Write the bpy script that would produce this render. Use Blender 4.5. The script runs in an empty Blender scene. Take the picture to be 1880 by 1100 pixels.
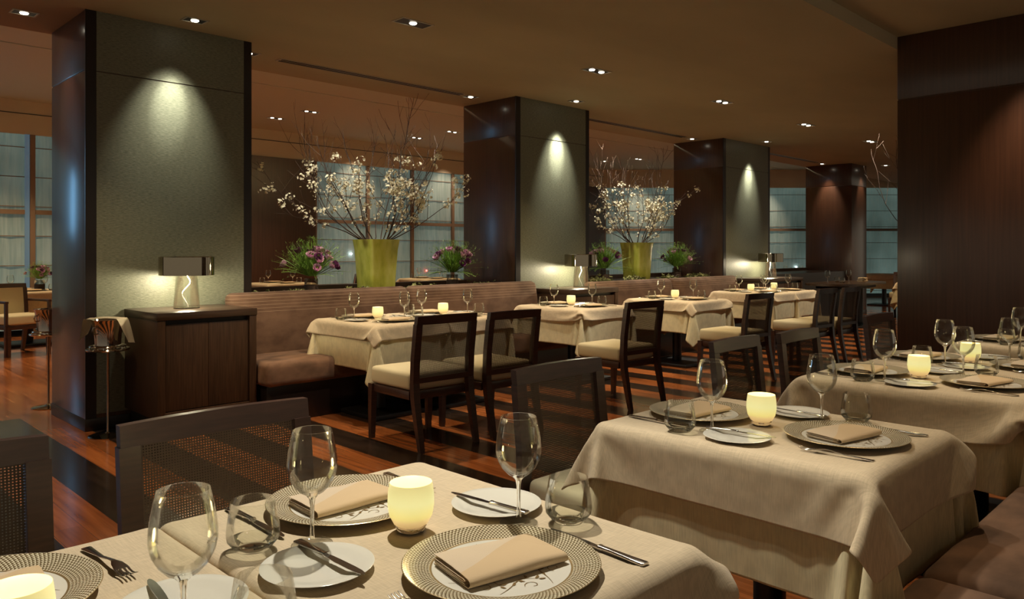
import bpy, bmesh, math, random, zlib, base64
import numpy as np
from mathutils import Vector, Matrix, Euler
random.seed(11)
sc = bpy.context.scene
C = sc.collection
PI = math.pi
R = math.radians

# ------------------------------------------------------------------ camera
# room axes: X runs to the back right of the picture, Y to the back left
EYE = 1.31
F = 1410.0
cam = bpy.data.cameras.new('camera')
cam.sensor_width = 36.0
cam.lens = 36.0 * F / 1880.0
cam.shift_y = -90.0 / 1880.0
cam.clip_start = 0.05
co = bpy.data.objects.new('camera', cam)
C.objects.link(co)
co.location = (0, 0, EYE)
co.rotation_euler = (PI / 2, 0, -PI / 4)
sc.camera = co

# ------------------------------------------------------------------ world, exposure
w = bpy.data.worlds.new('world')
sc.world = w
w.use_nodes = True
w.node_tree.nodes['Background'].inputs[0].default_value = (1.0, 0.85, 0.62, 1)
w.node_tree.nodes['Background'].inputs[1].default_value = 0.26
sc.view_settings.view_transform = 'Standard'
sc.view_settings.look = 'None'
sc.view_settings.exposure = 0.0
sc.view_settings.gamma = 1.0
sc.view_settings.use_curve_mapping = False
cy = sc.cycles
cy.use_denoising = True
cy.max_bounces = 8
cy.diffuse_bounces = 4
cy.glossy_bounces = 4
cy.transmission_bounces = 6
cy.transparent_max_bounces = 28
cy.caustics_reflective = False
cy.caustics_refractive = False
cy.sample_clamp_indirect = 4.0
cy.blur_glossy = 0.5

WARM = (1.0, 0.74, 0.43)
NEUT = (1.0, 0.92, 0.76)


def spot(loc, aim, power, size=70, blend=0.6, col=WARM, rad=0.03):
    l = bpy.data.lights.new('spot_light', 'SPOT')
    l.energy = power
    l.color = col
    l.spot_size = R(size)
    l.spot_blend = blend
    l.shadow_soft_size = rad
    o = bpy.data.objects.new('spot_light', l)
    C.objects.link(o)
    o.location = loc
    d = Vector(aim) - Vector(loc)
    o.rotation_euler = d.to_track_quat('-Z', 'Y').to_euler()
    o['kind'] = 'structure'
    return o


def point(loc, power, col=WARM, rad=0.02):
    l = bpy.data.lights.new('bulb_light', 'POINT')
    l.energy = power
    l.color = col
    l.shadow_soft_size = rad
    o = bpy.data.objects.new('bulb_light', l)
    C.objects.link(o)
    o.location = loc
    o['kind'] = 'structure'
    return o


ZC = 3.052      # main ceiling
ZR = 3.162      # ceiling over the near row
ZU = 3.588      # raised ceiling by the windows
YWIN = 13.5

# lamps of the room: (x, y) on the main ceiling, aims straight at the tables under them
MAIN_ROW = [(1.36, 4.66), (3.62, 4.69), (5.84, 4.68), (8.10, 4.62), (10.40, 4.64), (12.7, 4.62), (14.9, 4.62)]
for (x, y) in MAIN_ROW:
    spot((x, y, ZC - 0.05), (x + 0.1, y + 0.35, 0), 150, 96, 0.7)
# ceiling spots aimed at the tables of row two, no fixtures built
for (x, y, p) in [(3.0, 4.5, 130), (4.7, 4.5, 115), (6.0, 4.4, 140), (7.7, 4.2, 150), (10.1, 4.3, 180)]:
    spot((x + .25, y - .9, ZC - 0.05), (x + .3, y + .55, 0.75), p, 52, 0.5, NEUT)
# near row: fixtures in the ceiling over the aisle side
for (x, y, p, sz) in [(1.55, 2.15, 300, 58), (3.15, 2.1, 66, 70), (4.6, 2.0, 75, 70), (6.2, 1.9, 75, 70)]:
    spot((x, y, ZR - 0.05), (x - .55, 1.15, 0.75), p, sz, 0.6, NEUT)
for (x, y, p) in [(3.1, 1.0, 60), (4.6, .95, 50), (6.0, .9, 40)]:  # spots added to brighten the near bench seat
    spot((x, y, ZR - 0.05), (x - .1, .45, 0.47), p, 62, 0.6)
# column washers
spot((2.38, 5.74, ZC - .04), (2.33, 6.085, 2.15), 80, 56, 1.0, (1.0, .93, .74))
spot((1.40, 1.75, ZR - .04), (2.02, 1.10, .50), 42, 40, .8, NEUT)  # added spot grazing the second near table's cloth, not a column washer
spot((1.45, 6.50, ZC - .04), (1.72, 6.50, 2.30), 12, 50, 0.85, (1.0, .72, .5))
spot((6.86, 5.76, ZC - .04), (6.84, 6.085, 2.25), 120, 50, 1.0, (1.0, .93, .76))
spot((11.55, 5.76, ZC - .04), (11.50, 6.085, 2.25), 100, 50, 1.0, (1.0, .93, .76))
spot((15.40, 6.5, ZC - .04), (15.60, 6.5, 2.3), 55, 50, 0.85, (1.0, .8, .58))
spot((16.1, 5.85, ZC - .04), (16.1, 6.03, 2.4), 40, 50, 0.85, (1.0, .8, .58))
spot((6.50, 1.25, ZR - .04), (7.07, 1.30, 1.55), 95, 58, 0.9, (1.0, .7, .45))
spot((2.40, 5.74, ZC - .04), (2.34, 6.085, 2.45), 95, 28, 1.0, (1.0, .96, .80), .01)
spot((6.86, 5.76, ZC - .04), (6.84, 6.085, 2.50), 190, 28, 1.0, (1.0, .96, .82), .01)
spot((11.55, 5.76, ZC - .04), (11.50, 6.085, 2.50), 150, 28, 1.0, (1.0, .96, .82), .01)
# unseen strip lights added behind the columns to brighten the raised ceiling
for (x0, ln_, p) in [(-1.5, 6.0, 30), (4.6, 3.0, 28), (9.1, 3.2, 28), (13.9, 3.2, 24)]:
    l = bpy.data.lights.new('added_uplight', 'AREA')
    l.shape = 'RECTANGLE'
    l.size = ln_
    l.size_y = .06
    l.energy = p
    l.color = (1, .86, .54)
    o = bpy.data.objects.new('added_uplight', l)
    C.objects.link(o)
    o.location = (x0, 7.12, 3.12)
    o.rotation_euler = (PI + R(35), 0, 0)
    o['kind'] = 'structure'
# between the columns, over vases
for (x, y, p) in [(3.15, 6.30, 110), (5.80, 6.45, 130), (8.2, 6.4, 130), (10.3, 6.45, 130)]:
    spot((x, y, ZC - .04), (4.56 if x < 6.2 else 9.05, 6.5, 1.2), p, 75, 0.7, NEUT)
# window side of the room
for (x, y, p) in [(2.6, 12.2, 300), (6.5, 11.9, 260), (9.6, 11.9, 260), (12.5, 9.6, 250), (16.4, 8.4, 270), (0.2, 9.5, 200), (3.2, 8.8, 180), (6.6, 8.8, 180)]:
    spot((x, y, ZU - .05), (x, y, 0), p, 95, 0.7)
# washers on the shades
for (x, y, tx, ty, p) in [(8.9, 12.7, 8.9, 13.5, 110), (11.3, 12.7, 11.3, 13.5, 110), (17.2, 12.0, 17.7, 12.6, 160), (18.4, 10.8, 18.95, 11.4, 90), (19.6, 9.6, 20.1, 10.2, 170)]:
    spot((x, y, ZU - .05), (tx, ty, 2.4), p, 60, 0.9, (1, .78, .55))


# ------------------------------------------------------------------ materials
def new_mat(name):
    m = bpy.data.materials.new(name)
    m.use_nodes = True
    nt = m.node_tree
    b = nt.nodes['Principled BSDF']
    return m, nt, b


def N(nt, t, **kw):
    n = nt.nodes.new('ShaderNode' + t)
    for k, v in kw.items():
        setattr(n, k, v)
    return n


def L(nt, a, ai, b, bi):
    nt.links.new(a.outputs[ai], b.inputs[bi])


def ramp(nt, stops):
    r = N(nt, 'ValToRGB')
    el = r.color_ramp.elements
    while len(el) < len(stops):
        el.new(0.5)
    for e, (p, c) in zip(el, stops):
        e.position = p
        e.color = (*c, 1) if len(c) == 3 else c
    return r


def math_n(nt, op, a, b=None, clamp=False):
    n = N(nt, 'Math', operation=op)
    n.use_clamp = clamp
    for i, v in enumerate((a, b)):
        if v is None:
            continue
        if isinstance(v, (int, float)):
            n.inputs[i].default_value = v
        else:
            nt.links.new(v, n.inputs[i])
    return n.outputs[0]


def simple(name, col, rough=0.5, metal=0.0, spec=0.5, noise=None, bump=None, coat=0, emit=None, sheen=0):
    """noise = (scale xyz, amount, detail); bump = (scale xyz, strength)"""
    m, nt, b = new_mat(name)
    b.inputs['Base Color'].default_value = (*col, 1)
    b.inputs['Roughness'].default_value = rough
    b.inputs['Metallic'].default_value = metal
    b.inputs['Specular IOR Level'].default_value = spec
    b.inputs['Coat Weight'].default_value = coat
    b.inputs['Coat Roughness'].default_value = 0.2
    if sheen:
        b.inputs['Sheen Weight'].default_value = sheen
    tc = N(nt, 'TexCoord')
    if noise:
        s, amt = noise[0], noise[1]
        mp = N(nt, 'Mapping')
        mp.inputs['Scale'].default_value = s
        L(nt, tc, 'Object', mp, 0)
        t = N(nt, 'TexNoise')
        t.inputs['Scale'].default_value = 1
        t.inputs['Detail'].default_value = 5
        L(nt, mp, 0, t, 'Vector')
        lo = tuple(max(0, c * (1 - amt)) for c in col)
        hi = tuple(min(1, c * (1 + amt)) for c in col)
        r = ramp(nt, [(0.32, lo), (0.68, hi)])
        L(nt, t, 0, r, 0)
        L(nt, r, 0, b, 'Base Color')
    if bump:
        mp = N(nt, 'Mapping')
        mp.inputs['Scale'].default_value = bump[0]
        L(nt, tc, 'Object', mp, 0)
        t = N(nt, 'TexNoise')
        t.inputs['Scale'].default_value = 1
        t.inputs['Detail'].default_value = 3
        L(nt, mp, 0, t, 'Vector')
        bp = N(nt, 'Bump')
        bp.inputs['Strength'].default_value = bump[1]
        bp.inputs['Distance'].default_value = 0.002
        L(nt, t, 0, bp, 'Height')
        L(nt, bp, 0, b, 'Normal')
    if emit:
        b.inputs['Emission Color'].default_value = (*emit[0], 1)
        b.inputs['Emission Strength'].default_value = emit[1]
    return m


M = {}
M['chair_wood'] = simple('chair_wood', (0.052, 0.022, 0.016), 0.34, noise=((9, 9, 90), .25), spec=.6, coat=.35)
M['column_wood'] = simple('column_wood', (0.058, 0.025, 0.014), 0.32, noise=((60, 60, 1.6), .20), spec=.55, coat=.7)
M['edge_wood'] = simple('edge_wood', (0.010, 0.006, 0.005), 0.3)
M['cabinet_wood'] = simple('cabinet_wood', (0.044, 0.022, 0.011), 0.42, spec=.3, noise=((130, 130, 5), .35), bump=((300, 300, 6), .35))
M['cabinet_top'] = simple('cabinet_top', (0.045, 0.025, 0.015), 0.3, noise=((4, 90, 90), .3))
M['black'] = simple('black', (0.006, 0.005, 0.005), 0.4)
M['ceiling'] = simple('ceiling', (0.44, 0.37, 0.245), 0.75, spec=.3, noise=((.5, .9, 1), .10))
M['ceiling_low'] = simple('ceiling_low', (0.60, 0.62, 0.52), 0.7)
M['soffit'] = simple('soffit', (0.58, 0.48, 0.36), 0.8)
M['wallpaper'] = simple('wallpaper', (0.155, 0.165, 0.118), 0.42, spec=.5, noise=((34, 34, 210), .30), bump=((90, 90, 260), .5))
M['chrome'] = simple('chrome', (0.62, 0.58, 0.53), 0.07, 1.0)
M['steel'] = simple('steel', (0.55, 0.52, 0.48), 0.16, 1.0)
M['dark_chrome'] = simple('dark_chrome', (0.40, 0.35, 0.27), 0.05, 1.0)
M['porcelain'] = simple('porcelain', (0.74, 0.72, 0.64), 0.12, spec=.6)
M['napkin'] = simple('napkin', (0.62, 0.46, 0.29), 0.85, spec=.2, bump=((700, 700, 700), .25), sheen=.1)
m = M['napkin']
nt = m.node_tree
b = nt.nodes['Principled BSDF']
tc = N(nt, 'TexCoord')
sp = N(nt, 'SeparateXYZ')
L(nt, tc, 'Object', sp, 0)
wv = math_n(nt, 'MULTIPLY', math_n(nt, 'SINE', math_n(nt, 'MULTIPLY', sp.outputs[0], 22.0)), .010)
sd = math_n(nt, 'GREATER_THAN', math_n(nt, 'SUBTRACT', sp.outputs[1], math_n(nt, 'ADD', math_n(nt, 'MULTIPLY', sp.outputs[0], .42), wv)), .018)
mx = N(nt, 'MixRGB')
nt.links.new(sd, mx.inputs[0])
mx.inputs[1].default_value = (0.62, 0.46, 0.28, 1)
mx.inputs[2].default_value = (0.64, 0.52, 0.38, 1)
L(nt, mx, 0, b, 'Base Color')
M['cushion'] = simple('cushion', (0.62, 0.55, 0.37), 0.85, spec=.2, bump=((20, 20, 20), .4))
M['towel'] = simple('towel', (0.55, 0.48, 0.36), 0.9)
M['suede'] = simple('suede', (0.17, 0.095, 0.058), 0.85, spec=.2, noise=((5, 9, 7), .42), sheen=.1)
M['bark'] = simple('bark', (0.070, 0.040, 0.026), 0.7)
M['petal'] = simple('petal', (0.78, 0.72, 0.52), 0.6)
M['petal_pink'] = simple('petal_pink', (0.72, 0.42, 0.60), 0.6, noise=((90, 90, 90), .45))
M['petal_purple'] = simple('petal_purple', (0.16, 0.035, 0.14), 0.6)
M['leaf'] = simple('leaf', (0.24, 0.42, 0.07), 0.5, noise=((30, 30, 30), .5))
M['moss'] = simple('moss', (0.24, 0.25, 0.10), 0.9, noise=((60, 60, 60), .5))
M['leather'] = simple('leather', (0.22, 0.085, 0.045), 0.35)
M['trim_metal'] = simple('trim_metal', (0.50, 0.45, 0.36), 0.4, .3)
M['frame_bronze'] = simple('frame_bronze', (0.20, 0.13, 0.085), 0.5)
M['lit_pane'] = simple('lit_pane', (.1, .15, .2), 0.2, emit=((0.22, 0.52, 0.85), 5.5))
M['frame_blue'] = simple('frame_blue', (0.10, 0.16, 0.22), 0.3, emit=((0.28, 0.52, 0.75), 0.12))  # blue emission stands in for light on the jamb
M['lamp_disc'] = simple('lamp_disc', (1, 1, 1), 0.5, emit=((1.0, 0.90, 0.70), 9.0))
M['wax'] = simple('wax', (0.8, 0.75, 0.5), 0.5, emit=((1.0, 0.80, 0.3), .5))
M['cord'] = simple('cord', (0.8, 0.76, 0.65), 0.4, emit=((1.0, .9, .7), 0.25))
M['lamp_glow'] = simple('lamp_glow', (0.9, 0.85, 0.7), 0.5, emit=((1.0, 0.88, 0.62), 6.0))
M['street_white'] = simple('street_white', (1, 1, 1), 0.5, emit=((0.8, 0.95, 1.0), 25.0))
M['street_red'] = simple('street_red', (1, .2, .2), 0.5, emit=((1.0, 0.06, 0.05), 14.0))
M['rug_black'] = simple('rug_black', (0.02, 0.02, 0.02), 0.6)


def glass_mat(name, tint=(0.985, 0.99, 0.975), gloss=1.0, ior=1.33):
    """thin clear glass: see-through with a fresnel reflection"""
    m = bpy.data.materials.new(name)
    m.use_nodes = True
    nt = m.node_tree
    nt.nodes.clear()
    out = N(nt, 'OutputMaterial')
    tr = N(nt, 'BsdfTransparent')
    tr.inputs[0].default_value = (*tint, 1)
    gl = N(nt, 'BsdfGlossy')
    gl.inputs['Roughness'].default_value = 0.02
    gl.inputs['Color'].default_value = (1, 1, 1, 1)
    fr = N(nt, 'Fresnel')
    fr.inputs['IOR'].default_value = ior
    f2 = math_n(nt, 'MULTIPLY', fr.outputs[0], 0.62 * gloss, True)
    mx = N(nt, 'MixShader')
    nt.links.new(f2, mx.inputs[0])
    L(nt, tr, 0, mx, 1)
    L(nt, gl, 0, mx, 2)
    L(nt, mx, 0, out, 0)
    return m


M['glass'] = glass_mat('glass')
M['thick_glass'] = glass_mat('thick_glass', (0.93, 0.94, 0.90), 1.5, 1.55)
M['clear_acrylic'] = glass_mat('clear_acrylic', (0.97, 0.97, 0.95), 0.6)
m, nt, b = new_mat('solid_glass')
b.inputs['Base Color'].default_value = (.97, .98, .96, 1)
b.inputs['Roughness'].default_value = 0.0
b.inputs['IOR'].default_value = 1.45
b.inputs['Transmission Weight'].default_value = 1.0
M['solid_glass'] = m

# woven cane: dark strands with open square holes
m, nt, b = new_mat('woven_cane')
b.inputs['Base Color'].default_value = (0.10, 0.068, 0.048, 1)
b.inputs['Roughness'].default_value = 0.45
tc = N(nt, 'TexCoord')
sp = N(nt, 'SeparateXYZ')
L(nt, tc, 'Object', sp, 0)
fx = math_n(nt, 'FRACT', math_n(nt, 'MULTIPLY', math_n(nt, 'ADD', sp.outputs[0], 5.0), 150.0))
fz = math_n(nt, 'FRACT', math_n(nt, 'MULTIPLY', sp.outputs[2], 150.0))
hx = math_n(nt, 'LESS_THAN', fx, 0.42)
hz = math_n(nt, 'LESS_THAN', fz, 0.42)
hole = math_n(nt, 'MULTIPLY', hx, hz)
alpha = math_n(nt, 'SUBTRACT', 1.0, hole)
nt.links.new(alpha, b.inputs['Alpha'])
M['woven_cane'] = m

# linen, overlay and undercloth
def linen(name, col, scale):
    m, nt, b = new_mat(name)
    b.inputs['Roughness'].default_value = 0.9
    b.inputs['Specular IOR Level'].default_value = 0.15
    b.inputs['Sheen Weight'].default_value = 0.1
    tc = N(nt, 'TexCoord')
    acc = None
    for ax in (0, 1):
        mp = N(nt, 'Mapping')
        s = [scale * .06] * 3
        s[ax] = scale
        mp.inputs['Scale'].default_value = s
        L(nt, tc, 'Object', mp, 0)
        t = N(nt, 'TexNoise')
        t.inputs['Scale'].default_value = 1
        t.inputs['Detail'].default_value = 2
        L(nt, mp, 0, t, 'Vector')
        acc = t.outputs[0] if acc is None else math_n(nt, 'MULTIPLY', math_n(nt, 'ADD', acc, t.outputs[0]), 0.5)
    r = ramp(nt, [(0.4, tuple(c * .90 for c in col)), (0.6, tuple(min(1, c * 1.08) for c in col))])
    nt.links.new(acc, r.inputs[0])
    L(nt, r, 0, b, 'Base Color')
    bp = N(nt, 'Bump')
    bp.inputs['Strength'].default_value = 0.35
    bp.inputs['Distance'].default_value = 0.001
    nt.links.new(acc, bp.inputs['Height'])
    L(nt, bp, 0, b, 'Normal')
    return m


M['linen'] = linen('linen', (0.60, 0.49, 0.34), 420)
M['under_linen'] = linen('under_linen', (0.66, 0.58, 0.37), 300)

# charger: scale pattern on the rim, vine scrolls on the white well
m, nt, b = new_mat('charger_rim')
b.inputs['Roughness'].default_value = 0.18
tc = N(nt, 'TexCoord')
sp = N(nt, 'SeparateXYZ')
L(nt, tc, 'Object', sp, 0)
x, y = sp.outputs[0], sp.outputs[1]
r2 = math_n(nt, 'SQRT', math_n(nt, 'ADD', math_n(nt, 'MULTIPLY', x, x), math_n(nt, 'MULTIPLY', y, y)))
ang = math_n(nt, 'DIVIDE', math_n(nt, 'ARCTAN2', y, x), 2 * PI)
rows = math_n(nt, 'MULTIPLY', r2, 200.0)
rowi = math_n(nt, 'FLOOR', rows)
rowf = math_n(nt, 'FRACT', rows)
shift = math_n(nt, 'MULTIPLY', math_n(nt, 'MODULO', rowi, 2.0), 0.5)
cf = math_n(nt, 'FRACT', math_n(nt, 'ADD', math_n(nt, 'MULTIPLY', math_n(nt, 'ADD', ang, 1.0), 132.0), shift))
tri = math_n(nt, 'ABSOLUTE', math_n(nt, 'SUBTRACT', cf, 0.5))          # 0 at centre, .5 at the sides
edge = math_n(nt, 'ADD', math_n(nt, 'MULTIPLY', tri, 1.5), math_n(nt, 'MULTIPLY', rowf, 0.55))
dark = math_n(nt, 'GREATER_THAN', edge, 0.62)
mx = N(nt, 'MixRGB')
nt.links.new(dark, mx.inputs[0])
mx.inputs[1].default_value = (0.70, 0.64, 0.48, 1)
mx.inputs[2].default_value = (0.27, 0.19, 0.085, 1)
L(nt, mx, 0, b, 'Base Color')
nt.links.new(math_n(nt, 'MULTIPLY', dark, 0.55), b.inputs['Metallic'])
M['charger_rim'] = m
M['vine'] = simple('vine', (0.20, 0.12, 0.035), 0.35, .4)
M['gold_line'] = simple('gold_line', (0.42, 0.30, 0.14), 0.3, .6)

# votive glass: glowing, brighter above the wax
m, nt, b = new_mat('votive_glass')
b.inputs['Base Color'].default_value = (0.75, 0.66, 0.42, 1)
b.inputs['Roughness'].default_value = 0.35
tc = N(nt, 'TexCoord')
sp = N(nt, 'SeparateXYZ')
L(nt, tc, 'Object', sp, 0)
r = ramp(nt, [(0.010 / .1, (0.40, 0.24, 0.09)), (0.026 / .1, (0.56, 0.38, 0.15)), (0.036 / .1, (0.66, 0.56, 0.16)), (0.062 / .1, (0.66, 0.64, 0.27)), (0.098 / .1, (0.62, 0.53, 0.20))])
nt.links.new(math_n(nt, 'MULTIPLY', sp.outputs[2], 10.0), r.inputs[0])
L(nt, r, 0, b, 'Emission Color')
b.inputs['Emission Strength'].default_value = 1.0
M['votive_glass'] = m

# floor: alternating dark and orange boards, plain orange boards by the windows
m, nt, b = new_mat('floor_boards')
b.inputs['Roughness'].default_value = 0.2
b.inputs['Coat Weight'].default_value = 0.3
b.inputs['Coat Roughness'].default_value = 0.1
geo = N(nt, 'NewGeometry')
sp = N(nt, 'SeparateXYZ')
L(nt, geo, 'Position', sp, 0)
X, Y = sp.outputs[0], sp.outputs[1]
u = math_n(nt, 'DIVIDE', math_n(nt, 'SUBTRACT', X, 1.265 - 52.2), 0.522)
per = math_n(nt, 'FRACT', u)
isdark = math_n(nt, 'LESS_THAN', per, 0.49)
near = math_n(nt, 'LESS_THAN', Y, 6.95)
isdark = math_n(nt, 'MULTIPLY', isdark, near)
board = math_n(nt, 'FRACT', math_n(nt, 'MULTIPLY', u, 4.0))
joint = math_n(nt, 'LESS_THAN', board, 0.018)
bid = math_n(nt, 'FLOOR', math_n(nt, 'MULTIPLY', u, 4.0))
cmb = N(nt, 'CombineXYZ')
nt.links.new(bid, cmb.inputs[0])
wn = N(nt, 'TexWhiteNoise', noise_dimensions='2D')
cm2 = N(nt, 'CombineXYZ')
nt.links.new(bid, cm2.inputs[0])
nt.links.new(math_n(nt, 'FLOOR', math_n(nt, 'DIVIDE', math_n(nt, 'ADD', Y, math_n(nt, 'MULTIPLY', bid, 0.77)), 1.35)), cm2.inputs[1])
nt.links.new(cm2.outputs[0], wn.inputs['Vector'])
mp = N(nt, 'Mapping')
mp.inputs['Scale'].default_value = (26, 1.6, 1)
L(nt, geo, 'Position', mp, 0)
tn = N(nt, 'TexNoise')
tn.inputs['Scale'].default_value = 1
tn.inputs['Detail'].default_value = 6
L(nt, mp, 0, tn, 'Vector')
ro = ramp(nt, [(0.3, (0.24, 0.068, 0.020)), (0.7, (0.50, 0.165, 0.050))])
rd = ramp(nt, [(0.3, (0.018, 0.011, 0.008)), (0.7, (0.042, 0.025, 0.017))])
L(nt, tn, 0, ro, 0)
L(nt, tn, 0, rd, 0)
vary = N(nt, 'HueSaturation')
nt.links.new(math_n(nt, 'ADD', math_n(nt, 'MULTIPLY', wn.outputs['Value'], 0.5), 0.72), vary.inputs['Value'])
L(nt, ro, 0, vary, 'Color')
mx = N(nt, 'MixRGB')
nt.links.new(isdark, mx.inputs[0])
L(nt, vary, 0, mx, 1)
L(nt, rd, 0, mx, 2)
mj = N(nt, 'MixRGB', blend_type='MULTIPLY')
nt.links.new(math_n(nt, 'MULTIPLY', joint, 0.6), mj.inputs[0])
L(nt, mx, 0, mj, 1)
mj.inputs[2].default_value = (0.1, 0.08, 0.07, 1)
L(nt, mj, 0, b, 'Base Color')
M['floor_boards'] = m

# banquette back: suede with pale pinstripes near its top
m, nt, b = new_mat('striped_suede')
b.inputs['Roughness'].default_value = 0.85
b.inputs['Specular IOR Level'].default_value = 0.2
b.inputs['Sheen Weight'].default_value = 0.08
tc = N(nt, 'TexCoord')
sp = N(nt, 'SeparateXYZ')
L(nt, tc, 'Object', sp, 0)
st = math_n(nt, 'FRACT', math_n(nt, 'MULTIPLY', sp.outputs[2], 36.0))
st = math_n(nt, 'LESS_THAN', st, 0.10)
st = math_n(nt, 'MULTIPLY', st, math_n(nt, 'GREATER_THAN', sp.outputs[2], 0.80))
mp = N(nt, 'Mapping')
mp.inputs['Scale'].default_value = (5, 5, 9)
L(nt, tc, 'Object', mp, 0)
tn = N(nt, 'TexNoise')
tn.inputs['Scale'].default_value = 1
tn.inputs['Detail'].default_value = 5
L(nt, mp, 0, tn, 'Vector')
r = ramp(nt, [(0.35, (0.080, 0.043, 0.026)), (0.65, (0.140, 0.080, 0.050))])
L(nt, tn, 0, r, 0)
mx = N(nt, 'MixRGB')
nt.links.new(math_n(nt, 'MULTIPLY', st, 0.6), mx.inputs[0])
L(nt, r, 0, mx, 1)
mx.inputs[2].default_value = (0.36, 0.26, 0.18, 1)
L(nt, mx, 0, b, 'Base Color')
M['striped_suede'] = m

# roman shade: sheer fabric, night light from outside painted in as faint emission, thin rods
m, nt, b = new_mat('sheer_shade')
b.inputs['Roughness'].default_value = 0.7
tc = N(nt, 'TexCoord')
sp = N(nt, 'SeparateXYZ')
L(nt, tc, 'Object', sp, 0)
mp = N(nt, 'Mapping')
mp.inputs['Scale'].default_value = (22, 22, 1.2)
L(nt, tc, 'Object', mp, 0)
tn = N(nt, 'TexNoise')
tn.inputs['Scale'].default_value = 1
L(nt, mp, 0, tn, 'Vector')
r = ramp(nt, [(0.35, (0.15, 0.19, 0.17)), (0.65, (0.24, 0.27, 0.25))])
L(nt, tn, 0, r, 0)
L(nt, r, 0, b, 'Base Color')
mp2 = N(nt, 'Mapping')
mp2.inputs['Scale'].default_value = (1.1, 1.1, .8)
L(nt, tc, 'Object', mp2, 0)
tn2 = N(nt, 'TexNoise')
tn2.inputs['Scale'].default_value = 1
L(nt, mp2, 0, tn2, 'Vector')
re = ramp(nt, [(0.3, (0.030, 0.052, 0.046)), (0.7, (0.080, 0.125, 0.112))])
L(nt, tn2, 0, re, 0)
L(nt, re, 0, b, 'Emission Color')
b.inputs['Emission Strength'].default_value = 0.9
M['sheer_shade'] = m

# chartreuse glazed pot
m, nt, b = new_mat('green_glaze')
b.inputs['Roughness'].default_value = 0.22
tc = N(nt, 'TexCoord')
v = N(nt, 'TexVoronoi', feature='DISTANCE_TO_EDGE')
v.inputs['Scale'].default_value = 16
mp = N(nt, 'Mapping')
mp.inputs['Scale'].default_value = (1, 1, .45)
L(nt, tc, 'Object', mp, 0)
tn = N(nt, 'TexNoise')
tn.inputs['Scale'].default_value = 9
tn.inputs['Detail'].default_value = 6
L(nt, mp, 0, tn, 'Vector')
r = ramp(nt, [(0.3, (0.30, 0.33, 0.045)), (0.5, (0.50, 0.52, 0.085)), (0.72, (0.62, 0.62, 0.18))])
L(nt, tn, 0, r, 0)
L(nt, r, 0, b, 'Base Color')
M['green_glaze'] = m


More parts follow.
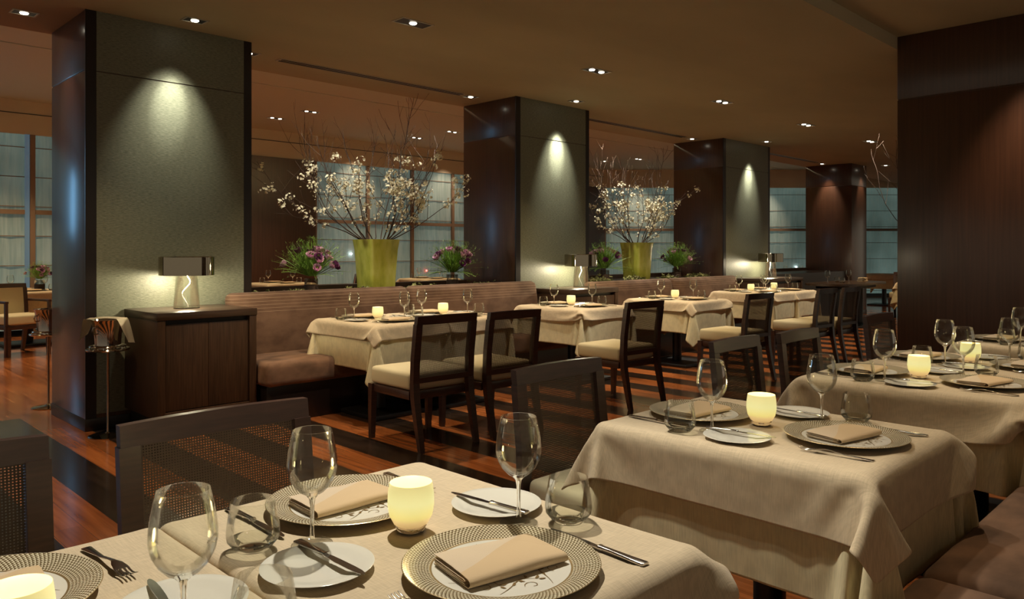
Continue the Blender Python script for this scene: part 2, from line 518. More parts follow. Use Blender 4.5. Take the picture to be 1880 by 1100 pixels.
# ------------------------------------------------------------------ mesh building
class MB:
    """collects shapes in one bmesh; build() makes one mesh"""
    def __init__(s):
        s.bm = bmesh.new()
        s.mi = 0

    def _tag(s, geom_faces, smooth):
        for f in geom_faces:
            f.material_index = s.mi
            f.smooth = smooth

    def box(s, x0, x1, y0, y1, z0, z1, bev=0.0, seg=2, mat=None):
        vs = [s.bm.verts.new((x, y, z)) for x in (x0, x1) for y in (y0, y1) for z in (z0, z1)]
        q = [(0, 1, 3, 2), (4, 6, 7, 5), (0, 4, 5, 1), (2, 3, 7, 6), (0, 2, 6, 4), (1, 5, 7, 3)]
        fs = [s.bm.faces.new([vs[i] for i in f]) for f in q]
        s._tag(fs, False)
        if bev:
            es = {e for f in fs for e in f.edges}
            g = bmesh.ops.bevel(s.bm, geom=list(es), offset=bev, segments=seg, profile=.5, affect='EDGES')
            s._tag(g['faces'], True)
            for f in fs:
                if f.is_valid:
                    f.smooth = True
            allv = {v for f in g['faces'] for v in f.verts} | {v for f in fs if f.is_valid for v in f.verts}
            vs = list(allv)
        if mat is not None:
            for v in vs:
                v.co = mat @ v.co
        return vs

    def hexa(s, p):
        """box from 8 points ordered like box()"""
        vs = [s.bm.verts.new(q) for q in p]
        q = [(0, 1, 3, 2), (4, 6, 7, 5), (0, 4, 5, 1), (2, 3, 7, 6), (0, 2, 6, 4), (1, 5, 7, 3)]
        fs = [s.bm.faces.new([vs[i] for i in f]) for f in q]
        s._tag(fs, False)
        return vs

    def lathe(s, prof, n=32, cx=0, cy=0, cap=False, close=False):
        rings = []
        for (r, z) in prof:
            if r < 1e-6:
                rings.append([s.bm.verts.new((cx, cy, z))])
            else:
                rings.append([s.bm.verts.new((cx + r * math.cos(2 * PI * k / n), cy + r * math.sin(2 * PI * k / n), z)) for k in range(n)])
        prs = list(zip(rings, rings[1:]))
        if close:
            prs.append((rings[-1], rings[0]))
        fs = []
        for a, b in prs:
            for k in range(n):
                k2 = (k + 1) % n
                if len(a) == 1 and len(b) == 1:
                    continue
                if len(a) == 1:
                    fs.append(s.bm.faces.new((a[0], b[k2], b[k])))
                elif len(b) == 1:
                    fs.append(s.bm.faces.new((a[k], a[k2], b[0])))
                else:
                    fs.append(s.bm.faces.new((a[k], a[k2], b[k2], b[k])))
        s._tag(fs, True)
        return fs

    def tube(s, pts, rads, n=6, cap=True):
        pts = [Vector(p) for p in pts]
        if len(pts) < 2:
            return
        if isinstance(rads, (int, float)):
            rads = [rads] * len(pts)
        rings = []
        up = Vector((0.13, 0.21, 0.97)).normalized()
        fs = []
        for i, p in enumerate(pts):
            t = (pts[min(i + 1, len(pts) - 1)] - pts[max(i - 1, 0)]).normalized()
            a = t.cross(up)
            if a.length < 1e-3:
                a = t.cross(Vector((1, 0, 0)))
            a.normalize()
            b = t.cross(a).normalized()
            rings.append([s.bm.verts.new(p + (a * math.cos(2 * PI * k / n) + b * math.sin(2 * PI * k / n)) * rads[i]) for k in range(n)])
        for a, b in zip(rings, rings[1:]):
            for k in range(n):
                fs.append(s.bm.faces.new((a[k], a[(k + 1) % n], b[(k + 1) % n], b[k])))
        if cap and n > 2 and len(rings) > 1:
            fs.append(s.bm.faces.new(rings[0]))
            fs.append(s.bm.faces.new(rings[-1]))
        s._tag(fs, True)

    def loft(s, rings, cap=True, smooth=True, closed=True):
        rr = [[s.bm.verts.new(p) for p in r] for r in rings]
        fs = []
        for a, b in zip(rr, rr[1:]):
            n = len(a)
            for k in range(n if closed else n - 1):
                fs.append(s.bm.faces.new((a[k], a[(k + 1) % n], b[(k + 1) % n], b[k])))
        if cap and closed:
            fs.append(s.bm.faces.new(rr[0]))
            fs.append(s.bm.faces.new(rr[-1]))
        s._tag(fs, smooth)

    def mesh(s, name, mats, angle=35, recalc=True):
        if recalc:
            bmesh.ops.recalc_face_normals(s.bm, faces=s.bm.faces[:])
        me = bpy.data.meshes.new(name)
        s.bm.to_mesh(me)
        s.bm.free()
        for m_ in (mats if isinstance(mats, (list, tuple)) else [mats]):
            me.materials.append(M[m_])
        if angle:
            me.set_sharp_from_angle(angle=R(angle))
        return me


def lk(name, me, parent=None, loc=None):
    o = bpy.data.objects.new(name, me)
    C.objects.link(o)
    if parent is not None:
        o.parent = parent
    if loc is not None:
        o.location = loc
    return o


def tag(o, label=None, cat=None, group=None, kind=None):
    if label:
        o['label'] = label
    if cat:
        o['category'] = cat
    if group:
        o['group'] = group
    if kind:
        o['kind'] = kind
    return o


def struct(name, me, parent=None, loc=None, label=None):
    o = lk(name, me, parent, loc)
    if parent is None:
        o['kind'] = 'structure'
        if label:
            o['label'] = label
    return o


def place(kind, parts, loc, rz, label, cat, group=None, scale=None):
    """one thing: an Empty with its parts (name, mesh, sub-parts[, label]); a one-part thing is that mesh itself"""
    if len(parts) == 1 and not parts[0][2]:
        r = bpy.data.objects.new(kind, parts[0][1])
    else:
        r = bpy.data.objects.new(kind, None)
        r.empty_display_size = 0.05
    C.objects.link(r)
    r.location = loc
    r.rotation_euler = (0, 0, rz)
    if scale:
        r.scale = scale
    tag(r, label, cat, group)
    if not (len(parts) == 1 and not parts[0][2]):
        for p in parts:
            o = lk(p[0], p[1], r)
            if len(p) > 3 and p[3]:
                o['label'] = p[3]
            for q in p[2]:
                lk(q[0], q[1], o)
    return r


def pix(px, py, z):
    """room point at height z seen at that point of the picture"""
    d = F * (EYE - z) / (py - 460.0)
    r_ = (px - 940.0) / F * d
    return ((d + r_) / math.sqrt(2), (d - r_) / math.sqrt(2))


# ------------------------------------------------------------------ the room
def slab(name, x0, x1, y0, y1, z0, z1, mat, bev=0, parent=None, label=None):
    mb = MB()
    mb.box(x0, x1, y0, y1, z0, z1, bev)
    return struct(name, mb.mesh(name, mat), parent, label=label)


slab('floor', -7, 28, -3, 16, -0.1, 0, 'floor_boards')
YE = 2.347      # the step between the two front ceilings
YB = 7.0        # back edge of the main ceiling
slab('ceiling', -7, 28, YE, YB, ZC, ZU + .1, 'ceiling', label='main ceiling over the middle rows')
slab('ceiling', -7, 28, -3, YE, ZR, ZU + .1, 'ceiling', label='slightly higher ceiling over the near row')
slab('ceiling', -7, 28, YB, 9.82, ZU, ZU + .1, 'ceiling_low', label='raised ceiling strip behind the columns')
slab('ceiling', -7, 28, 9.86, 16, ZU, ZU + .1, 'ceiling_low', label='raised ceiling along the windows')
slab('trim_1', -7, 28, 9.82, 9.86, ZU + .02, ZU + .1, 'black')

ZH = 3.078      # window head
slab('wall_back', -7, 18.6, YWIN, YWIN + .1, ZH, ZU, 'soffit', label='upper wall above the shades')
slab('trim_2', -7, 17.2, YWIN - .012, YWIN, 3.385, 3.397, 'black')
slab('wall_back', -7, 18.6, YWIN + .35, YWIN + .45, 0, ZH, 'black', label='dark wall behind the shades')
slab('wall_pier', 5.3, 7.98, YWIN - .04, YWIN + .3, 0, ZH, 'column_wood')
slab('wall_pier', 15.75, 17.2, YWIN - .05, YWIN + .3, 0, ZH, 'column_wood')

# roman shades, one per window, with thin rods, and window frames in front of the dark panes
wn_i = [0]


def window(p0, p1, blue=False, frame=True):
    """a shaded window between two floor points; its room side faces left of p0->p1"""
    wn_i[0] += 1
    p0 = Vector((p0[0], p0[1], 0))
    p1 = Vector((p1[0], p1[1], 0))
    ln = (p1 - p0).length
    r = bpy.data.objects.new('window_%d' % wn_i[0], None)
    C.objects.link(r)
    r['kind'] = 'structure'
    r.location = p0
    r.rotation_euler = (0, 0, math.atan2(p1.y - p0.y, p1.x - p0.x))
    mb = MB()
    n = max(6, int(ln / .09))
    top, bot = [], []
    z = ZH
    zs = []
    for k in range(8):
        zs += [2.88 - .45 * k + d for d in (.02, -.02, -.16, -.3)]
    zs = [ZH] + [q for q in zs if .1 < q < ZH - .02] + [.1]
    rings = []
    for q in zs:
        ring = []
        for i in range(n + 1):
            x = .03 + (ln - .06) * i / n
            ring.append((x, .02 + .007 * math.sin(i * 2.1 + q * .8) + .012 * math.sin((q - 2.88) / .45 * PI) ** 2, q))
        rings.append(ring)
    mb.loft(rings, cap=False, closed=False)
    mb.mi = 1
    for k in range(7):
        q = 2.88 - .45 * k
        if .1 < q < ZH:
            mb.box(.03, ln - .03, .0, .012, q - .006, q + .006)
    lk('roman_shade', mb.mesh('shade', ['sheer_shade', 'frame_bronze'], 0), r)
    if frame:
        mb = MB()
        mb.box(-.035, .035, -.03, .03, .0, ZH)
        mb.box(0, ln, -.012, .01, 1.86, 1.93)
        lk('window_frame', mb.mesh('frame', ['frame_bronze']), r)
    if -2 < p0.x < -1 and p1.y > 13:
        mb = MB()
        mb.box(.10, .88, -.03, .0, 1.7, 2.95)
        lk('lit_upper_pane', mb.mesh('lup', 'lit_pane'), r)
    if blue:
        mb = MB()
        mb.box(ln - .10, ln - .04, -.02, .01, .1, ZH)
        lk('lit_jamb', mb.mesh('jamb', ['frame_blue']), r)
    return r


for a, b_ in [(-4.0, -1.6), (-1.6, -.35), (-.35, .95), (.95, 3.12), (3.12, 5.3), (7.98, 9.23), (9.23, 10.39), (10.39, 11.56), (11.56, 13.4), (13.4, 15.75)]:
    window((a, YWIN), (b_, YWIN), blue=(b_ == 3.12))
ox, oy = 17.15, 13.5
dg = 1 / math.sqrt(2)
for a, b_ in [(0.03, 2.05), (2.05, 4.2), (4.2, 6.3), (6.3, 8.55), (8.55, 11.2)]:
    window((ox + a * dg, oy - a * dg), (ox + b_ * dg, oy - b_ * dg))
mb = MB()
rot = Matrix.Translation((ox, oy, 0)) @ Matrix.Rotation(-PI / 4, 4, 'Z')
mb.box(-.6, 12.5, 0, .1, ZH, ZU, mat=rot)
struct('wall_right', mb.mesh('w', 'soffit'), label='slanted upper wall above the far shades')
mb = MB()
mb.box(-.6, 12.5, .35, .45, 0, ZH, mat=rot)
struct('wall_right', mb.mesh('w', 'black'), label='dark wall behind the far shades')
mb = MB()
mb.box(8.95, 12.5, -.12, .2, 0, ZH, mat=rot)
struct('wall_pier', mb.mesh('w', 'column_wood'))

# small bright lights showing through the shades
for (px, py, zoff, mt, l) in [(645, 466, 0, 'street_white', 'tiny white light showing through the shade beside the nearer pot'),
                              (783, 497, 0, 'street_red', 'tiny red light showing through the shade near the right bouquet'),
                              (1462, 490, 1, 'street_white', 'small cool white light showing through the far shades')]:
    t_ = (px - 940.0) / F
    if zoff == 0:
        yy = YWIN - .01
        xx = yy * (1 + t_) / (1 - t_)
    else:
        xs = 30.63
        xx, yy = xs * (1 + t_) / 2, xs * (1 - t_) / 2
    dd_ = (xx + yy) / math.sqrt(2)
    mb = MB()
    mb.lathe([(0, -.02), (.014, -.014), (.02, 0), (.014, .014), (0, .02)], 12)
    o = lk('distant_light', mb.mesh('dl', mt), None, (xx, yy, EYE - (py - 460) * dd_ / F))
    tag(o, l, 'light', 'lights showing through the shades')
# ------------------------------------------------------------------ columns
def column(x0, x1, y0, y1, zt, panel, zg=2.614, label=None, face='front'):
    r = bpy.data.objects.new('column', None)
    C.objects.link(r)
    r['kind'] = 'structure'
    if label:
        r['label'] = label
    mb = MB()
    mb.box(x0, x1, y0, y1, 0, zg - .004, .006)
    mb.box(x0 + .006, x1 - .006, y0 + .006, y1 - .006, zg - .01, zg + .01)
    mb.box(x0, x1, y0, y1, zg + .004, zt, .006)
    lk('wood_casing', mb.mesh('casing', 'column_wood'), r)
    mb = MB()
    mb.box(x0 - .004, x1 + .004, y0 - .004, y1 + .004, 0, .09, .003)
    lk('plinth', mb.mesh('plinth', 'edge_wood'), r)
    if panel:
        xa, xb = x0 + .072, x1 - .067
        for za, zb in ((.12, zg - .004), (zg + .004, zt)):
            mb = MB()
            mb.box(xa, xb, y0 - .004, y0 + .02, za, zb, .0)
            lk('fabric_panel', mb.mesh('panel', 'wallpaper'), r)
        mb = MB()
        for q0, q1 in ((x0 - .002, xa - .001), (xb + .001, x1 + .002)):
            mb.box(q0, q1, y0 - .003, y0 + .01, .09, zt)
        lk('edge_strip', mb.mesh('strip', 'edge_wood'), r)
    return r


column(1.741, 3.002, 6.09, 6.95, ZC, True, label='near column with grey green fabric front')
column(6.151, 7.443, 6.09, 6.98, ZC, True, label='middle column with grey green fabric front')
column(10.715, 12.24, 6.09, 6.99, ZC, True, label='far column with grey green fabric front')
column(15.62, 16.4, 6.04, 6.98, ZC, False, label='small all-wood column at the far end')
column(7.07, 9.0, 0.3, YE, ZR, False, label='wide dark wood column at the right')

# low partition and planting ledge between the columns
for i, (x0, x1) in enumerate(((3.0, 6.15), (7.44, 10.72), (12.24, 15.6))):
    slab('trim_%d' % (3 + i), x0, x1, 6.12, 6.92, 0, .90, 'edge_wood')
    slab('trim_%d' % (6 + i), x0, x1, 6.94, 7.04, 0, .955, 'cabinet_top')


# ------------------------------------------------------------------ ceiling fittings
def dl_mesh(n_lamp, w_, d_, tilt=0.0):
    fr = MB()
    fr.box(-w_ / 2, w_ / 2, -d_ / 2, -d_ / 2 + .012, -.006, .002)
    fr.box(-w_ / 2, w_ / 2, d_ / 2 - .012, d_ / 2, -.006, .002)
    fr.box(-w_ / 2, -w_ / 2 + .012, -d_ / 2 + .012, d_ / 2 - .012, -.006, .002)
    fr.box(w_ / 2 - .012, w_ / 2, -d_ / 2 + .012, d_ / 2 - .012, -.006, .002)
    hs = MB()
    hs.box(-w_ / 2 + .012, w_ / 2 - .012, -d_ / 2 + .012, d_ / 2 - .012, -.003, .001)
    lps = []
    for k in range(n_lamp):
        cx = 0 if n_lamp == 1 else (-w_ * .24 + k * w_ * .48)
        mb = MB()
        mb.lathe([(0, -.010), (.025, -.010), (.029, -.004), (.029, -.001)], 20, cx, 0)
        lps.append(('lamp', mb.mesh('lamp', 'lamp_disc'), []))
    return [('trim_frame', fr.mesh('tf', 'trim_metal'), []), ('recess', hs.mesh('rc', 'black'), [])] + lps


DL2 = dl_mesh(2, .30, .15)
DL1 = dl_mesh(1, .17, .13)
DL3 = dl_mesh(1, .30, .15)
GR = 'recessed downlights'
main_lbl = {0: 'left of the near column, at the top left', 1: 'nearest the picture centre top', 2: 'second along the middle row',
            3: 'third along the middle row', 4: 'fourth along the middle row', 5: 'fifth along the middle row, faint and far', 6: 'sixth along the middle row, beside the far wood column'}
for i, (x, y) in enumerate(MAIN_ROW):
    if i == 0:
        continue
    place('ceiling_light', DL3 if i in (1,) else DL2, (x, y, ZC), 0, 'rectangular recessed downlight with dark recess, ' + main_lbl[i], 'ceiling light', GR)
for (x, y, l) in [(2.41, 5.80, 'just in front of the near green column'), (1.45, 6.50, 'beside the near column, in the top left corner'),
                  (6.86, 5.80, 'just in front of the middle green column'), (11.55, 5.80, 'just in front of the far green column'),
                  (3.15, 6.43, 'at the left end of the long air slot'), (5.82, 6.48, 'at the right end of the long air slot'),
                  (10.45, 6.48, 'at the right end of the second air slot'), (15.30, 6.5, 'left of the far wood column'), (16.5, 5.7, 'right of the far wood column')]:
    place('ceiling_light', DL1, (x, y, ZC), 0, 'small bright recessed downlight ' + l, 'ceiling light', GR)
for (px, py, k, l) in [(507, 217, 2, 'left pair under the raised ceiling'), (570, 205, 2, 'bright pair above the flowering branches'),
                       (765, 253, 2, 'dim pair right of the tall branches'), (830, 242, 2, 'bright pair left of the middle column'),
                       (1110, 296, 1, 'leftmost behind the second branch vase'), (1172, 292, 2, 'pair above the second branch vase'),
                       (1215, 317, 1, 'lowest one above the second branch vase'), (1436, 316, 1, 'between the far green column and the wood column')]:
    zz = ZU
    d = F * (EYE - zz) / (py - 460.0)
    X_, Y_ = pix(px, py, zz)
    place('ceiling_light', DL2 if k == 2 else DL1, (X_, Y_, zz), 0, 'small recessed ceiling light, ' + l, 'ceiling light', GR)


def air_slot(x0, x1, y, label):
    parts = []
    mb = MB()
    mb.box(x0, x1, y - .055, y + .055, ZC - .006, ZC + .001)
    f = mb.mesh('sf', 'trim_metal')
    subs = []
    for yy in (y - .027, y + .027):
        mb = MB()
        mb.box(x0 + .02, x1 - .02, yy - .014, yy + .014, ZC - .010, ZC - .005)
        subs.append(('slot', mb.mesh('sl', 'black'), []))
    place('air_slot', [('slot_frame', f, [])] + subs, (0, 0, 0), 0, label, 'air vent', 'linear air slots in the ceiling')


air_slot(3.44, 5.67, 6.45, 'long double air slot in the ceiling between near and middle columns')
air_slot(7.75, 10.2, 6.47, 'second double air slot between middle and far green columns')
air_slot(12.4, 15.0, 6.47, 'third double air slot beyond the far green column')


# ------------------------------------------------------------------ chairs
def chair_parts(seat_mat='cushion', panel='woven_cane', arms=False, wood='chair_wood'):
    hw = .245
    P = []
    mb = MB()
    mb.box(-hw + .006, hw - .006, -.205, .27, .385, .505, .028, 3)
    for v in mb.bm.verts:
        if v.co.z > .47:
            v.co.z += .012 * max(0, 1 - (v.co.x / .24) ** 2) * max(0, 1 - ((v.co.y - .03) / .25) ** 2)
        v.co.x *= 1.0 + .07 * (v.co.y + .2)
    P.append(('seat', mb.mesh('seat', seat_mat), []))
    mb = MB()
    mb.box(-hw + .03, hw - .03, -.225, -.20, .33, .385, .003)
    mb.box(-hw + .03, hw - .03, .235, .26, .33, .385, .003)
    for s in (-1, 1):
        mb.box(s * (hw - .012) - .012, s * (hw - .012) + .012, -.205, .24, .33, .385, .003)
    P.append(('seat_frame', mb.mesh('sf', wood), []))

    def post(x, prof, wx, wy):
        rings = []
        for (y, z, k) in prof:
            rings.append([(x - wx * k, y - wy * k, z), (x + wx * k, y - wy * k, z), (x + wx * k, y + wy * k, z), (x - wx * k, y + wy * k, z)])
        return rings
    for s in (-1, 1):
        mb = MB()
        mb.loft(post(s * (hw - .022), [(-.315, 0, .72), (-.280, .16, .88), (-.245, .34, 1.0), (-.238, .44, 1.0)], .024, .022), smooth=False)
        P.append(('leg', mb.mesh('leg', wood), []))
        mb = MB()
        mb.loft(post(s * (hw - .008), [(.262, 0, .72), (.256, .22, .9), (.25, .385, 1.0)], .023, .023), smooth=False)
        P.append(('leg', mb.mesh('leg', wood), []))
    # upper back frame: posts, bowed top rail, lower rail
    mb = MB()
    for s in (-1, 1):
        mb.loft(post(s * (hw - .022), [(-.238, .44, 1.0), (-.246, .6, 1.0), (-.278, .83, 1.0)], .024, .02), smooth=False)
    for (z0, z1, yb, yt) in ((.828, .882, -.278, -.288), (.44, .475, -.238, -.240)):
        rings = []
        nn = 10
        for i in range(nn + 1):
            x = -hw + .002 + (2 * hw - .004) * i / nn
            bow = -.016 * (1 - (x / hw) ** 2) if z0 > .7 else 0
            up = .004 * (1 - (x / hw) ** 2) if z0 > .7 else 0
            rings.append([(x, yb - .018 + bow, z0), (x, yb + .018 + bow, z0), (x, yt + .018 + bow, z1 + up), (x, yt - .018 + bow, z1 + up)])
        mb.loft(rings, smooth=False)
    P.append(('backrest_frame', mb.mesh('bf', wood), []))
    mb = MB()
    rings = []
    for z in (.472, .6, .72, .83):
        yy = -.238 - .034 * max(0, (z - .44) / .36) ** 1.3
        ring = []
        for i in range(9):
            x = -hw + .046 + (2 * hw - .092) * i / 8
            bow = -.014 * (1 - (x / hw) ** 2) * (z - .47) / .33
            ring.append((x, yy + bow, z))
        rings.append(ring)
    mb.loft(rings, cap=False, closed=False)
    if panel != 'woven_cane':
        mb2 = MB()
        rr2 = [[(x, y + .016, z) for (x, y, z) in r_] + [(x, y - .016, z) for (x, y, z) in reversed(r_)] for r_ in rings]
        mb2.loft(rr2)
        P.append(('backrest_pad', mb2.mesh('bp', panel), []))
        mb.bm.free()
    else:
        geo_ = bmesh.ops.solidify(mb.bm, geom=mb.bm.faces[:], thickness=.0012)
        P.append(('woven_panel', mb.mesh('wp', panel), []))
    if arms:
        for s in (-1, 1):
            mb = MB()
            mb.box(s * (hw + .012) - .022, s * (hw + .012) + .022, -.25, .26, .655, .685, .006)
            mb.box(s * (hw + .012) - .018, s * (hw + .012) + .018, .22, .256, 0, .66, .004)
            P.append(('armrest', mb.mesh('arm', wood), []))
    return P


CH = chair_parts()
CHL = chair_parts(panel='leather', seat_mat='leather')
CHA = chair_parts(panel='cushion', arms=True)


def chair(x, y, rz, label, group, parts=CH, s=1.0, sy=1.0):
    return place('dining_chair', parts, (x, y, 0), rz, label, 'chair', group, (s, sy, 1) if (s, sy) != (1, 1) else None)


# near row, chairs facing the tables (towards -Y): back line at local y=-.28
GN = 'dark chairs along the near row of tables'
for (x, yb, l, s) in [(.235, 2.02, 'dark woven-back chair cut off at the left edge of the picture', 1.08),
                      (.90, 2.00, 'dark woven-back chair behind the nearest set table, large at lower left', 1.05),
                      (2.185, 1.93, 'dark woven-back chair between the two front tables, red floor seen through', 1.0),
                      (3.41, 1.87, 'low-seen dark chair back left of the third near table', .92),
                      (3.99, 1.82, 'dark chair back just right of another one, before the wine glass', .94),
                      (5.38, 1.90, 'nearly black chair in shadow beside the wide right column', 1.0)]:
    chair(x, yb - .28 * .76, PI, l, GN, s=s, sy=.76)
GA = 'dark chairs along the middle row of tables'
for (x, yb, l, s) in [(3.335, 3.94, 'grey brown woven-back chair with cream seat, nearest of the middle row', 1.02),
                      (3.90, 3.86, 'second woven-back chair at the long paired middle tables', 1.0),
                      (5.37, 3.78, 'woven-back chair with bright cream seat before the cabinet lamp', 1.0),
                      (7.18, 3.67, 'woven-back chair at the third middle table, behind a near wine glass', 1.0),
                      (8.62, 3.60, 'dark chair at far middle table, left one of two close together', .9),
                      (9.18, 3.55, 'dark chair at far middle table, right one of two close together', .9)]:
    chair(x, yb + .28, R(-3), l, GA, s=s)


# ------------------------------------------------------------------ tables and cloths
mb = MB()
mb.box(-.325, .325, -.415, .415, .705, .735, .006)
T_TOP = mb.mesh('tt', 'edge_wood')
mb = MB()
mb.lathe([(0, .04), (.05, .04), (.05, .70), (.13, .705), (0, .705)], 20)
T_POST = mb.mesh('tp', 'black')
mb = MB()
mb.box(-.24, .24, -.3, .3, 0, .035, .008)
T_BASE = mb.mesh('tb', 'black')
TABLE = [('tabletop', T_TOP, []), ('pedestal', T_POST, []), ('base_plate', T_BASE, [])]

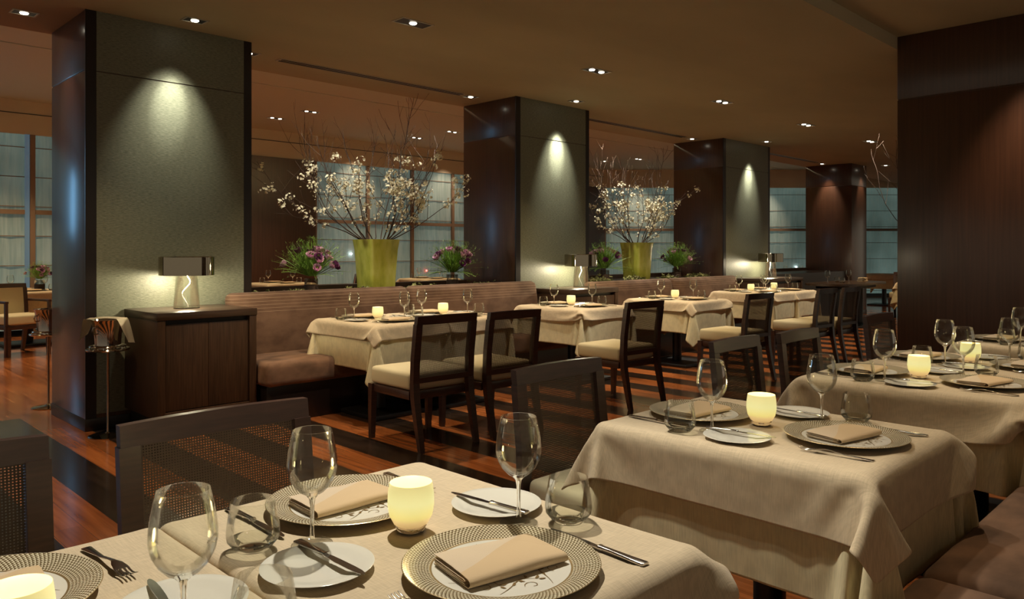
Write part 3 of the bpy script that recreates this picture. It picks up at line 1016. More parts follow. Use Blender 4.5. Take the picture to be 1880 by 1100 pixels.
# draped cloth shapes: vertex positions of the hanging linens, half millimetres, stored as differences along the weave
UNDER = [
-765,31,29,26,28,35,35,14,-22,-45,-48,-49,-18,48,50,50,50,50,50,50,49,50,50,50,50,50,50,50,50,50,50,50,50,50,50,49,46,43,50,21,14,44,-8,-8,33,43,32,
39,46,-7,-30,-28,-13,20,36,-30,0,2,1,-2,-4,1,16,19,9,-1,1,-9,-2,0,0,-1,0,-1,0,1,0,0,0,0,0,0,0,0,0,0,0,0,0,0,0,1,-1,0,3,2,2,4,-1,7,-2,0,5,-23,-17,-1,
10,31,15,-3,-33,2,1,4,0,-5,-3,7,21,16,2,0,-7,-4,-1,0,0,-1,1,0,0,0,0,0,0,0,0,0,0,0,0,0,0,0,0,0,1,0,0,-4,8,2,-1,5,5,-7,7,-1,-30,-8,8,32,17,-4,-9,-30,-2,
0,2,5,-1,-6,-2,16,22,8,0,-6,-6,1,0,0,-1,0,0,0,0,0,0,0,0,0,0,0,0,0,0,0,0,0,1,-1,1,-1,0,7,0,-6,12,3,0,6,-27,-20,5,33,21,-6,-8,-8,-17,-11,-3,-2,2,6,-1,
-7,3,22,20,0,-4,-7,0,-1,0,0,0,0,0,0,0,0,0,0,0,0,0,0,0,0,0,0,0,0,1,0,0,0,5,1,-2,10,-1,2,-6,-28,-4,32,23,-7,-7,-6,-5,19,-24,-17,-7,-3,2,6,-3,-7,13,25,8,
-4,-7,-1,1,-1,0,0,0,0,0,0,0,0,0,0,0,0,0,0,0,0,0,0,0,1,1,-2,2,5,0,1,8,-6,10,-28,-18,30,27,-6,-7,-5,-6,-7,44,-13,-23,-21,-13,-5,1,6,-4,-4,25,18,0,-11,0,
0,-1,1,0,0,0,0,0,0,0,0,0,0,0,0,0,0,0,0,0,0,0,1,-1,3,4,0,1,10,1,-10,-34,23,32,-7,-6,-4,-10,-12,-16,47,-1,-7,-19,-22,-18,-10,0,6,-6,5,33,4,-11,1,-2,0,0,
0,0,0,0,0,0,0,0,0,0,0,0,0,0,0,0,0,0,1,1,-1,3,4,0,3,6,4,-36,6,36,-5,-5,-6,-15,-17,-17,-8,46,1,0,-2,-13,-22,-22,-14,-3,5,-8,28,16,-8,-2,-2,-1,1,0,0,0,0,
0,0,0,0,0,0,0,0,0,0,0,0,0,0,0,2,-1,5,1,-1,6,5,-23,-16,48,-5,-6,-9,-22,-18,-11,-1,5,45,-1,0,2,1,-6,-18,-24,-20,-6,3,-8,57,-20,-5,-1,1,0,0,0,0,0,0,0,0,
0,0,0,0,0,0,0,0,0,0,0,0,1,0,5,0,1,10,-5,-36,49,-6,-5,-17,-27,-14,-2,6,6,0,46,1,0,-2,-1,2,1,-12,-22,-28,-9,0,9,23,-10,1,1,0,0,0,0,0,0,0,0,0,0,0,0,0,0,
0,0,0,0,0,0,1,0,5,-1,1,18,-47,45,-3,-10,-28,-24,-3,11,3,-1,-3,-3,0,16,15,9,7,1,-3,2,-3,-13,-36,-17,-4,47,-24,2,1,-1,0,0,0,0,0,1,0,0,0,0,0,0,0,0,0,0,0,
0,0,-1,3,3,1,-4,-20,33,6,-25,-36,-2,4,2,-8,-3,0,1,6,-49,5,7,12,15,18,21,16,3,0,-1,-32,-34,-4,20,2,1,0,0,0,0,0,0,-1,1,0,0,0,0,0,0,0,0,0,0,0,0,0,3,3,1,
-13,12,15,-46,-22,3,-4,3,6,9,12,13,14,13,-50,-1,0,0,0,1,1,4,25,20,19,21,-4,-53,13,2,1,1,0,0,0,0,0,0,-1,1,0,0,0,0,0,0,0,0,1,0,0,1,0,2,5,-13,24,-62,-6,
14,25,-1,11,7,8,7,7,7,4,-51,1,1,1,0,1,3,2,-5,3,5,9,29,5,-9,2,1,0,1,0,1,0,0,0,0,0,0,0,0,0,0,1,0,0,-1,0,1,0,1,-1,0,20,-54,16,14,3,-6,20,7,10,7,5,3,0,0,
19,1,0,1,1,0,-1,0,-1,-2,4,-3,-17,-1,1,-1,-1,1,-1,0,0,0,0,0,0,0,0,0,0,0,0,0,0,0,0,1,-1,0,-1,1,-5,1,1,23,10,8,6,2,1,0,-1,-1,-2,-1,0,44,0,-1,0,-1,-2,-2,
-2,-4,-4,-11,-9,-9,2,2,-1,-1,-1,0,0,0,0,0,0,0,0,0,0,0,0,1,-1,0,0,0,0,0,0,0,-1,0,1,0,-20,-5,-1,1,2,3,1,2,1,2,1,1,26,-4,-3,-6,-7,-8,-6,-5,-3,-2,-1,1,2,
17,1,-2,0,0,1,0,-1,0,0,0,1,-1,0,0,0,0,0,0,0,0,0,0,0,0,0,0,-1,-1,14,-4,-11,-9,-6,-4,-2,-1,-1,0,-1,0,-1,6,0,-4,-2,1,3,3,3,2,1,0,1,1,-14,-1,1,0,0,-1,0,0,
0,0,1,-1,0,0,0,0,0,0,0,0,0,0,-1,1,0,0,0,0,-2,-4,8,5,-1,-6,-5,-5,-3,-2,-1,-1,-1,0,3,0,3,3,2,1,0,-2,-2,-1,-1,-2,-2,-1,-1,0,0,0,0,0,0,0,1,-1,0,0,0,0,0,1,
-1,0,0,0,0,0,-1,0,1,0,0,-1,-2,-3,3,4,3,-1,-3,-2,-3,-2,-2,-1,0,0,0,0,1,-1,1,-1,0,0,0,0,0,0,0,0,0,0,0,0,0,0,1,-1,0,0,0,0,0,0,0,0,0,0,0,0,0,0,0,-1,0,1,0,
-1,-1,-1,0,1,2,2,-2,0,-2,-1,-1,-2,-1,-1,0,-1,1,0,0,1,1,0,0,0,0,0,1,-1,0,0,0,1,0,-1,0,0,0,0,0,0,1,-1,0,0,0,0,0,0,0,0,0,0,0,-1,0,1,-1,-1,1,0,1,0,-1,0,0,
-1,0,-2,1,-1,0,0,0,2,0,0,0,0,0,0,0,0,1,0,0,0,-1,0,0,0,0,0,0,0,1,-1,0,0,0,0,0,0,0,0,0,0,0,0,0,0,-1,0,1,-1,0,-1,2,0,0,-1,-1,0,-1,-1,2,1,0,0,-1,0,0,0,0,
0,0,0,0,0,0,0,0,0,0,0,0,0,0,0,1,-1,0,0,0,0,0,0,0,0,0,0,0,0,0,0,-1,1,0,-1,0,1,0,-1,1,0,0,0,-2,4,0,-2,-2,0,1,0,-1,0,0,0,0,0,0,0,0,0,0,0,0,0,0,0,0,0,1,
-1,0,0,0,0,0,0,0,0,0,0,0,0,1,-1,0,0,-1,0,1,0,-1,0,1,-1,0,0,0,0,3,0,0,1,-1,-2,0,0,-1,0,0,0,0,0,0,0,0,0,0,0,0,0,0,0,1,-1,0,0,0,0,0,0,0,0,0,0,0,1,0,-1,0,
0,0,0,0,-1,1,0,1,-1,1,-1,-1,1,0,-2,0,1,0,0,1,-1,1,0,0,0,0,0,0,1,-1,0,0,0,0,0,0,1,0,-1,0,0,0,0,0,0,0,0,0,0,0,1,-1,0,0,0,0,0,0,0,0,0,0,-1,1,-1,1,0,-1,0,
-1,1,0,-1,1,-1,1,0,0,0,0,0,0,0,0,0,0,0,0,0,1,0,-1,0,0,0,0,0,0,0,0,0,0,0,1,0,-1,0,0,0,0,0,0,0,0,0,-1,1,0,-1,1,-1,1,0,0,0,-2,0,1,0,1,0,0,0,0,0,0,0,0,0,
0,0,1,0,0,-1,0,0,0,0,0,0,0,0,0,0,0,1,0,-1,0,0,0,0,0,0,0,0,0,0,0,0,0,0,0,0,0,0,-1,0,0,3,-1,0,0,-2,0,-1,1,0,0,0,0,0,0,1,0,-1,0,0,0,0,0,0,0,0,0,0,0,0,0,
1,-1,0,0,0,0,0,0,0,0,1,-1,0,0,0,0,0,0,0,0,0,0,0,-1,3,-3,-1,0,0,2,-1,0,0,0,0,0,0,0,0,0,0,0,0,0,0,0,0,0,0,0,0,0,0,0,1,-1,0,0,0,0,0,0,0,0,0,0,0,0,0,0,0,
-1,1,0,0,0,-1,0,2,-2,1,2,-1,0,-1,1,0,0,0,0,0,0,1,-1,0,0,0,0,0,0,0,0,0,0,0,0,0,1,0,-1,0,0,0,0,0,0,0,0,0,1,-1,0,0,0,0,0,1,-2,1,-1,1,0,1,-2,-3,0,0,0,1,1,
0,1,0,0,0,0,0,0,0,0,0,0,0,0,0,0,0,0,0,0,0,1,-1,0,0,0,0,0,0,0,0,0,0,0,0,0,0,0,0,0,0,-1,2,-1,0,0,1,-1,1,-2,1,-1,2,-1,0,0,1,0,0,0,0,0,0,0,0,0,0,0,0,0,0,
0,0,0,0,1,-1,0,0,0,0,0,0,0,0,0,0,0,0,0,0,0,0,0,0,0,1,-1,0,1,-1,0,-1,0,-2,-1,2,-1,2,0,1,-1,0,0,0,0,0,0,0,0,0,0,0,0,0,0,0,0,0,1,-1,0,0,0,0,0,0,0,0,0,0,
0,0,0,0,0,0,0,0,0,0,0,0,0,-1,1,-1,2,-1,-1,1,0,1,-2,1,-1,0,1,0,0,0,0,0,1,-1,0,0,0,0,0,0,0,0,1,-1,0,0,0,0,0,0,0,0,0,0,0,1,0,0,-1,0,0,0,0,0,0,0,0,0,1,-1,
0,0,0,1,-1,1,-2,1,-1,1,0,-1,1,0,0,0,0,0,0,0,0,0,0,0,0,0,0,0,0,0,0,0,0,0,0,0,0,1,0,0,-1,0,0,0,0,0,0,0,0,0,0,0,0,-1,1,0,-1,0,-1,1,-1,1,0,1,-1,0,1,-1,-1,
1,0,0,0,0,0,0,0,0,0,0,0,1,-1,0,0,0,0,0,0,0,1,0,-1,0,0,0,0,0,0,0,0,0,0,0,0,-1,0,1,0,-1,1,0,0,1,0,-1,1,0,-1,0,0,-1,0,1,-1,1,0,0,0,0,0,0,0,0,0,1,-1,0,0,
0,0,0,0,0,1,-1,0,0,0,0,0,0,0,1,-1,0,0,0,1,-1,0,1,-1,0,0,-1,0,1,0,0,0,0,-1,0,0,0,1,-1,1,0,-1,1,0,0,0,0,0,0,0,0,0,0,0,0,0,0,0,0,1,-1,0,0,0,0,0,0,0,0,0,
0,0,0,0,-1,1,1,-1,0,1,0,1,1,0,-1,1,0,0,0,0,0,0,-2,2,-1,0,0,1,0,0,0,0,0,0,0,0,0,0,0,0,0,0,0,1,-1,0,0,0,0,0,0,0,1,0,-1,0,0,0,0,0,1,0,1,1,0,2,1,2,1,0,-1,
1,0,1,-1,0,-1,0,-1,0,0,1,0,1,0,0,0,0,0,0,0,0,0,0,0,0,0,0,0,0,0,0,0,0,1,0,0,-1,0,0,0,0,0,2,2,1,2,3,2,2,1,2,0,0,-2,1,1,0,0,1,0,0,0,-2,0,-1,-2,3,0,1,0,0,
0,0,0,0,0,0,0,0,0,0,1,-1,0,0,0,0,1,-1,0,0,0,0,1,-1,2,5,3,3,3,2,-1,1,0,0,-1,0,0,-9,2,2,2,2,1,1,2,0,2,0,1,0,-7,1,0,0,0,0,0,0,0,0,0,0,0,0,0,0,0,0,0,0,1,
-1,0,0,0,0,0,0,2,13,0,0,-2,-3,-4,-3,-4,-3,-3,-3,-4,-2,-25,3,2,3,3,4,4,2,4,0,-2,-3,6,-3,1,0,0,1,0,0,0,0,0,0,0,0,0,1,-1,0,0,0,0,0,0,0,0,1,0,0,1,-1,-16,
-6,-5,-4,-4,-2,0,0,-1,-1,0,0,-1,-47,1,2,2,2,3,3,5,5,8,9,10,-3,-1,0,1,0,-1,1,0,0,1,-1,0,0,0,1,-1,0,0,0,0,1,-1,0,0,1,-1,0,1,2,-1,-4,1,0,1,2,-13,-6,-4,
-3,-2,-2,2,2,-49,0,0,0,0,0,-1,0,0,-1,2,3,11,31,0,3,1,0,0,0,1,-1,0,0,0,0,0,0,0,0,0,0,-1,1,0,0,-1,1,0,0,2,-2,0,0,0,1,1,17,8,7,7,5,5,-1,1,-50,0,0,1,2,3,
5,5,8,11,12,17,19,-10,-21,0,0,0,-1,0,-1,0,0,0,0,1,-1,0,0,0,0,0,0,-1,0,1,0,-1,0,-2,-2,11,26,10,5,3,1,0,0,0,-1,1,0,0,0,-35,5,7,8,8,9,9,11,10,7,4,-7,-51,
6,18,-4,-3,-2,0,0,0,0,0,1,0,-1,0,0,0,0,0,0,0,0,0,-1,0,0,-4,-5,-5,-3,-2,25,10,7,7,4,5,3,4,2,1,3,-1,7,8,7,7,6,5,4,0,-3,2,-35,-44,34,11,5,-11,-2,0,0,0,0,
0,0,-1,0,0,0,0,0,0,0,0,0,0,0,0,0,-1,-1,-7,-3,-2,35,-56,13,14,8,5,0,-4,-4,0,5,4,5,37,4,3,0,0,-5,0,3,-14,-50,-13,40,-5,5,7,-12,1,-1,0,0,0,0,0,0,0,0,0,0,
0,0,0,0,0,0,0,0,0,-3,2,-7,4,7,-24,58,-54,-20,14,12,11,9,-5,-4,-8,-3,-3,44,-1,-2,-4,0,6,-5,-36,-35,3,37,-6,29,-22,0,-9,2,-1,0,0,0,0,0,0,0,0,0,0,0,0,0,
0,0,0,0,0,0,-1,1,-5,0,-8,16,-7,40,-33,-42,4,11,14,20,6,1,-7,-2,39,-2,0,6,-1,-20,-40,-17,9,34,0,17,-6,-11,-2,-7,1,0,0,0,0,0,0,0,0,0,0,0,0,0,0,0,0,0,0,
0,-1,0,1,-5,0,-5,7,-19,30,24,-16,-47,-9,5,12,17,14,10,1,39,3,2,-13,-29,-31,-5,11,33,6,1,13,-42,20,-2,-7,0,1,0,0,0,0,0,0,0,0,0,0,0,0,0,0,0,0,0,0,-1,0,
1,-4,-1,-2,1,11,-28,37,12,-6,-41,-17,-1,6,12,16,13,44,-5,-24,-28,-19,0,12,33,8,-9,17,-17,-14,10,-4,-1,-5,2,0,0,0,0,0,0,0,0,0,0,0,0,0,0,0,0,0,0,-1,1,
-1,-3,-2,7,-9,5,-16,6,33,4,-4,-33,-21,-6,2,7,13,28,-31,-21,-10,2,15,32,9,-8,5,6,-26,-2,8,-3,0,-3,0,-1,0,0,0,0,0,0,0,0,0,0,0,0,0,0,0,0,0,0,-1,1,-3,-2,
-1,-8,10,-3,-19,24,24,2,-4,-26,-22,-10,-2,2,-20,-10,-4,4,16,31,9,-14,-3,22,-17,-25,13,5,-3,-1,-3,0,1,0,0,0,0,0,0,0,0,0,0,0,0,0,0,0,-1,-1,0,1,0,-3,-2,
0,-9,8,9,-22,-5,30,17,1,-6,-19,-21,-12,-6,-31,-2,5,18,29,9,-14,-3,16,-1,-28,-3,8,4,-4,1,-3,-1,0,0,0,0,0,0,0,0,0,0,0,0,0,0,0,-1,1,0,-1,0,0,-1,-4,-1,-5,
3,8,-6,-19,10,27,11,2,-7,-14,-20,-12,-31,6,19,26,10,-14,-5,10,11,-22,-16,1,9,3,-4,1,-3,-1,0,0,0,0,0,0,0,0,0,0,0,0,0,0,0,0,0,-1,1,0,0,-2,-3,-2,-5,1,7,
1,-13,-10,19,21,8,1,-7,-11,-17,-22,21,23,10,-14,-6,6,12,-7,-24,-7,5,8,1,-3,2,-4,-1,0,0,0,0,0,0,0,0,0,0,0,0,0,0,0,0,0,0,0,0,-1,-1,-4,-2,-2,-2,7,6,-10,
-15,2,22,15,6,-1,-4,-10,3,19,10,-12,-6,2,8,8,-25,-13,0,4,7,1,-4,2,-2,-2,0,0,0,0,0,0,0,0,0,0,0,0,0,0,0,0,-1,1,0,0,-1,0,-4,-3,-1,-4,7,3,-1,-11,-12,11,
22,11,4,-3,-1,-969,-17,-20,-23,-21,-7,19,42,42,20,-3,-1,46,12,3,1,4,5,4,-1,-2,-1,3,5,3,-2,-4,-2,-3,0,0,0,1,-1,-2,-9,-19,-26,-4,45,48,24,-49,-49,-37,
20,34,27,-6,-38,-25,-28,-37,-32,2,20,1,2,1,-2,-11,-18,-13,4,12,1,2,-5,9,-4,-3,3,3,-1,0,1,-2,1,-1,-1,-1,1,1,0,0,1,0,0,1,0,2,1,0,-2,-1,-1,-6,0,0,9,3,1,
-11,-29,7,1,-7,4,34,12,16,1,4,4,0,-5,-15,-18,-7,11,15,-7,-4,7,-2,-3,2,2,-1,0,0,0,-1,1,-1,1,1,-2,2,0,-1,1,-1,0,2,1,2,0,-3,2,-4,-5,0,-1,11,10,-9,-30,-4,
7,-7,-1,38,14,8,20,-4,-1,5,6,-1,-8,-19,-17,3,16,1,-7,6,-2,0,1,2,0,0,-2,2,-1,0,-1,0,1,1,-1,0,0,0,1,0,0,2,2,0,-2,0,-4,-4,0,1,12,0,-15,-24,11,-5,-6,43,
13,8,5,33,-9,-6,-3,5,7,-2,-13,-21,-11,14,8,-8,7,0,-3,2,0,0,-1,1,0,0,-1,1,0,-1,1,0,0,1,-1,0,1,0,2,1,2,-3,0,-5,-4,1,3,12,-3,-33,1,3,-9,47,12,6,4,2,38,1,
-9,-8,-6,4,7,-2,-20,-23,2,25,-14,4,0,-1,2,1,-1,0,0,1,-1,0,-1,1,0,0,1,-1,1,0,-1,-1,2,1,3,0,-2,-1,-5,-2,0,5,16,-27,-18,11,-14,51,10,6,3,1,1,17,16,8,-5,
-11,-8,3,7,-4,-26,-17,14,2,3,-6,6,3,-2,0,0,1,-1,0,-1,0,0,0,1,0,1,-1,0,0,0,-1,2,4,1,-2,-2,-8,1,-1,8,-1,-28,7,-12,54,8,5,2,3,0,-5,-5,12,17,14,2,-8,-11,
-1,7,-7,-35,1,10,2,13,-11,1,-1,0,0,0,0,0,-1,0,1,0,0,1,-1,0,0,0,1,-2,1,3,5,-4,-2,-10,2,0,11,-16,-16,-3,55,7,4,3,2,-4,-13,-20,-15,3,9,16,19,8,-3,-11,-4,
5,-13,-35,18,-1,12,-5,-1,-2,-1,0,1,0,0,0,-1,0,1,0,0,1,-1,0,1,-1,-1,-1,5,4,-2,-5,-13,8,0,20,-43,4,52,5,3,4,-1,-11,-20,-19,-13,-14,-4,-1,6,14,21,15,3,
-9,-7,4,-26,-2,-8,12,-1,-1,-2,0,0,0,1,-1,-1,1,0,0,0,0,0,0,0,0,0,0,-2,2,6,0,-5,0,-6,1,-17,-1,51,5,3,4,-9,-20,-23,-15,-8,0,11,-9,-9,-9,-4,7,21,22,10,-4,
-10,2,-42,6,10,1,-1,-2,-1,1,0,0,0,-1,0,0,1,0,0,0,0,1,-1,0,1,-3,-1,8,1,-5,0,-7,9,-25,53,3,6,-1,-25,-25,-21,-4,1,4,3,49,-3,-8,-12,-15,-17,-11,6,28,16,8,
-12,-8,-31,10,6,-4,-3,0,1,0,0,0,0,0,0,0,0,0,0,0,-1,1,0,1,0,-4,6,6,-9,2,-16,-7,60,-6,9,-19,-43,-10,-1,12,9,11,13,14,15,10,10,9,5,0,-11,-20,-23,1,12,34,
-9,-25,-8,12,-10,-3,1,0,0,0,0,0,0,0,0,0,0,0,0,0,0,0,0,3,-5,2,17,-17,-2,-17,65,-17,9,-43,-13,24,11,13,10,7,3,0,-5,1,-3,0,0,3,5,7,11,22,3,-5,-20,7,3,
-40,4,1,3,1,0,0,0,0,0,0,0,0,0,0,0,0,0,-2,0,0,0,5,-10,-1,-1,0,51,-19,-2,-14,26,13,0,2,-1,-2,-2,-5,-6,-4,7,3,2,2,3,3,5,3,-10,4,8,9,12,1,-5,-1,-1,0,-1,0,
0,0,0,0,0,0,0,0,0,0,0,0,1,-1,0,1,0,2,-1,0,-1,-16,5,12,4,0,0,-1,-3,-5,-7,-8,-4,-1,0,47,0,-1,1,0,-1,0,1,0,1,-2,2,2,1,4,-3,0,-1,0,0,0,0,0,0,0,0,0,0,0,0,
0,-1,0,1,0,0,0,0,1,1,3,-2,-2,-6,-5,-8,-7,-4,-3,-1,2,3,4,1,0,26,0,1,0,1,3,3,2,3,3,5,3,1,-1,1,1,-1,0,0,0,0,0,0,0,0,0,0,0,0,0,0,0,0,0,0,0,0,0,1,-1,0,0,0,
-4,-3,0,0,2,0,2,0,0,0,1,1,44,1,2,2,2,0,-1,0,-1,-1,0,-1,1,3,0,0,0,0,0,0,0,0,0,0,0,0,0,0,0,0,0,0,0,0,0,0,0,0,0,1,0,0,-3,1,1,-2,-1,-2,-1,-1,0,0,0,-1,-1,
50,1,0,0,0,0,0,-1,0,-1,0,0,0,2,1,-1,0,0,0,0,0,0,0,0,0,0,0,0,0,0,0,0,0,0,0,0,0,0,0,0,0,0,0,0,-1,1,0,0,-1,-1,-1,1,-1,0,0,51,0,0,0,-1,-1,0,1,0,1,-1,1,0,
0,0,1,-1,0,0,0,0,0,0,0,0,0,0,0,0,0,0,0,0,0,0,0,0,0,0,0,0,0,0,0,0,0,0,0,0,0,0,-1,0,0,0,51,0,0,0,0,0,0,0,0,0,0,0,0,0,0,0,1,-1,0,0,0,0,0,0,0,0,0,0,0,0,0,
1,-1,0,0,0,1,-1,0,0,0,0,0,0,0,0,0,0,0,0,0,0,0,0,0,51,0,0,0,-1,1,0,0,0,0,0,0,0,0,0,0,0,1,0,-1,0,0,0,0,0,0,0,0,0,0,0,0,0,0,0,0,0,1,-1,0,0,0,0,0,0,0,0,0,
0,0,0,0,0,0,0,51,0,0,0,0,0,0,0,0,0,0,0,0,0,0,0,0,0,0,1,0,-1,0,0,0,0,0,0,0,0,0,0,1,-1,0,0,0,0,1,0,0,-1,0,0,0,0,0,0,0,0,0,0,0,0,0,51,0,0,0,0,0,0,0,0,0,
0,0,0,0,0,0,0,0,0,0,0,1,-1,0,0,0,0,0,0,0,0,0,0,0,0,0,0,0,0,0,0,0,0,0,0,0,0,0,0,0,0,0,0,0,0,51,0,0,0,0,0,0,0,0,0,0,0,0,0,1,-1,0,0,0,0,0,0,1,0,-1,0,0,0,
0,0,0,0,0,1,-1,0,0,0,0,0,0,0,0,0,0,0,0,0,0,0,0,0,0,0,0,51,0,0,-1,1,0,0,0,0,0,0,0,0,0,0,0,0,0,0,0,0,0,0,0,1,-1,0,0,0,0,0,0,0,0,1,-1,0,0,0,0,0,0,0,0,0,
0,0,0,0,0,0,0,0,0,0,51,0,0,0,0,0,0,0,0,0,0,0,0,0,0,1,-1,0,0,0,0,0,0,0,0,1,-1,0,0,0,0,0,0,0,0,0,0,0,0,0,0,0,0,0,0,0,0,0,0,0,0,0,0,0,0,51,0,0,0,0,0,0,0,
0,0,0,0,0,0,0,0,1,-1,0,0,0,0,0,0,0,0,1,-1,0,0,0,0,0,0,0,1,0,-1,0,0,0,0,0,0,0,0,0,0,0,0,0,0,0,0,0,51,0,0,0,0,0,0,0,0,0,1,-1,0,0,0,0,0,0,0,0,0,0,0,0,0,
0,0,1,-1,0,0,0,0,0,0,0,0,1,-1,0,0,0,0,0,0,0,0,0,0,0,0,0,0,0,0,51,0,0,0,0,0,0,0,0,0,0,0,0,0,0,0,0,1,0,-1,0,0,0,0,0,0,0,0,1,-1,0,0,0,0,0,0,0,0,1,-1,0,0,
0,0,0,0,0,0,0,0,0,0,0,0,0,51,0,0,0,0,0,0,0,0,0,0,0,0,0,0,0,0,0,0,1,-1,0,0,0,0,0,0,0,0,1,-1,0,0,0,0,0,0,0,0,1,-1,0,0,0,0,0,0,0,0,0,0,0,0,0,0,51,0,0,0,
0,0,0,0,0,0,0,1,-1,0,0,0,0,0,0,0,1,-1,0,0,0,0,0,0,0,0,1,0,-1,0,0,0,0,0,0,0,1,-1,0,0,0,0,0,0,0,0,0,0,0,0,0,51,0,-1,1,0,0,0,0,0,0,0,0,0,0,0,0,0,0,0,0,0,
1,-1,0,0,0,0,0,0,0,0,0,1,-1,0,0,0,0,0,0,0,1,-1,0,0,0,0,0,0,0,0,0,0,0,0,51,0,0,0,0,0,0,0,0,0,0,0,1,-1,0,0,0,0,0,0,0,0,1,-1,0,0,0,0,0,0,0,0,0,1,-1,0,0,
0,0,0,0,0,0,0,0,0,0,0,0,0,0,0,0,0,0,51,-1,1,0,0,0,0,0,0,0,0,0,0,0,0,0,0,0,0,0,0,0,0,1,-1,0,0,0,0,0,0,0,0,0,1,-1,0,0,0,0,0,0,0,0,0,0,0,0,0,0,0,0,0,0,0,
51,0,0,0,0,0,0,0,0,0,0,0,0,1,-1,0,0,0,0,0,0,0,0,0,0,0,0,0,0,0,0,0,0,0,0,1,0,-1,0,0,0,0,0,0,0,0,0,0,0,0,0,0,0,0,0,51,0,0,0,0,0,0,0,0,0,0,0,0,0,1,0,0,
-1,0,0,0,0,0,0,1,-1,0,0,0,0,0,0,0,0,0,0,0,1,-1,0,0,0,1,-1,0,0,0,0,0,0,0,0,0,0,0,51,0,0,0,0,0,0,0,0,0,0,0,0,0,0,0,0,1,-1,0,0,0,0,0,0,1,-1,0,0,0,0,0,0,
0,0,0,0,0,1,-1,0,0,0,0,0,0,0,0,0,0,0,0,0,0,0,51,0,0,0,0,0,0,0,0,0,0,0,0,0,0,0,0,0,1,-1,0,0,0,0,0,0,0,0,0,0,0,0,0,0,0,0,0,0,0,1,-1,0,0,0,0,0,0,0,0,0,0,
0,0,0,0,51,0,0,0,0,0,0,0,0,0,0,0,0,0,0,0,0,0,0,1,-1,0,0,0,0,0,1,-1,0,0,0,0,0,0,0,0,0,0,0,0,0,0,0,0,0,0,0,0,0,0,0,0,0,0,0,51,0,0,0,0,0,0,0,0,0,0,0,0,0,
0,0,0,0,0,0,0,0,0,0,0,0,0,0,0,0,0,0,0,0,0,0,0,0,0,0,1,-1,0,0,0,0,0,0,0,0,0,0,-1,0,0,51,0,0,0,0,0,0,0,0,0,0,0,0,0,0,0,0,0,0,0,0,0,0,0,0,0,0,0,0,0,0,0,
0,0,0,0,0,0,0,0,0,0,0,0,0,0,-1,0,0,0,-1,0,0,-1,0,51,0,0,0,0,0,0,0,0,0,0,0,0,0,1,0,0,-1,0,0,1,-1,0,0,0,0,0,0,0,0,0,0,0,0,0,0,0,0,0,0,0,0,0,0,-1,-1,0,
-1,0,-1,1,-1,1,0,0,50,1,0,0,0,0,0,0,0,0,-1,0,0,1,0,0,0,0,0,0,0,0,0,0,0,0,0,0,0,0,0,0,0,0,0,0,0,1,0,0,-1,0,-3,1,0,0,1,1,0,0,0,0,-1,-1,-1,44,2,1,1,1,1,
1,0,0,0,0,0,0,0,1,-1,0,1,-1,0,0,0,0,0,0,0,0,0,0,0,0,0,0,0,0,0,0,0,0,0,1,-2,-1,-3,-2,-2,-4,-2,0,0,-2,0,-1,1,-1,19,3,3,3,3,3,3,4,4,3,3,0,0,1,-1,1,-1,0,
0,0,0,0,0,0,0,0,0,0,0,0,0,0,0,0,0,0,0,0,0,1,0,-1,0,0,0,-1,1,-1,-2,-2,-1,-1,-1,1,1,-7,-3,-1,-1,1,0,2,2,3,5,8,12,15,17,2,-3,0,-1,0,0,-1,1,0,0,-1,0,0,1,
0,0,0,0,0,0,0,0,0,-1,2,1,2,-4,-1,0,0,1,0,-4,-4,-6,-6,-9,-15,2,0,-4,5,6,6,6,7,6,6,6,4,2,-4,-25,10,15,1,0,-1,0,-1,0,0,-1,0,1,0,0,0,0,0,0,0,0,0,0,0,0,1,
0,-1,1,5,-13,-9,-10,-9,-8,-4,-3,-1,-1,2,9,-6,2,37,5,3,3,1,0,-2,-5,-10,-10,-25,19,25,0,-45,-2,12,-9,1,1,2,0,2,0,0,0,0,0,0,0,1,0,0,0,0,0,-1,-3,18,-21,4,
-19,56,10,-1,-2,-4,-3,-5,-4,-4,-5,-5,-10,-14,48,-2,-4,-6,-7,-10,-12,-11,-13,14,43,-14,15,-64,47,-24,5,-5,0,0,0,0,0,0,0,0,1,0,0,0,-1,0,0,0,0,-1,-1,11,
3,-12,12,-4,-37,28,42,6,2,0,0,0,-1,0,1,0,-1,25,-8,-8,-9,-11,-12,0,13,41,3,-11,16,-69,62,-17,-13,0,-2,0,0,0,0,0,0,1,0,-1,0,0,0,0,0,0,0,0,0,3,10,-5,-8,
-13,42,-42,-2,-10,47,18,6,2,0,1,0,-1,-1,0,-5,-7,-7,-7,0,19,25,22,-16,4,10,-68,32,18,-9,-5,-5,-1,0,0,0,1,-1,0,0,0,0,0,1,0,0,0,0,0,-1,0,7,1,-3,-3,-6,16,
14,-59,19,-18,31,27,14,7,1,-2,0,2,0,-23,-4,1,12,25,23,1,-15,11,6,-66,11,35,1,-9,-2,-8,1,0,0,0,0,0,1,-1,0,1,0,-1,0,0,1,-1,0,1,2,4,1,-3,-3,-5,5,16,-11,
-42,16,-12,12,28,19,12,8,0,-2,0,-24,8,18,25,13,-13,-6,12,3,-62,0,27,17,-2,-7,-2,-10,2,0,1,0,0,0,0,0,1,-1,0,1,0,0,-1,1,0,1,3,2,0,-3,-1,-7,2,19,4,-39,
-14,9,-6,1,22,21,15,13,5,0,-6,22,21,1,-14,0,11,1,-60,-5,14,38,-5,-5,-6,1,-14,6,0,0,0,0,1,-1,1,-1,1,0,-1,0,1,0,0,1,1,3,1,0,-3,-2,-5,-7,23,3,-3,-44,1,5,
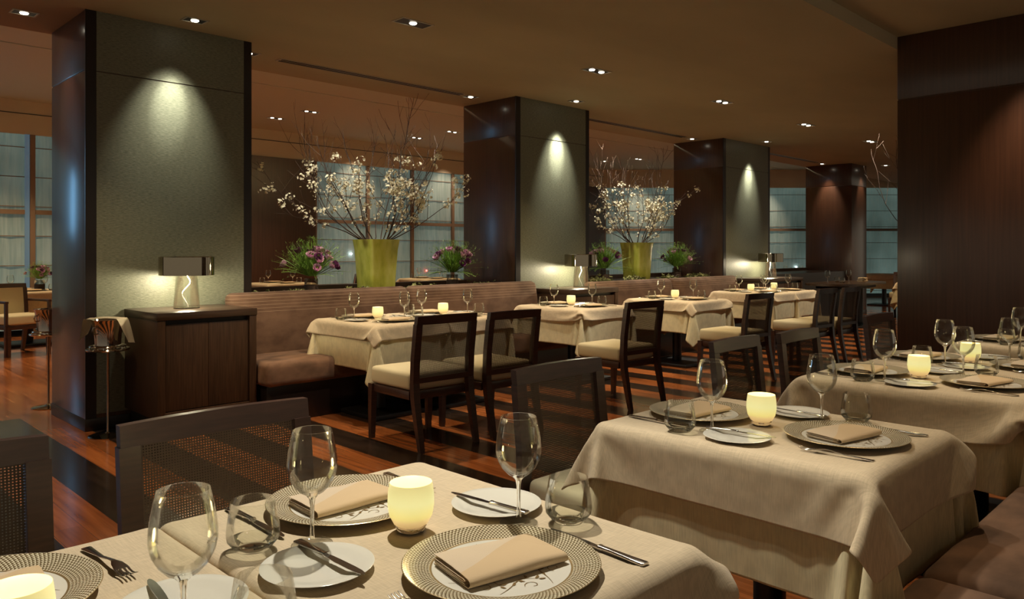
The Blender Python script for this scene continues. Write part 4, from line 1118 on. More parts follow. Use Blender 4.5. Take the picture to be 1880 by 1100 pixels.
-4,-3,16,19,15,15,10,30,9,-8,-10,3,12,-1,-57,-5,2,36,9,0,-7,-5,0,-6,0,-2,0,1,-1,0,0,0,0,0,0,1,0,0,0,1,0,1,2,2,0,-4,0,-5,1,8,10,-1,-21,-29,7,2,-5,-4,
10,16,15,14,33,-6,-6,5,10,-3,-53,-9,-1,25,26,-8,5,-7,-3,0,-5,-2,0,-1,-1,1,0,0,0,1,0,0,0,0,0,1,0,1,2,1,1,-1,-2,-1,-4,0,5,11,1,-5,-31,-15,8,2,-5,-4,6,
13,15,24,-2,6,10,-5,-50,-12,-1,12,31,6,-2,1,-7,-3,-1,-3,-2,-2,2,-2,0,0,1,-1,0,0,1,-1,2,-1,1,0,2,1,1,1,-1,-3,0,-4,1,4,10,2,0,-17,-28,-5,7,1,-5,-3,3,10,
26,5,8,-8,-47,-12,-2,5,24,22,-4,0,1,-8,-3,1,-3,-3,0,-3,2,0,-1,0,0,1,-1,0,2,-2,2,0,1,1,1,1,0,0,-3,0,-4,2,1,12,3,0,-5,-25,-20,0,5,1,-4,-3,1,32,6,-8,-43,
-13,-3,2,14,28,4,-5,4,-2,-6,-2,0,-2,-3,-2,0,-1,0,1,-1,1,-1,1,0,0,1,0,0,2,1,1,0,-1,1,-3,0,-4,3,0,10,4,-1,1,-12,-27,-12,3,4,-1,-2,-3,38,-7,-42,-14,-4,1,
6,25,17,-4,0,2,-2,-7,-2,1,-3,-2,-1,-1,0,-1,-1,1,0,0,1,0,0,1,1,1,1,0,1,1,-1,-1,-1,0,-4,1,1,9,5,0,0,-4,-19,-23,-5,4,3,-2,-1,521,35,36,36,35,35,31,24,15,
12,11,12,6,-2,-1,0,0,-1,0,1,0,0,0,0,0,0,0,0,0,0,0,0,0,0,0,0,1,2,0,-3,-2,-4,-4,-3,-11,-16,-16,-16,-20,-32,-31,-30,-32,-33,-35,36,0,0,-1,1,1,3,4,4,2,0,
0,1,0,0,0,-1,1,0,0,0,0,0,0,0,0,0,0,0,0,0,0,0,0,0,0,0,0,0,0,0,-1,0,-1,-1,0,0,-1,-8,1,1,-2,-1,-2,-1,36,1,-1,0,0,0,1,4,6,2,0,0,1,1,0,0,0,0,0,0,0,0,0,0,0,
0,0,0,0,0,0,0,0,0,0,0,0,0,0,0,0,-1,0,0,-2,0,0,-5,-3,0,-1,0,-2,-2,-1,36,0,0,0,0,-1,1,3,5,4,2,0,1,0,0,0,0,0,1,-1,0,0,0,0,0,0,0,0,0,0,0,0,0,0,0,0,0,0,0,
0,0,0,0,-2,-1,-1,-1,-6,0,0,-1,-3,-2,-1,-1,35,1,0,1,-1,0,0,1,3,6,3,0,1,1,0,0,0,0,0,0,0,0,0,0,0,0,0,0,0,0,0,0,0,0,0,0,0,-1,1,0,-1,0,0,-1,-1,0,-6,-2,0,
-1,-3,-2,-1,-1,-1,27,5,3,1,0,0,0,-1,3,5,6,0,1,1,0,0,0,0,0,0,0,0,0,0,0,0,0,0,0,0,0,0,0,0,0,0,-1,1,0,-1,1,-1,1,-3,0,-2,-5,-1,0,-4,-2,-1,-1,0,-1,21,3,6,
3,3,0,0,0,0,4,6,3,1,1,0,0,0,0,0,0,0,0,0,0,0,0,0,0,0,0,0,0,0,0,0,0,0,0,0,0,-1,0,0,-2,-1,-5,-2,0,-5,-2,-1,0,-1,-1,-2,18,2,2,5,4,4,1,0,-1,1,6,7,1,1,-2,2,
0,0,0,0,0,0,0,0,0,0,0,0,0,0,0,0,0,0,0,0,0,-1,1,0,-1,1,-2,-1,-3,-4,-1,-5,-2,0,-1,-2,-2,-4,-3,18,0,0,2,4,5,4,3,0,0,1,9,3,2,0,0,0,1,-1,0,0,0,0,0,0,0,0,0,
0,0,0,0,0,0,0,0,0,0,0,-1,-1,1,0,-4,-4,-2,-5,-2,-1,-1,-2,-4,-3,-2,-2,18,-1,1,0,1,2,5,5,4,1,0,4,5,5,0,1,0,0,0,0,0,0,0,0,0,0,0,0,0,0,0,0,0,0,0,0,0,-1,0,
1,-1,0,-2,-3,-5,-6,-2,0,-2,-4,-4,-2,-2,-1,0,19,0,-1,0,0,0,1,3,6,5,3,0,11,3,1,0,0,0,0,0,0,0,0,0,0,0,0,0,0,0,0,0,0,0,0,0,0,0,0,-1,1,0,-7,-4,-7,0,-2,-4,
-4,-3,-2,-1,0,0,1,12,3,2,0,0,1,-1,1,2,4,7,4,3,8,5,0,0,0,0,0,0,0,0,0,0,0,0,0,0,0,0,0,0,0,0,0,0,0,0,0,0,-2,-5,-14,4,-6,-6,-3,-1,-1,0,0,0,0,-2,3,1,2,3,2,
2,2,0,0,0,3,7,9,11,6,-2,2,0,0,0,0,0,0,0,0,0,0,0,0,0,0,0,0,0,0,0,0,0,-3,2,1,-4,-24,13,-14,-2,-1,-2,-2,-2,-1,-2,-3,-3,-1,4,0,-1,0,1,0,1,3,1,3,0,2,3,19,
19,-1,-1,-1,0,0,0,0,0,0,0,0,0,0,0,0,0,0,0,0,0,0,0,1,0,2,1,-35,17,-21,-2,-5,-2,0,-2,0,-2,0,0,0,-1,5,0,0,0,0,1,1,-1,2,1,1,0,-4,2,12,3,1,1,1,0,0,0,0,0,0,
0,0,0,0,-1,0,0,0,0,-1,0,-1,-2,1,0,4,15,-28,-4,-1,0,-1,-2,0,-1,1,-1,1,0,0,0,0,1,-1,0,0,-1,1,0,-1,-1,1,6,-2,-4,-6,-1,-1,0,0,0,0,-1,0,0,0,0,0,0,1,0,0,0,
0,1,0,1,1,0,1,2,2,3,4,0,0,0,-1,0,1,-1,0,-1,0,1,-3,0,-1,1,0,0,1,0,0,1,2,1,1,-1,-2,0,1,-1,-1,0,0,0,1,0,0,0,0,0,0,0,0,0,0,0,0,0,0,0,0,0,1,1,0,-4,-1,-1,1,
1,0,0,0,1,0,0,0,-1,0,1,0,0,0,0,0,0,0,0,1,0,0,0,-1,-1,1,0,0,0,0,0,0,0,0,0,0,0,0,0,0,0,0,0,0,0,0,0,0,0,-1,0,0,1,0,-1,-1,0,-1,1,-1,0,1,-1,0,0,0,0,0,0,0,
0,0,0,0,-1,0,1,1,-1,0,0,0,0,0,0,0,0,0,0,0,0,0,0,0,0,0,0,0,0,0,0,0,0,1,-1,0,0,-1,0,0,0,0,0,-1,1,0,-1,0,0,0,0,0,0,0,0,0,1,0,0,0,0,-1,0,0,0,0,0,0,0,0,0,
0,0,0,0,0,0,0,0,0,0,0,0,0,0,0,0,0,1,-2,1,0,0,0,0,0,0,0,0,-1,0,0,0,1,0,0,0,0,0,0,0,-1,0,0,0,0,0,1,-1,0,0,0,0,0,0,0,0,0,0,0,0,0,0,0,0,0,0,0,0,0,0,0,0,1,
-1,0,0,0,0,0,0,0,0,0,0,0,0,0,0,0,0,0,0,0,0,0,0,0,0,0,0,1,-1,0,0,0,0,0,0,0,0,0,0,0,0,0,0,0,0,0,0,0,0,0,0,0,0,0,0,0,0,0,0,0,0,0,-1,0,0,0,0,1,0,0,0,0,0,
0,0,0,0,0,0,0,0,0,0,0,0,0,0,0,0,0,0,0,0,0,0,0,0,0,0,0,0,0,0,0,0,0,0,0,0,0,0,0,0,-1,0,0,0,1,0,0,0,0,-1,0,0,0,0,0,0,0,0,0,0,0,0,0,0,0,0,0,0,0,0,0,0,0,0,
0,0,0,0,0,0,0,0,0,0,0,0,0,0,0,0,0,0,0,-1,0,1,0,0,0,0,0,0,0,0,0,0,0,0,0,0,0,0,0,0,0,0,0,1,0,-1,0,0,0,0,0,0,0,0,0,0,0,0,0,0,0,0,0,0,0,0,0,0,0,0,0,0,0,0,
0,0,0,0,0,0,0,0,0,0,0,0,0,0,0,0,0,0,0,0,0,1,0,0,-1,0,0,0,0,0,0,0,0,0,0,0,0,0,0,0,0,0,0,0,0,0,0,0,0,0,0,0,0,0,0,0,0,0,0,0,0,0,0,0,0,0,0,0,0,0,0,0,1,0,
0,0,-1,0,0,0,0,1,-1,0,0,0,0,0,0,0,0,0,0,0,0,0,0,0,0,0,0,0,0,0,0,0,0,0,0,0,0,0,0,0,0,0,0,0,0,0,0,0,0,1,0,0,0,-1,0,0,0,0,0,0,0,0,0,0,0,0,0,0,0,0,0,0,0,
0,0,0,0,0,0,0,0,0,0,0,0,0,0,0,0,0,0,0,0,0,0,0,0,0,0,0,0,0,0,0,0,0,0,0,0,0,0,0,0,0,0,0,0,0,0,0,0,0,0,0,0,0,0,0,0,0,0,0,0,0,0,0,0,0,0,0,0,0,0,0,0,0,0,0,
0,0,0,0,0,0,0,0,0,0,0,0,0,0,0,0,0,0,0,0,0,0,0,0,0,0,0,0,0,0,0,0,0,0,0,0,0,0,0,0,0,0,0,0,0,0,0,0,0,0,0,0,0,0,0,0,0,0,0,0,0,0,-1,0,0,0,0,0,0,0,0,0,0,0,
0,0,0,0,0,0,0,0,0,0,0,0,0,0,0,0,0,0,0,0,0,0,0,0,0,0,0,0,0,0,0,0,0,-1,1,0,0,0,0,0,-1,0,0,1,0,0,0,0,0,0,0,0,0,0,0,0,0,0,0,0,0,0,0,0,0,0,0,0,0,0,0,0,0,0,
0,0,0,0,0,0,0,0,0,0,0,0,0,0,0,0,0,0,-1,0,0,1,0,0,0,0,0,0,0,0,0,0,0,0,0,0,0,0,0,1,0,-1,0,0,0,0,0,0,0,0,0,0,0,0,0,0,0,0,0,0,0,0,0,0,0,0,0,0,0,0,0,-1,0,
1,0,0,0,0,0,0,0,0,0,0,0,0,0,0,0,0,0,0,0,1,-1,0,0,0,0,0,0,0,0,0,0,0,0,0,0,0,0,0,0,0,0,0,0,0,0,0,0,0,0,0,0,-1,1,0,0,0,0,0,0,0,0,0,0,0,0,0,0,0,0,0,0,0,1,
0,-1,0,0,0,0,0,0,0,0,0,0,0,0,0,0,0,0,0,0,0,0,0,0,0,0,0,0,0,0,0,0,0,0,0,0,0,0,0,0,0,0,0,0,0,0,0,0,0,0,0,0,1,0,-1,0,0,0,0,0,1,-1,0,0,0,0,0,0,0,0,0,0,0,
0,0,0,0,0,0,0,0,0,0,0,0,0,0,0,0,0,0,0,0,0,0,0,0,0,0,0,0,0,0,0,0,1,0,-1,0,0,0,0,0,0,0,0,0,0,0,0,0,0,0,0,0,0,0,0,0,0,0,0,0,0,0,0,0,0,0,0,0,0,0,0,0,0,0,
0,0,0,0,0,0,0,0,0,1,0,0,0,-1,0,0,0,0,0,0,0,0,1,-1,0,0,0,0,0,0,0,0,0,0,0,0,0,0,0,0,0,0,0,0,0,0,0,0,0,0,0,0,0,0,0,0,0,0,0,-1,0,0,0,0,0,0,0,0,0,0,0,0,0,
0,0,0,0,0,0,0,0,0,0,0,0,0,0,0,0,0,0,0,0,0,0,0,0,0,0,0,0,0,0,0,0,-1,1,0,0,0,-1,0,0,0,1,0,0,0,0,0,0,0,0,0,0,0,0,0,0,0,0,0,0,0,0,0,0,0,0,0,0,0,0,0,0,0,0,
0,0,0,0,0,0,0,0,0,0,0,0,0,0,0,-1,0,0,1,0,0,0,0,0,0,0,0,0,0,0,0,0,0,0,0,0,0,0,0,0,0,-1,1,0,0,0,0,0,0,0,0,0,0,0,0,0,0,0,0,0,0,0,0,0,0,0,0,0,0,-1,1,0,0,
0,0,0,0,0,0,0,0,0,0,0,0,0,0,0,0,0,0,0,0,0,0,0,0,0,0,0,0,0,0,0,0,0,0,0,0,0,0,0,0,0,0,0,0,0,0,0,0,0,-1,1,0,0,0,0,0,0,0,0,0,0,1,0,0,0,0,0,0,0,0,0,0,0,0,
0,0,0,0,-1,1,0,0,0,0,0,0,0,0,0,0,0,0,0,0,0,0,0,0,0,0,0,0,0,0,0,-1,1,0,0,0,1,0,0,0,0,0,-1,0,0,1,-1,0,0,0,0,0,0,0,0,0,0,0,0,-1,1,0,0,0,0,0,0,0,0,0,0,0,
0,0,0,0,0,0,0,0,0,0,0,0,0,0,0,1,0,0,0,-1,-1,0,0,0,0,0,0,0,2,0,0,-1,0,0,0,-1,0,0,0,0,0,0,-1,1,0,0,0,0,0,0,0,0,0,0,0,0,0,0,0,0,0,0,0,0,0,0,1,-1,-1,0,-1,
0,0,0,0,1,0,0,0,0,1,0,0,5,0,0,0,-1,-1,-1,1,-1,-1,-1,0,-1,0,1,0,0,0,0,0,0,0,0,0,0,0,0,0,0,0,0,0,0,0,0,0,0,1,-2,1,-1,-1,-2,0,0,0,0,2,1,0,0,1,-1,0,0,9,0,
-1,1,0,0,0,-1,1,-1,0,-2,-2,-3,1,2,1,1,1,1,1,0,0,0,0,0,0,0,0,0,0,0,0,0,0,0,0,-2,1,0,-7,-4,-1,0,1,0,0,-2,0,1,1,0,3,0,0,9,0,-1,-1,-1,-2,-2,-2,-4,-3,-5,
-6,-13,-7,14,5,0,-2,-2,-1,-1,0,0,0,0,1,0,0,0,0,0,0,0,0,0,0,0,1,0,-1,0,15,5,3,0,2,1,1,0,0,0,0,-2,1,0,0,-2,-2,-4,-2,-3,-3,-3,-4,-2,-2,-5,10,-2,-32,1,1,
1,1,0,0,1,0,0,0,-1,0,0,0,0,0,0,0,0,0,1,-1,0,4,-4,-4,9,21,12,3,1,2,2,1,2,1,1,1,1,2,-15,-2,-2,-2,-2,-1,-1,0,1,-3,-4,5,-6,-14,3,-8,0,0,0,0,0,-1,1,0,0,0,
0,0,0,0,0,0,0,0,0,-1,2,0,0,0,1,0,14,-2,16,4,2,0,1,-1,0,1,0,1,0,-23,-2,0,0,0,1,1,-3,-4,-1,3,-5,-8,1,-7,-3,-1,0,0,0,0,0,0,0,0,0,0,0,0,0,0,0,0,0,0,0,0,2,
-2,1,1,7,-3,13,-9,14,6,4,2,1,0,-1,0,-1,1,-25,1,0,1,0,-2,-5,-2,1,1,-4,-7,0,-5,-4,-1,0,0,0,0,0,0,-1,1,0,0,0,0,0,0,0,0,0,0,0,0,0,1,-1,0,0,3,4,4,8,-7,6,7,
5,4,3,0,1,-1,-1,-24,0,0,-1,-3,-4,0,1,-1,-2,-7,1,-4,-3,-3,0,-1,0,0,0,0,0,0,0,0,0,0,0,0,0,0,0,0,0,0,1,0,-1,0,0,1,0,2,3,7,2,-1,2,5,5,4,5,1,2,0,-23,-1,-2,
-4,-2,1,0,-1,-1,-7,0,-1,-6,-1,-2,-1,0,0,0,0,0,0,0,-1,1,0,0,0,0,0,0,0,0,0,0,0,0,1,-1,0,0,1,2,1,6,4,0,-1,1,4,4,4,5,4,2,-26,-2,-4,0,0,0,0,-2,-6,-1,1,-4,
-3,-2,-1,0,-1,0,0,0,0,0,0,0,0,0,0,0,0,0,0,0,0,0,0,0,1,-1,0,1,0,0,2,0,2,7,2,0,0,-1,3,4,3,4,5,-30,-3,1,0,0,0,-2,-5,-1,1,-2,-6,0,-2,-2,1,-1,0,0,0,0,0,0,
0,0,0,0,0,0,0,0,0,0,0,1,-1,0,0,0,0,0,0,2,1,0,5,5,1,0,0,0,1,3,3,2,-33,1,0,0,0,-3,-4,-1,0,0,-5,-3,0,-1,-1,0,-1,0,0,0,0,0,0,0,-1,1,0,0,0,0,0,0,0,0,0,1,0,
0,-1,0,0,0,2,1,0,2,6,3,0,0,0,-1,1,2,4,-32,0,0,-1,-2,-4,-1,-1,1,-3,-4,-1,0,-1,-1,-1,1,-1,0,0,0,0,0,0,0,0,0,0,0,0,0,0,0,0,0,0,0,0,0,0,0,1,0,2,0,0,4,6,1,
0,0,0,0,0,1,-31,-1,-1,-1,-5,0,-1,1,-1,-5,-3,0,1,-3,-1,1,-1,0,0,0,0,0,0,0,0,0,0,0,0,0,0,0,0,1,-1,0,0,0,0,0,1,-1,2,1,-1,1,1,5,4,1,0,0,0,0,0,-33,0,-2,-4,
0,-1,0,1,-4,-4,-1,0,0,-2,0,0,-1,0,0,0,0,0,0,0,0,0,0,0,0,0,0,0,0,0,1,0,0,0,0,-1,0,1,0,2,0,-1,1,3,6,2,0,0,0,-1,0,-34,-1,-3,-1,-1,0,1,-1,-6,-2,0,1,-2,-1,
-1,1,0,-1,0,0,0,0,0,0,0,0,0,0,0,0,0,0,1,-1,0,0,0,0,0,0,0,1,0,1,1,0,0,1,4,5,1,1,-1,0,0,]
OVER = [
-799,34,29,22,14,33,35,-7,7,43,48,49,49,49,50,49,49,49,49,49,50,49,49,49,49,49,49,49,49,48,47,47,46,45,48,47,-12,-29,-11,-21,2,25,25,-26,3,4,7,0,-9,9,
1,9,2,1,0,0,0,-1,0,0,0,0,0,-1,1,0,0,0,0,0,0,0,1,1,0,0,-4,-7,2,45,4,-13,12,-2,1,-9,-29,0,5,5,11,-9,1,8,6,2,0,0,0,0,0,0,0,0,0,0,0,-1,1,0,0,0,0,0,0,0,1,
0,0,3,-1,-11,-9,59,5,-2,-5,-25,-11,-28,-1,0,5,10,1,-6,23,-4,1,0,0,-1,0,0,0,0,0,0,0,0,0,-1,1,0,0,0,0,0,0,0,2,1,-1,3,0,25,5,-7,13,6,-21,6,-15,-7,-5,-2,
4,19,-13,14,5,1,0,-2,1,0,0,0,0,0,0,0,0,0,0,-1,0,0,1,0,0,0,0,0,2,1,-2,6,-1,8,34,-20,-2,-8,17,32,-18,-18,-14,-10,1,10,7,10,0,-2,2,0,0,0,0,0,0,0,0,0,0,0,
0,0,0,-1,0,0,0,0,0,0,5,3,1,0,-4,36,-13,12,-2,-48,47,1,-4,-12,-19,-22,-5,-1,15,0,1,-1,0,0,0,0,0,0,0,0,0,0,0,0,0,0,0,0,0,0,0,0,0,-1,5,3,-2,2,-1,16,5,7,
-2,48,0,0,1,-1,-20,-10,-24,3,0,1,1,0,0,0,0,0,1,0,0,0,0,0,0,0,0,0,0,0,0,0,1,0,1,1,-1,-10,-5,-1,57,-21,21,-15,10,-4,-3,-2,2,28,-29,-1,-4,2,0,0,1,0,0,0,
0,-1,1,0,0,0,0,0,0,0,0,0,1,0,0,-1,0,1,-1,3,1,-7,-8,-11,25,0,30,20,-1,-2,3,-3,-18,-1,5,-2,-1,0,0,-1,1,0,0,0,0,-1,1,0,0,0,0,0,0,0,0,0,0,0,0,0,-1,0,0,
-16,-15,1,2,12,14,3,14,1,1,-11,-14,-6,17,-1,0,-1,0,0,0,0,0,0,0,0,0,0,0,0,0,0,0,0,0,0,0,0,0,0,0,0,0,-1,5,-10,-21,-1,1,16,6,8,-3,-8,-6,7,6,-3,0,0,-1,0,
0,1,-1,0,0,0,0,0,0,0,0,0,0,0,0,0,0,0,0,0,0,0,0,-1,0,-4,-2,-2,-13,-3,5,10,3,-4,0,7,4,0,-9,-1,0,1,0,0,-1,0,0,0,0,0,0,0,0,0,0,0,0,0,0,0,-1,1,0,0,0,0,0,
-1,0,-2,-3,-5,-9,-2,9,3,0,4,1,-4,-5,1,0,0,0,0,0,0,0,0,0,0,0,0,0,0,0,0,0,0,0,0,0,0,-1,1,0,0,0,0,0,0,-1,-2,-3,-4,-10,8,2,2,0,-4,-2,0,2,1,-1,0,0,0,0,0,0,
0,0,0,0,0,0,0,0,0,0,0,0,0,0,0,0,0,0,0,0,-1,1,1,-3,-2,-2,-2,-4,1,-1,-1,-1,2,1,-1,0,1,-1,0,0,0,0,0,0,0,0,1,-1,0,0,0,0,0,0,0,0,0,1,-1,0,0,0,0,-1,1,2,-3,
-1,-3,-2,-3,1,0,-2,1,-2,1,1,0,0,0,0,0,0,0,0,0,0,1,-1,0,0,0,0,0,0,0,0,0,0,0,0,0,0,0,0,0,1,-2,1,-2,-1,-2,-3,1,-2,1,0,1,-1,0,0,0,0,0,0,0,0,0,0,1,-1,0,0,
0,0,0,0,0,0,0,0,1,-1,0,0,0,0,0,-1,1,0,0,0,-2,-2,-2,0,0,-1,1,-1,0,1,0,0,0,0,0,0,0,0,1,-1,0,0,0,0,0,0,0,0,0,0,1,-1,0,0,0,0,0,0,0,0,0,1,-2,-1,-1,-2,0,0,
0,0,0,1,-1,0,0,0,0,0,0,1,0,-1,0,0,0,0,0,0,0,0,0,1,0,-1,0,0,0,0,0,0,0,0,1,-1,-1,1,-1,-2,-1,0,0,0,-1,1,-1,1,0,0,0,0,0,1,-1,0,0,0,0,0,0,0,0,0,0,1,-1,0,0,
0,0,0,0,0,0,0,0,0,0,0,-1,-1,0,-2,0,0,0,1,0,0,-2,1,0,0,0,1,-1,0,0,0,0,0,0,0,0,0,0,1,-1,0,0,0,0,0,0,0,0,0,0,0,0,-1,0,0,0,-1,-2,0,1,-1,-1,0,1,0,0,0,0,1,
-1,0,0,0,0,0,0,0,0,0,0,1,-1,0,0,0,0,0,0,0,0,0,0,0,0,0,-1,1,-1,0,-2,-2,0,-1,1,0,0,0,0,0,0,1,-1,0,0,0,0,0,0,0,0,0,0,1,-1,0,0,0,0,0,0,0,0,0,0,0,0,0,0,0,
-1,0,-2,-1,0,0,0,0,0,1,-2,0,2,-1,0,0,0,0,0,0,0,0,0,0,0,1,-1,0,0,0,0,0,0,0,0,0,0,0,0,1,-1,0,0,-1,-1,0,-1,-2,-1,1,0,0,-1,1,1,-1,0,0,0,0,0,0,0,0,0,0,0,1,
-1,0,0,0,0,0,0,0,0,0,0,0,1,0,-1,0,0,-1,0,-1,0,-2,-2,0,-1,1,0,0,0,0,0,1,-1,0,0,0,0,0,0,0,0,1,-1,0,0,0,0,0,0,0,0,0,0,1,0,-1,0,0,1,-1,0,-1,0,-2,0,-1,0,1,
-1,-1,1,0,0,0,0,0,0,0,0,0,0,0,0,0,0,0,0,0,0,0,0,0,0,0,0,1,-1,0,0,0,0,0,0,0,0,0,-1,-1,-1,0,-1,0,2,-1,0,0,0,0,0,0,0,0,0,0,0,0,1,-1,0,0,0,0,0,0,0,0,0,1,
-1,0,0,0,0,0,0,0,0,0,0,0,-1,0,0,0,0,0,-1,0,1,0,0,0,0,0,0,0,0,0,1,-1,0,0,0,0,0,0,0,0,0,1,-1,0,0,0,0,0,0,0,0,-1,2,-1,0,1,-1,0,1,0,-1,1,-1,0,0,0,0,0,0,0,
0,0,0,0,0,0,0,0,0,0,0,0,0,1,-1,0,0,0,0,0,0,0,0,0,1,-1,1,0,-1,1,0,0,0,0,-1,1,1,-1,0,0,0,0,0,0,0,1,-1,0,0,0,0,0,0,0,0,0,0,0,0,0,0,0,0,0,0,0,0,0,-1,1,0,
1,-1,-1,1,0,-1,1,-1,1,0,0,0,0,0,0,0,0,0,0,0,0,0,0,0,0,0,0,1,-1,0,0,0,0,0,0,0,1,-1,0,-1,1,-1,1,-1,2,0,0,1,0,-1,-1,1,0,0,0,0,0,0,0,1,-1,0,0,0,0,0,0,0,0,
1,-1,0,0,0,0,0,0,0,0,0,0,0,-1,1,0,0,1,-1,-1,2,0,0,-2,2,-1,-1,1,0,0,0,0,0,0,0,0,0,0,0,0,0,0,0,0,0,0,0,0,0,0,0,0,0,0,0,-1,3,-2,0,0,1,1,-2,1,2,0,0,-2,0,
1,0,0,0,0,0,0,0,0,0,0,0,0,0,0,0,0,0,0,0,0,0,0,0,0,0,0,0,1,-1,-2,0,3,2,0,1,-4,2,2,1,1,-2,0,-1,1,0,0,0,0,0,0,0,0,0,0,0,0,0,0,1,-1,0,0,0,0,0,0,0,1,0,-1,
0,0,-1,4,1,2,0,-2,-9,2,3,5,1,0,-4,2,0,0,0,0,0,0,-1,1,0,0,0,0,0,0,0,0,0,0,0,0,0,0,0,1,-1,0,0,0,0,8,1,-1,-3,-1,-2,-21,5,4,5,9,0,-3,0,0,1,0,0,0,0,0,0,0,
0,0,0,0,0,0,0,0,0,0,0,0,0,1,-1,0,0,1,0,0,3,-4,-5,-3,-2,3,-39,3,5,7,7,17,-1,0,1,0,0,0,0,0,0,0,0,0,0,0,0,0,0,0,0,0,0,0,0,0,0,0,0,0,0,2,0,-16,-2,3,5,7,5,
-46,1,1,2,3,6,25,6,0,1,1,0,0,0,0,0,0,0,0,0,0,0,0,-1,1,0,0,0,0,0,-1,1,0,1,1,0,-4,-3,9,11,8,7,7,11,-1,2,1,10,7,-6,-22,-1,0,-1,1,0,0,0,-1,0,0,0,0,0,0,0,
0,-1,1,0,0,0,0,0,-1,0,-1,0,3,2,29,3,9,2,1,-1,27,9,1,-4,-16,-36,1,33,-14,0,0,-1,0,0,0,0,0,0,0,0,0,0,0,0,0,-1,0,0,0,0,0,0,0,-1,-1,-1,26,7,10,-2,4,3,3,
41,-15,-19,-19,-23,24,21,-11,14,-12,0,-1,0,0,0,0,0,0,0,0,0,0,0,0,0,0,0,0,0,0,0,0,-2,1,-2,0,-18,16,-19,-8,8,5,4,-10,-16,-11,1,33,2,2,10,0,-11,-1,1,0,0,
0,0,0,0,0,0,0,0,0,0,0,0,0,0,0,0,0,0,-1,0,-1,0,9,-24,25,-18,-25,-7,-2,-40,1,15,27,-6,26,-10,0,-5,-9,1,0,0,-1,0,0,0,1,0,0,0,0,0,0,0,0,0,0,0,0,0,-1,1,0,
-2,0,3,-26,14,24,-6,-16,-5,-30,16,23,-4,12,0,-4,2,-8,-7,-1,0,0,1,0,0,0,-1,0,0,1,0,0,0,0,0,0,0,0,0,-1,1,0,0,-2,-2,3,-13,-14,20,18,0,-17,-5,22,4,-11,13,
-15,6,1,-10,-4,-1,0,0,0,0,0,0,0,0,0,-1,0,1,0,0,0,0,0,0,0,0,-1,0,0,0,1,-2,-7,-18,2,18,12,6,24,5,-15,4,3,-2,-5,2,-16,1,-2,0,0,0,0,0,0,1,0,0,0,0,-1,1,0,
0,0,0,0,0,0,0,0,0,-1,0,-1,-3,-15,-9,8,15,6,-937,-18,-23,-28,-32,-20,34,46,48,23,6,3,2,1,1,0,0,0,1,0,0,0,0,-1,-2,-2,-4,-6,-8,-9,-12,-15,-17,-19,-8,9,
37,2,23,10,41,-2,-3,17,6,5,5,-1,-6,-13,1,-3,-4,-1,-1,0,-3,-3,1,1,1,0,0,1,0,0,1,1,1,2,2,3,2,2,1,1,-7,-16,-7,-3,20,-39,15,-1,0,-13,12,-1,11,6,7,-6,-16,
0,-2,-5,-1,0,-6,-3,3,2,1,0,0,1,-1,0,1,0,0,1,1,3,2,3,2,3,-1,6,-3,-32,7,10,-18,2,-7,-20,-4,12,-1,-3,13,11,1,-20,-5,2,-8,2,-5,-5,7,4,-2,0,0,-1,-1,1,0,-1,
0,1,0,0,1,2,2,5,4,3,-1,3,2,-50,-9,73,-8,-10,18,-1,32,-9,-8,-9,12,17,-12,-12,-3,-3,-5,-9,11,4,-2,-1,-2,0,0,0,0,0,0,-1,0,-1,0,0,1,2,3,4,9,1,-1,4,4,-18,
5,23,2,8,-5,38,7,-3,-11,-17,0,14,-15,-6,-4,-14,16,0,1,-4,-1,0,0,0,0,-1,0,0,0,0,0,0,-2,0,-1,2,4,4,15,5,4,4,8,-34,-12,14,-22,38,-9,15,17,16,6,-5,-4,-18,
-31,5,18,-2,-2,-7,1,1,0,-1,0,0,0,0,-1,1,0,1,1,2,-1,1,-3,-2,-1,3,15,18,6,-4,1,3,-68,36,31,-12,1,3,7,13,29,4,-1,-5,-3,-4,-2,1,0,0,0,-1,0,0,0,0,0,1,0,1,
0,0,-1,1,0,0,1,1,2,4,5,4,0,-1,-24,20,-27,-30,50,0,0,1,-1,-11,11,1,-2,-1,0,1,-1,0,0,0,1,0,0,0,0,0,0,0,-1,0,0,1,0,0,0,0,1,0,0,-3,0,2,0,-5,6,-1,-23,46,0,
2,-2,2,2,0,1,0,0,0,-1,0,0,0,0,0,0,0,0,-1,0,0,0,0,0,0,0,0,0,1,0,0,0,1,0,-7,-12,0,5,9,3,1,48,0,-1,3,-1,-1,2,0,1,0,-1,0,0,0,0,0,0,0,0,0,1,0,0,0,0,0,0,0,
0,0,-1,0,0,0,0,1,-1,0,-10,-3,2,10,0,50,0,1,-1,1,0,-1,1,0,0,0,0,0,0,0,-1,0,0,0,0,0,0,0,0,0,0,0,0,0,0,1,0,0,0,0,-1,0,0,-1,-5,-3,4,4,51,0,-1,0,-1,0,1,0,
0,0,0,0,0,0,0,1,0,0,0,0,0,0,0,0,0,0,0,0,-1,0,0,0,0,0,0,1,-1,0,0,-1,-3,-2,4,50,0,0,0,1,-1,0,1,0,0,0,0,0,-1,0,0,0,0,0,0,0,0,0,0,0,0,0,0,1,0,0,0,0,0,0,
-1,0,0,1,0,-2,-4,3,50,0,0,0,0,1,0,-1,1,-1,0,0,0,1,0,0,0,0,0,0,0,0,0,0,0,0,-1,0,0,0,0,0,0,0,0,1,-1,1,-1,0,0,0,-1,51,0,0,-1,0,0,0,1,-1,1,0,0,0,-1,0,0,0,
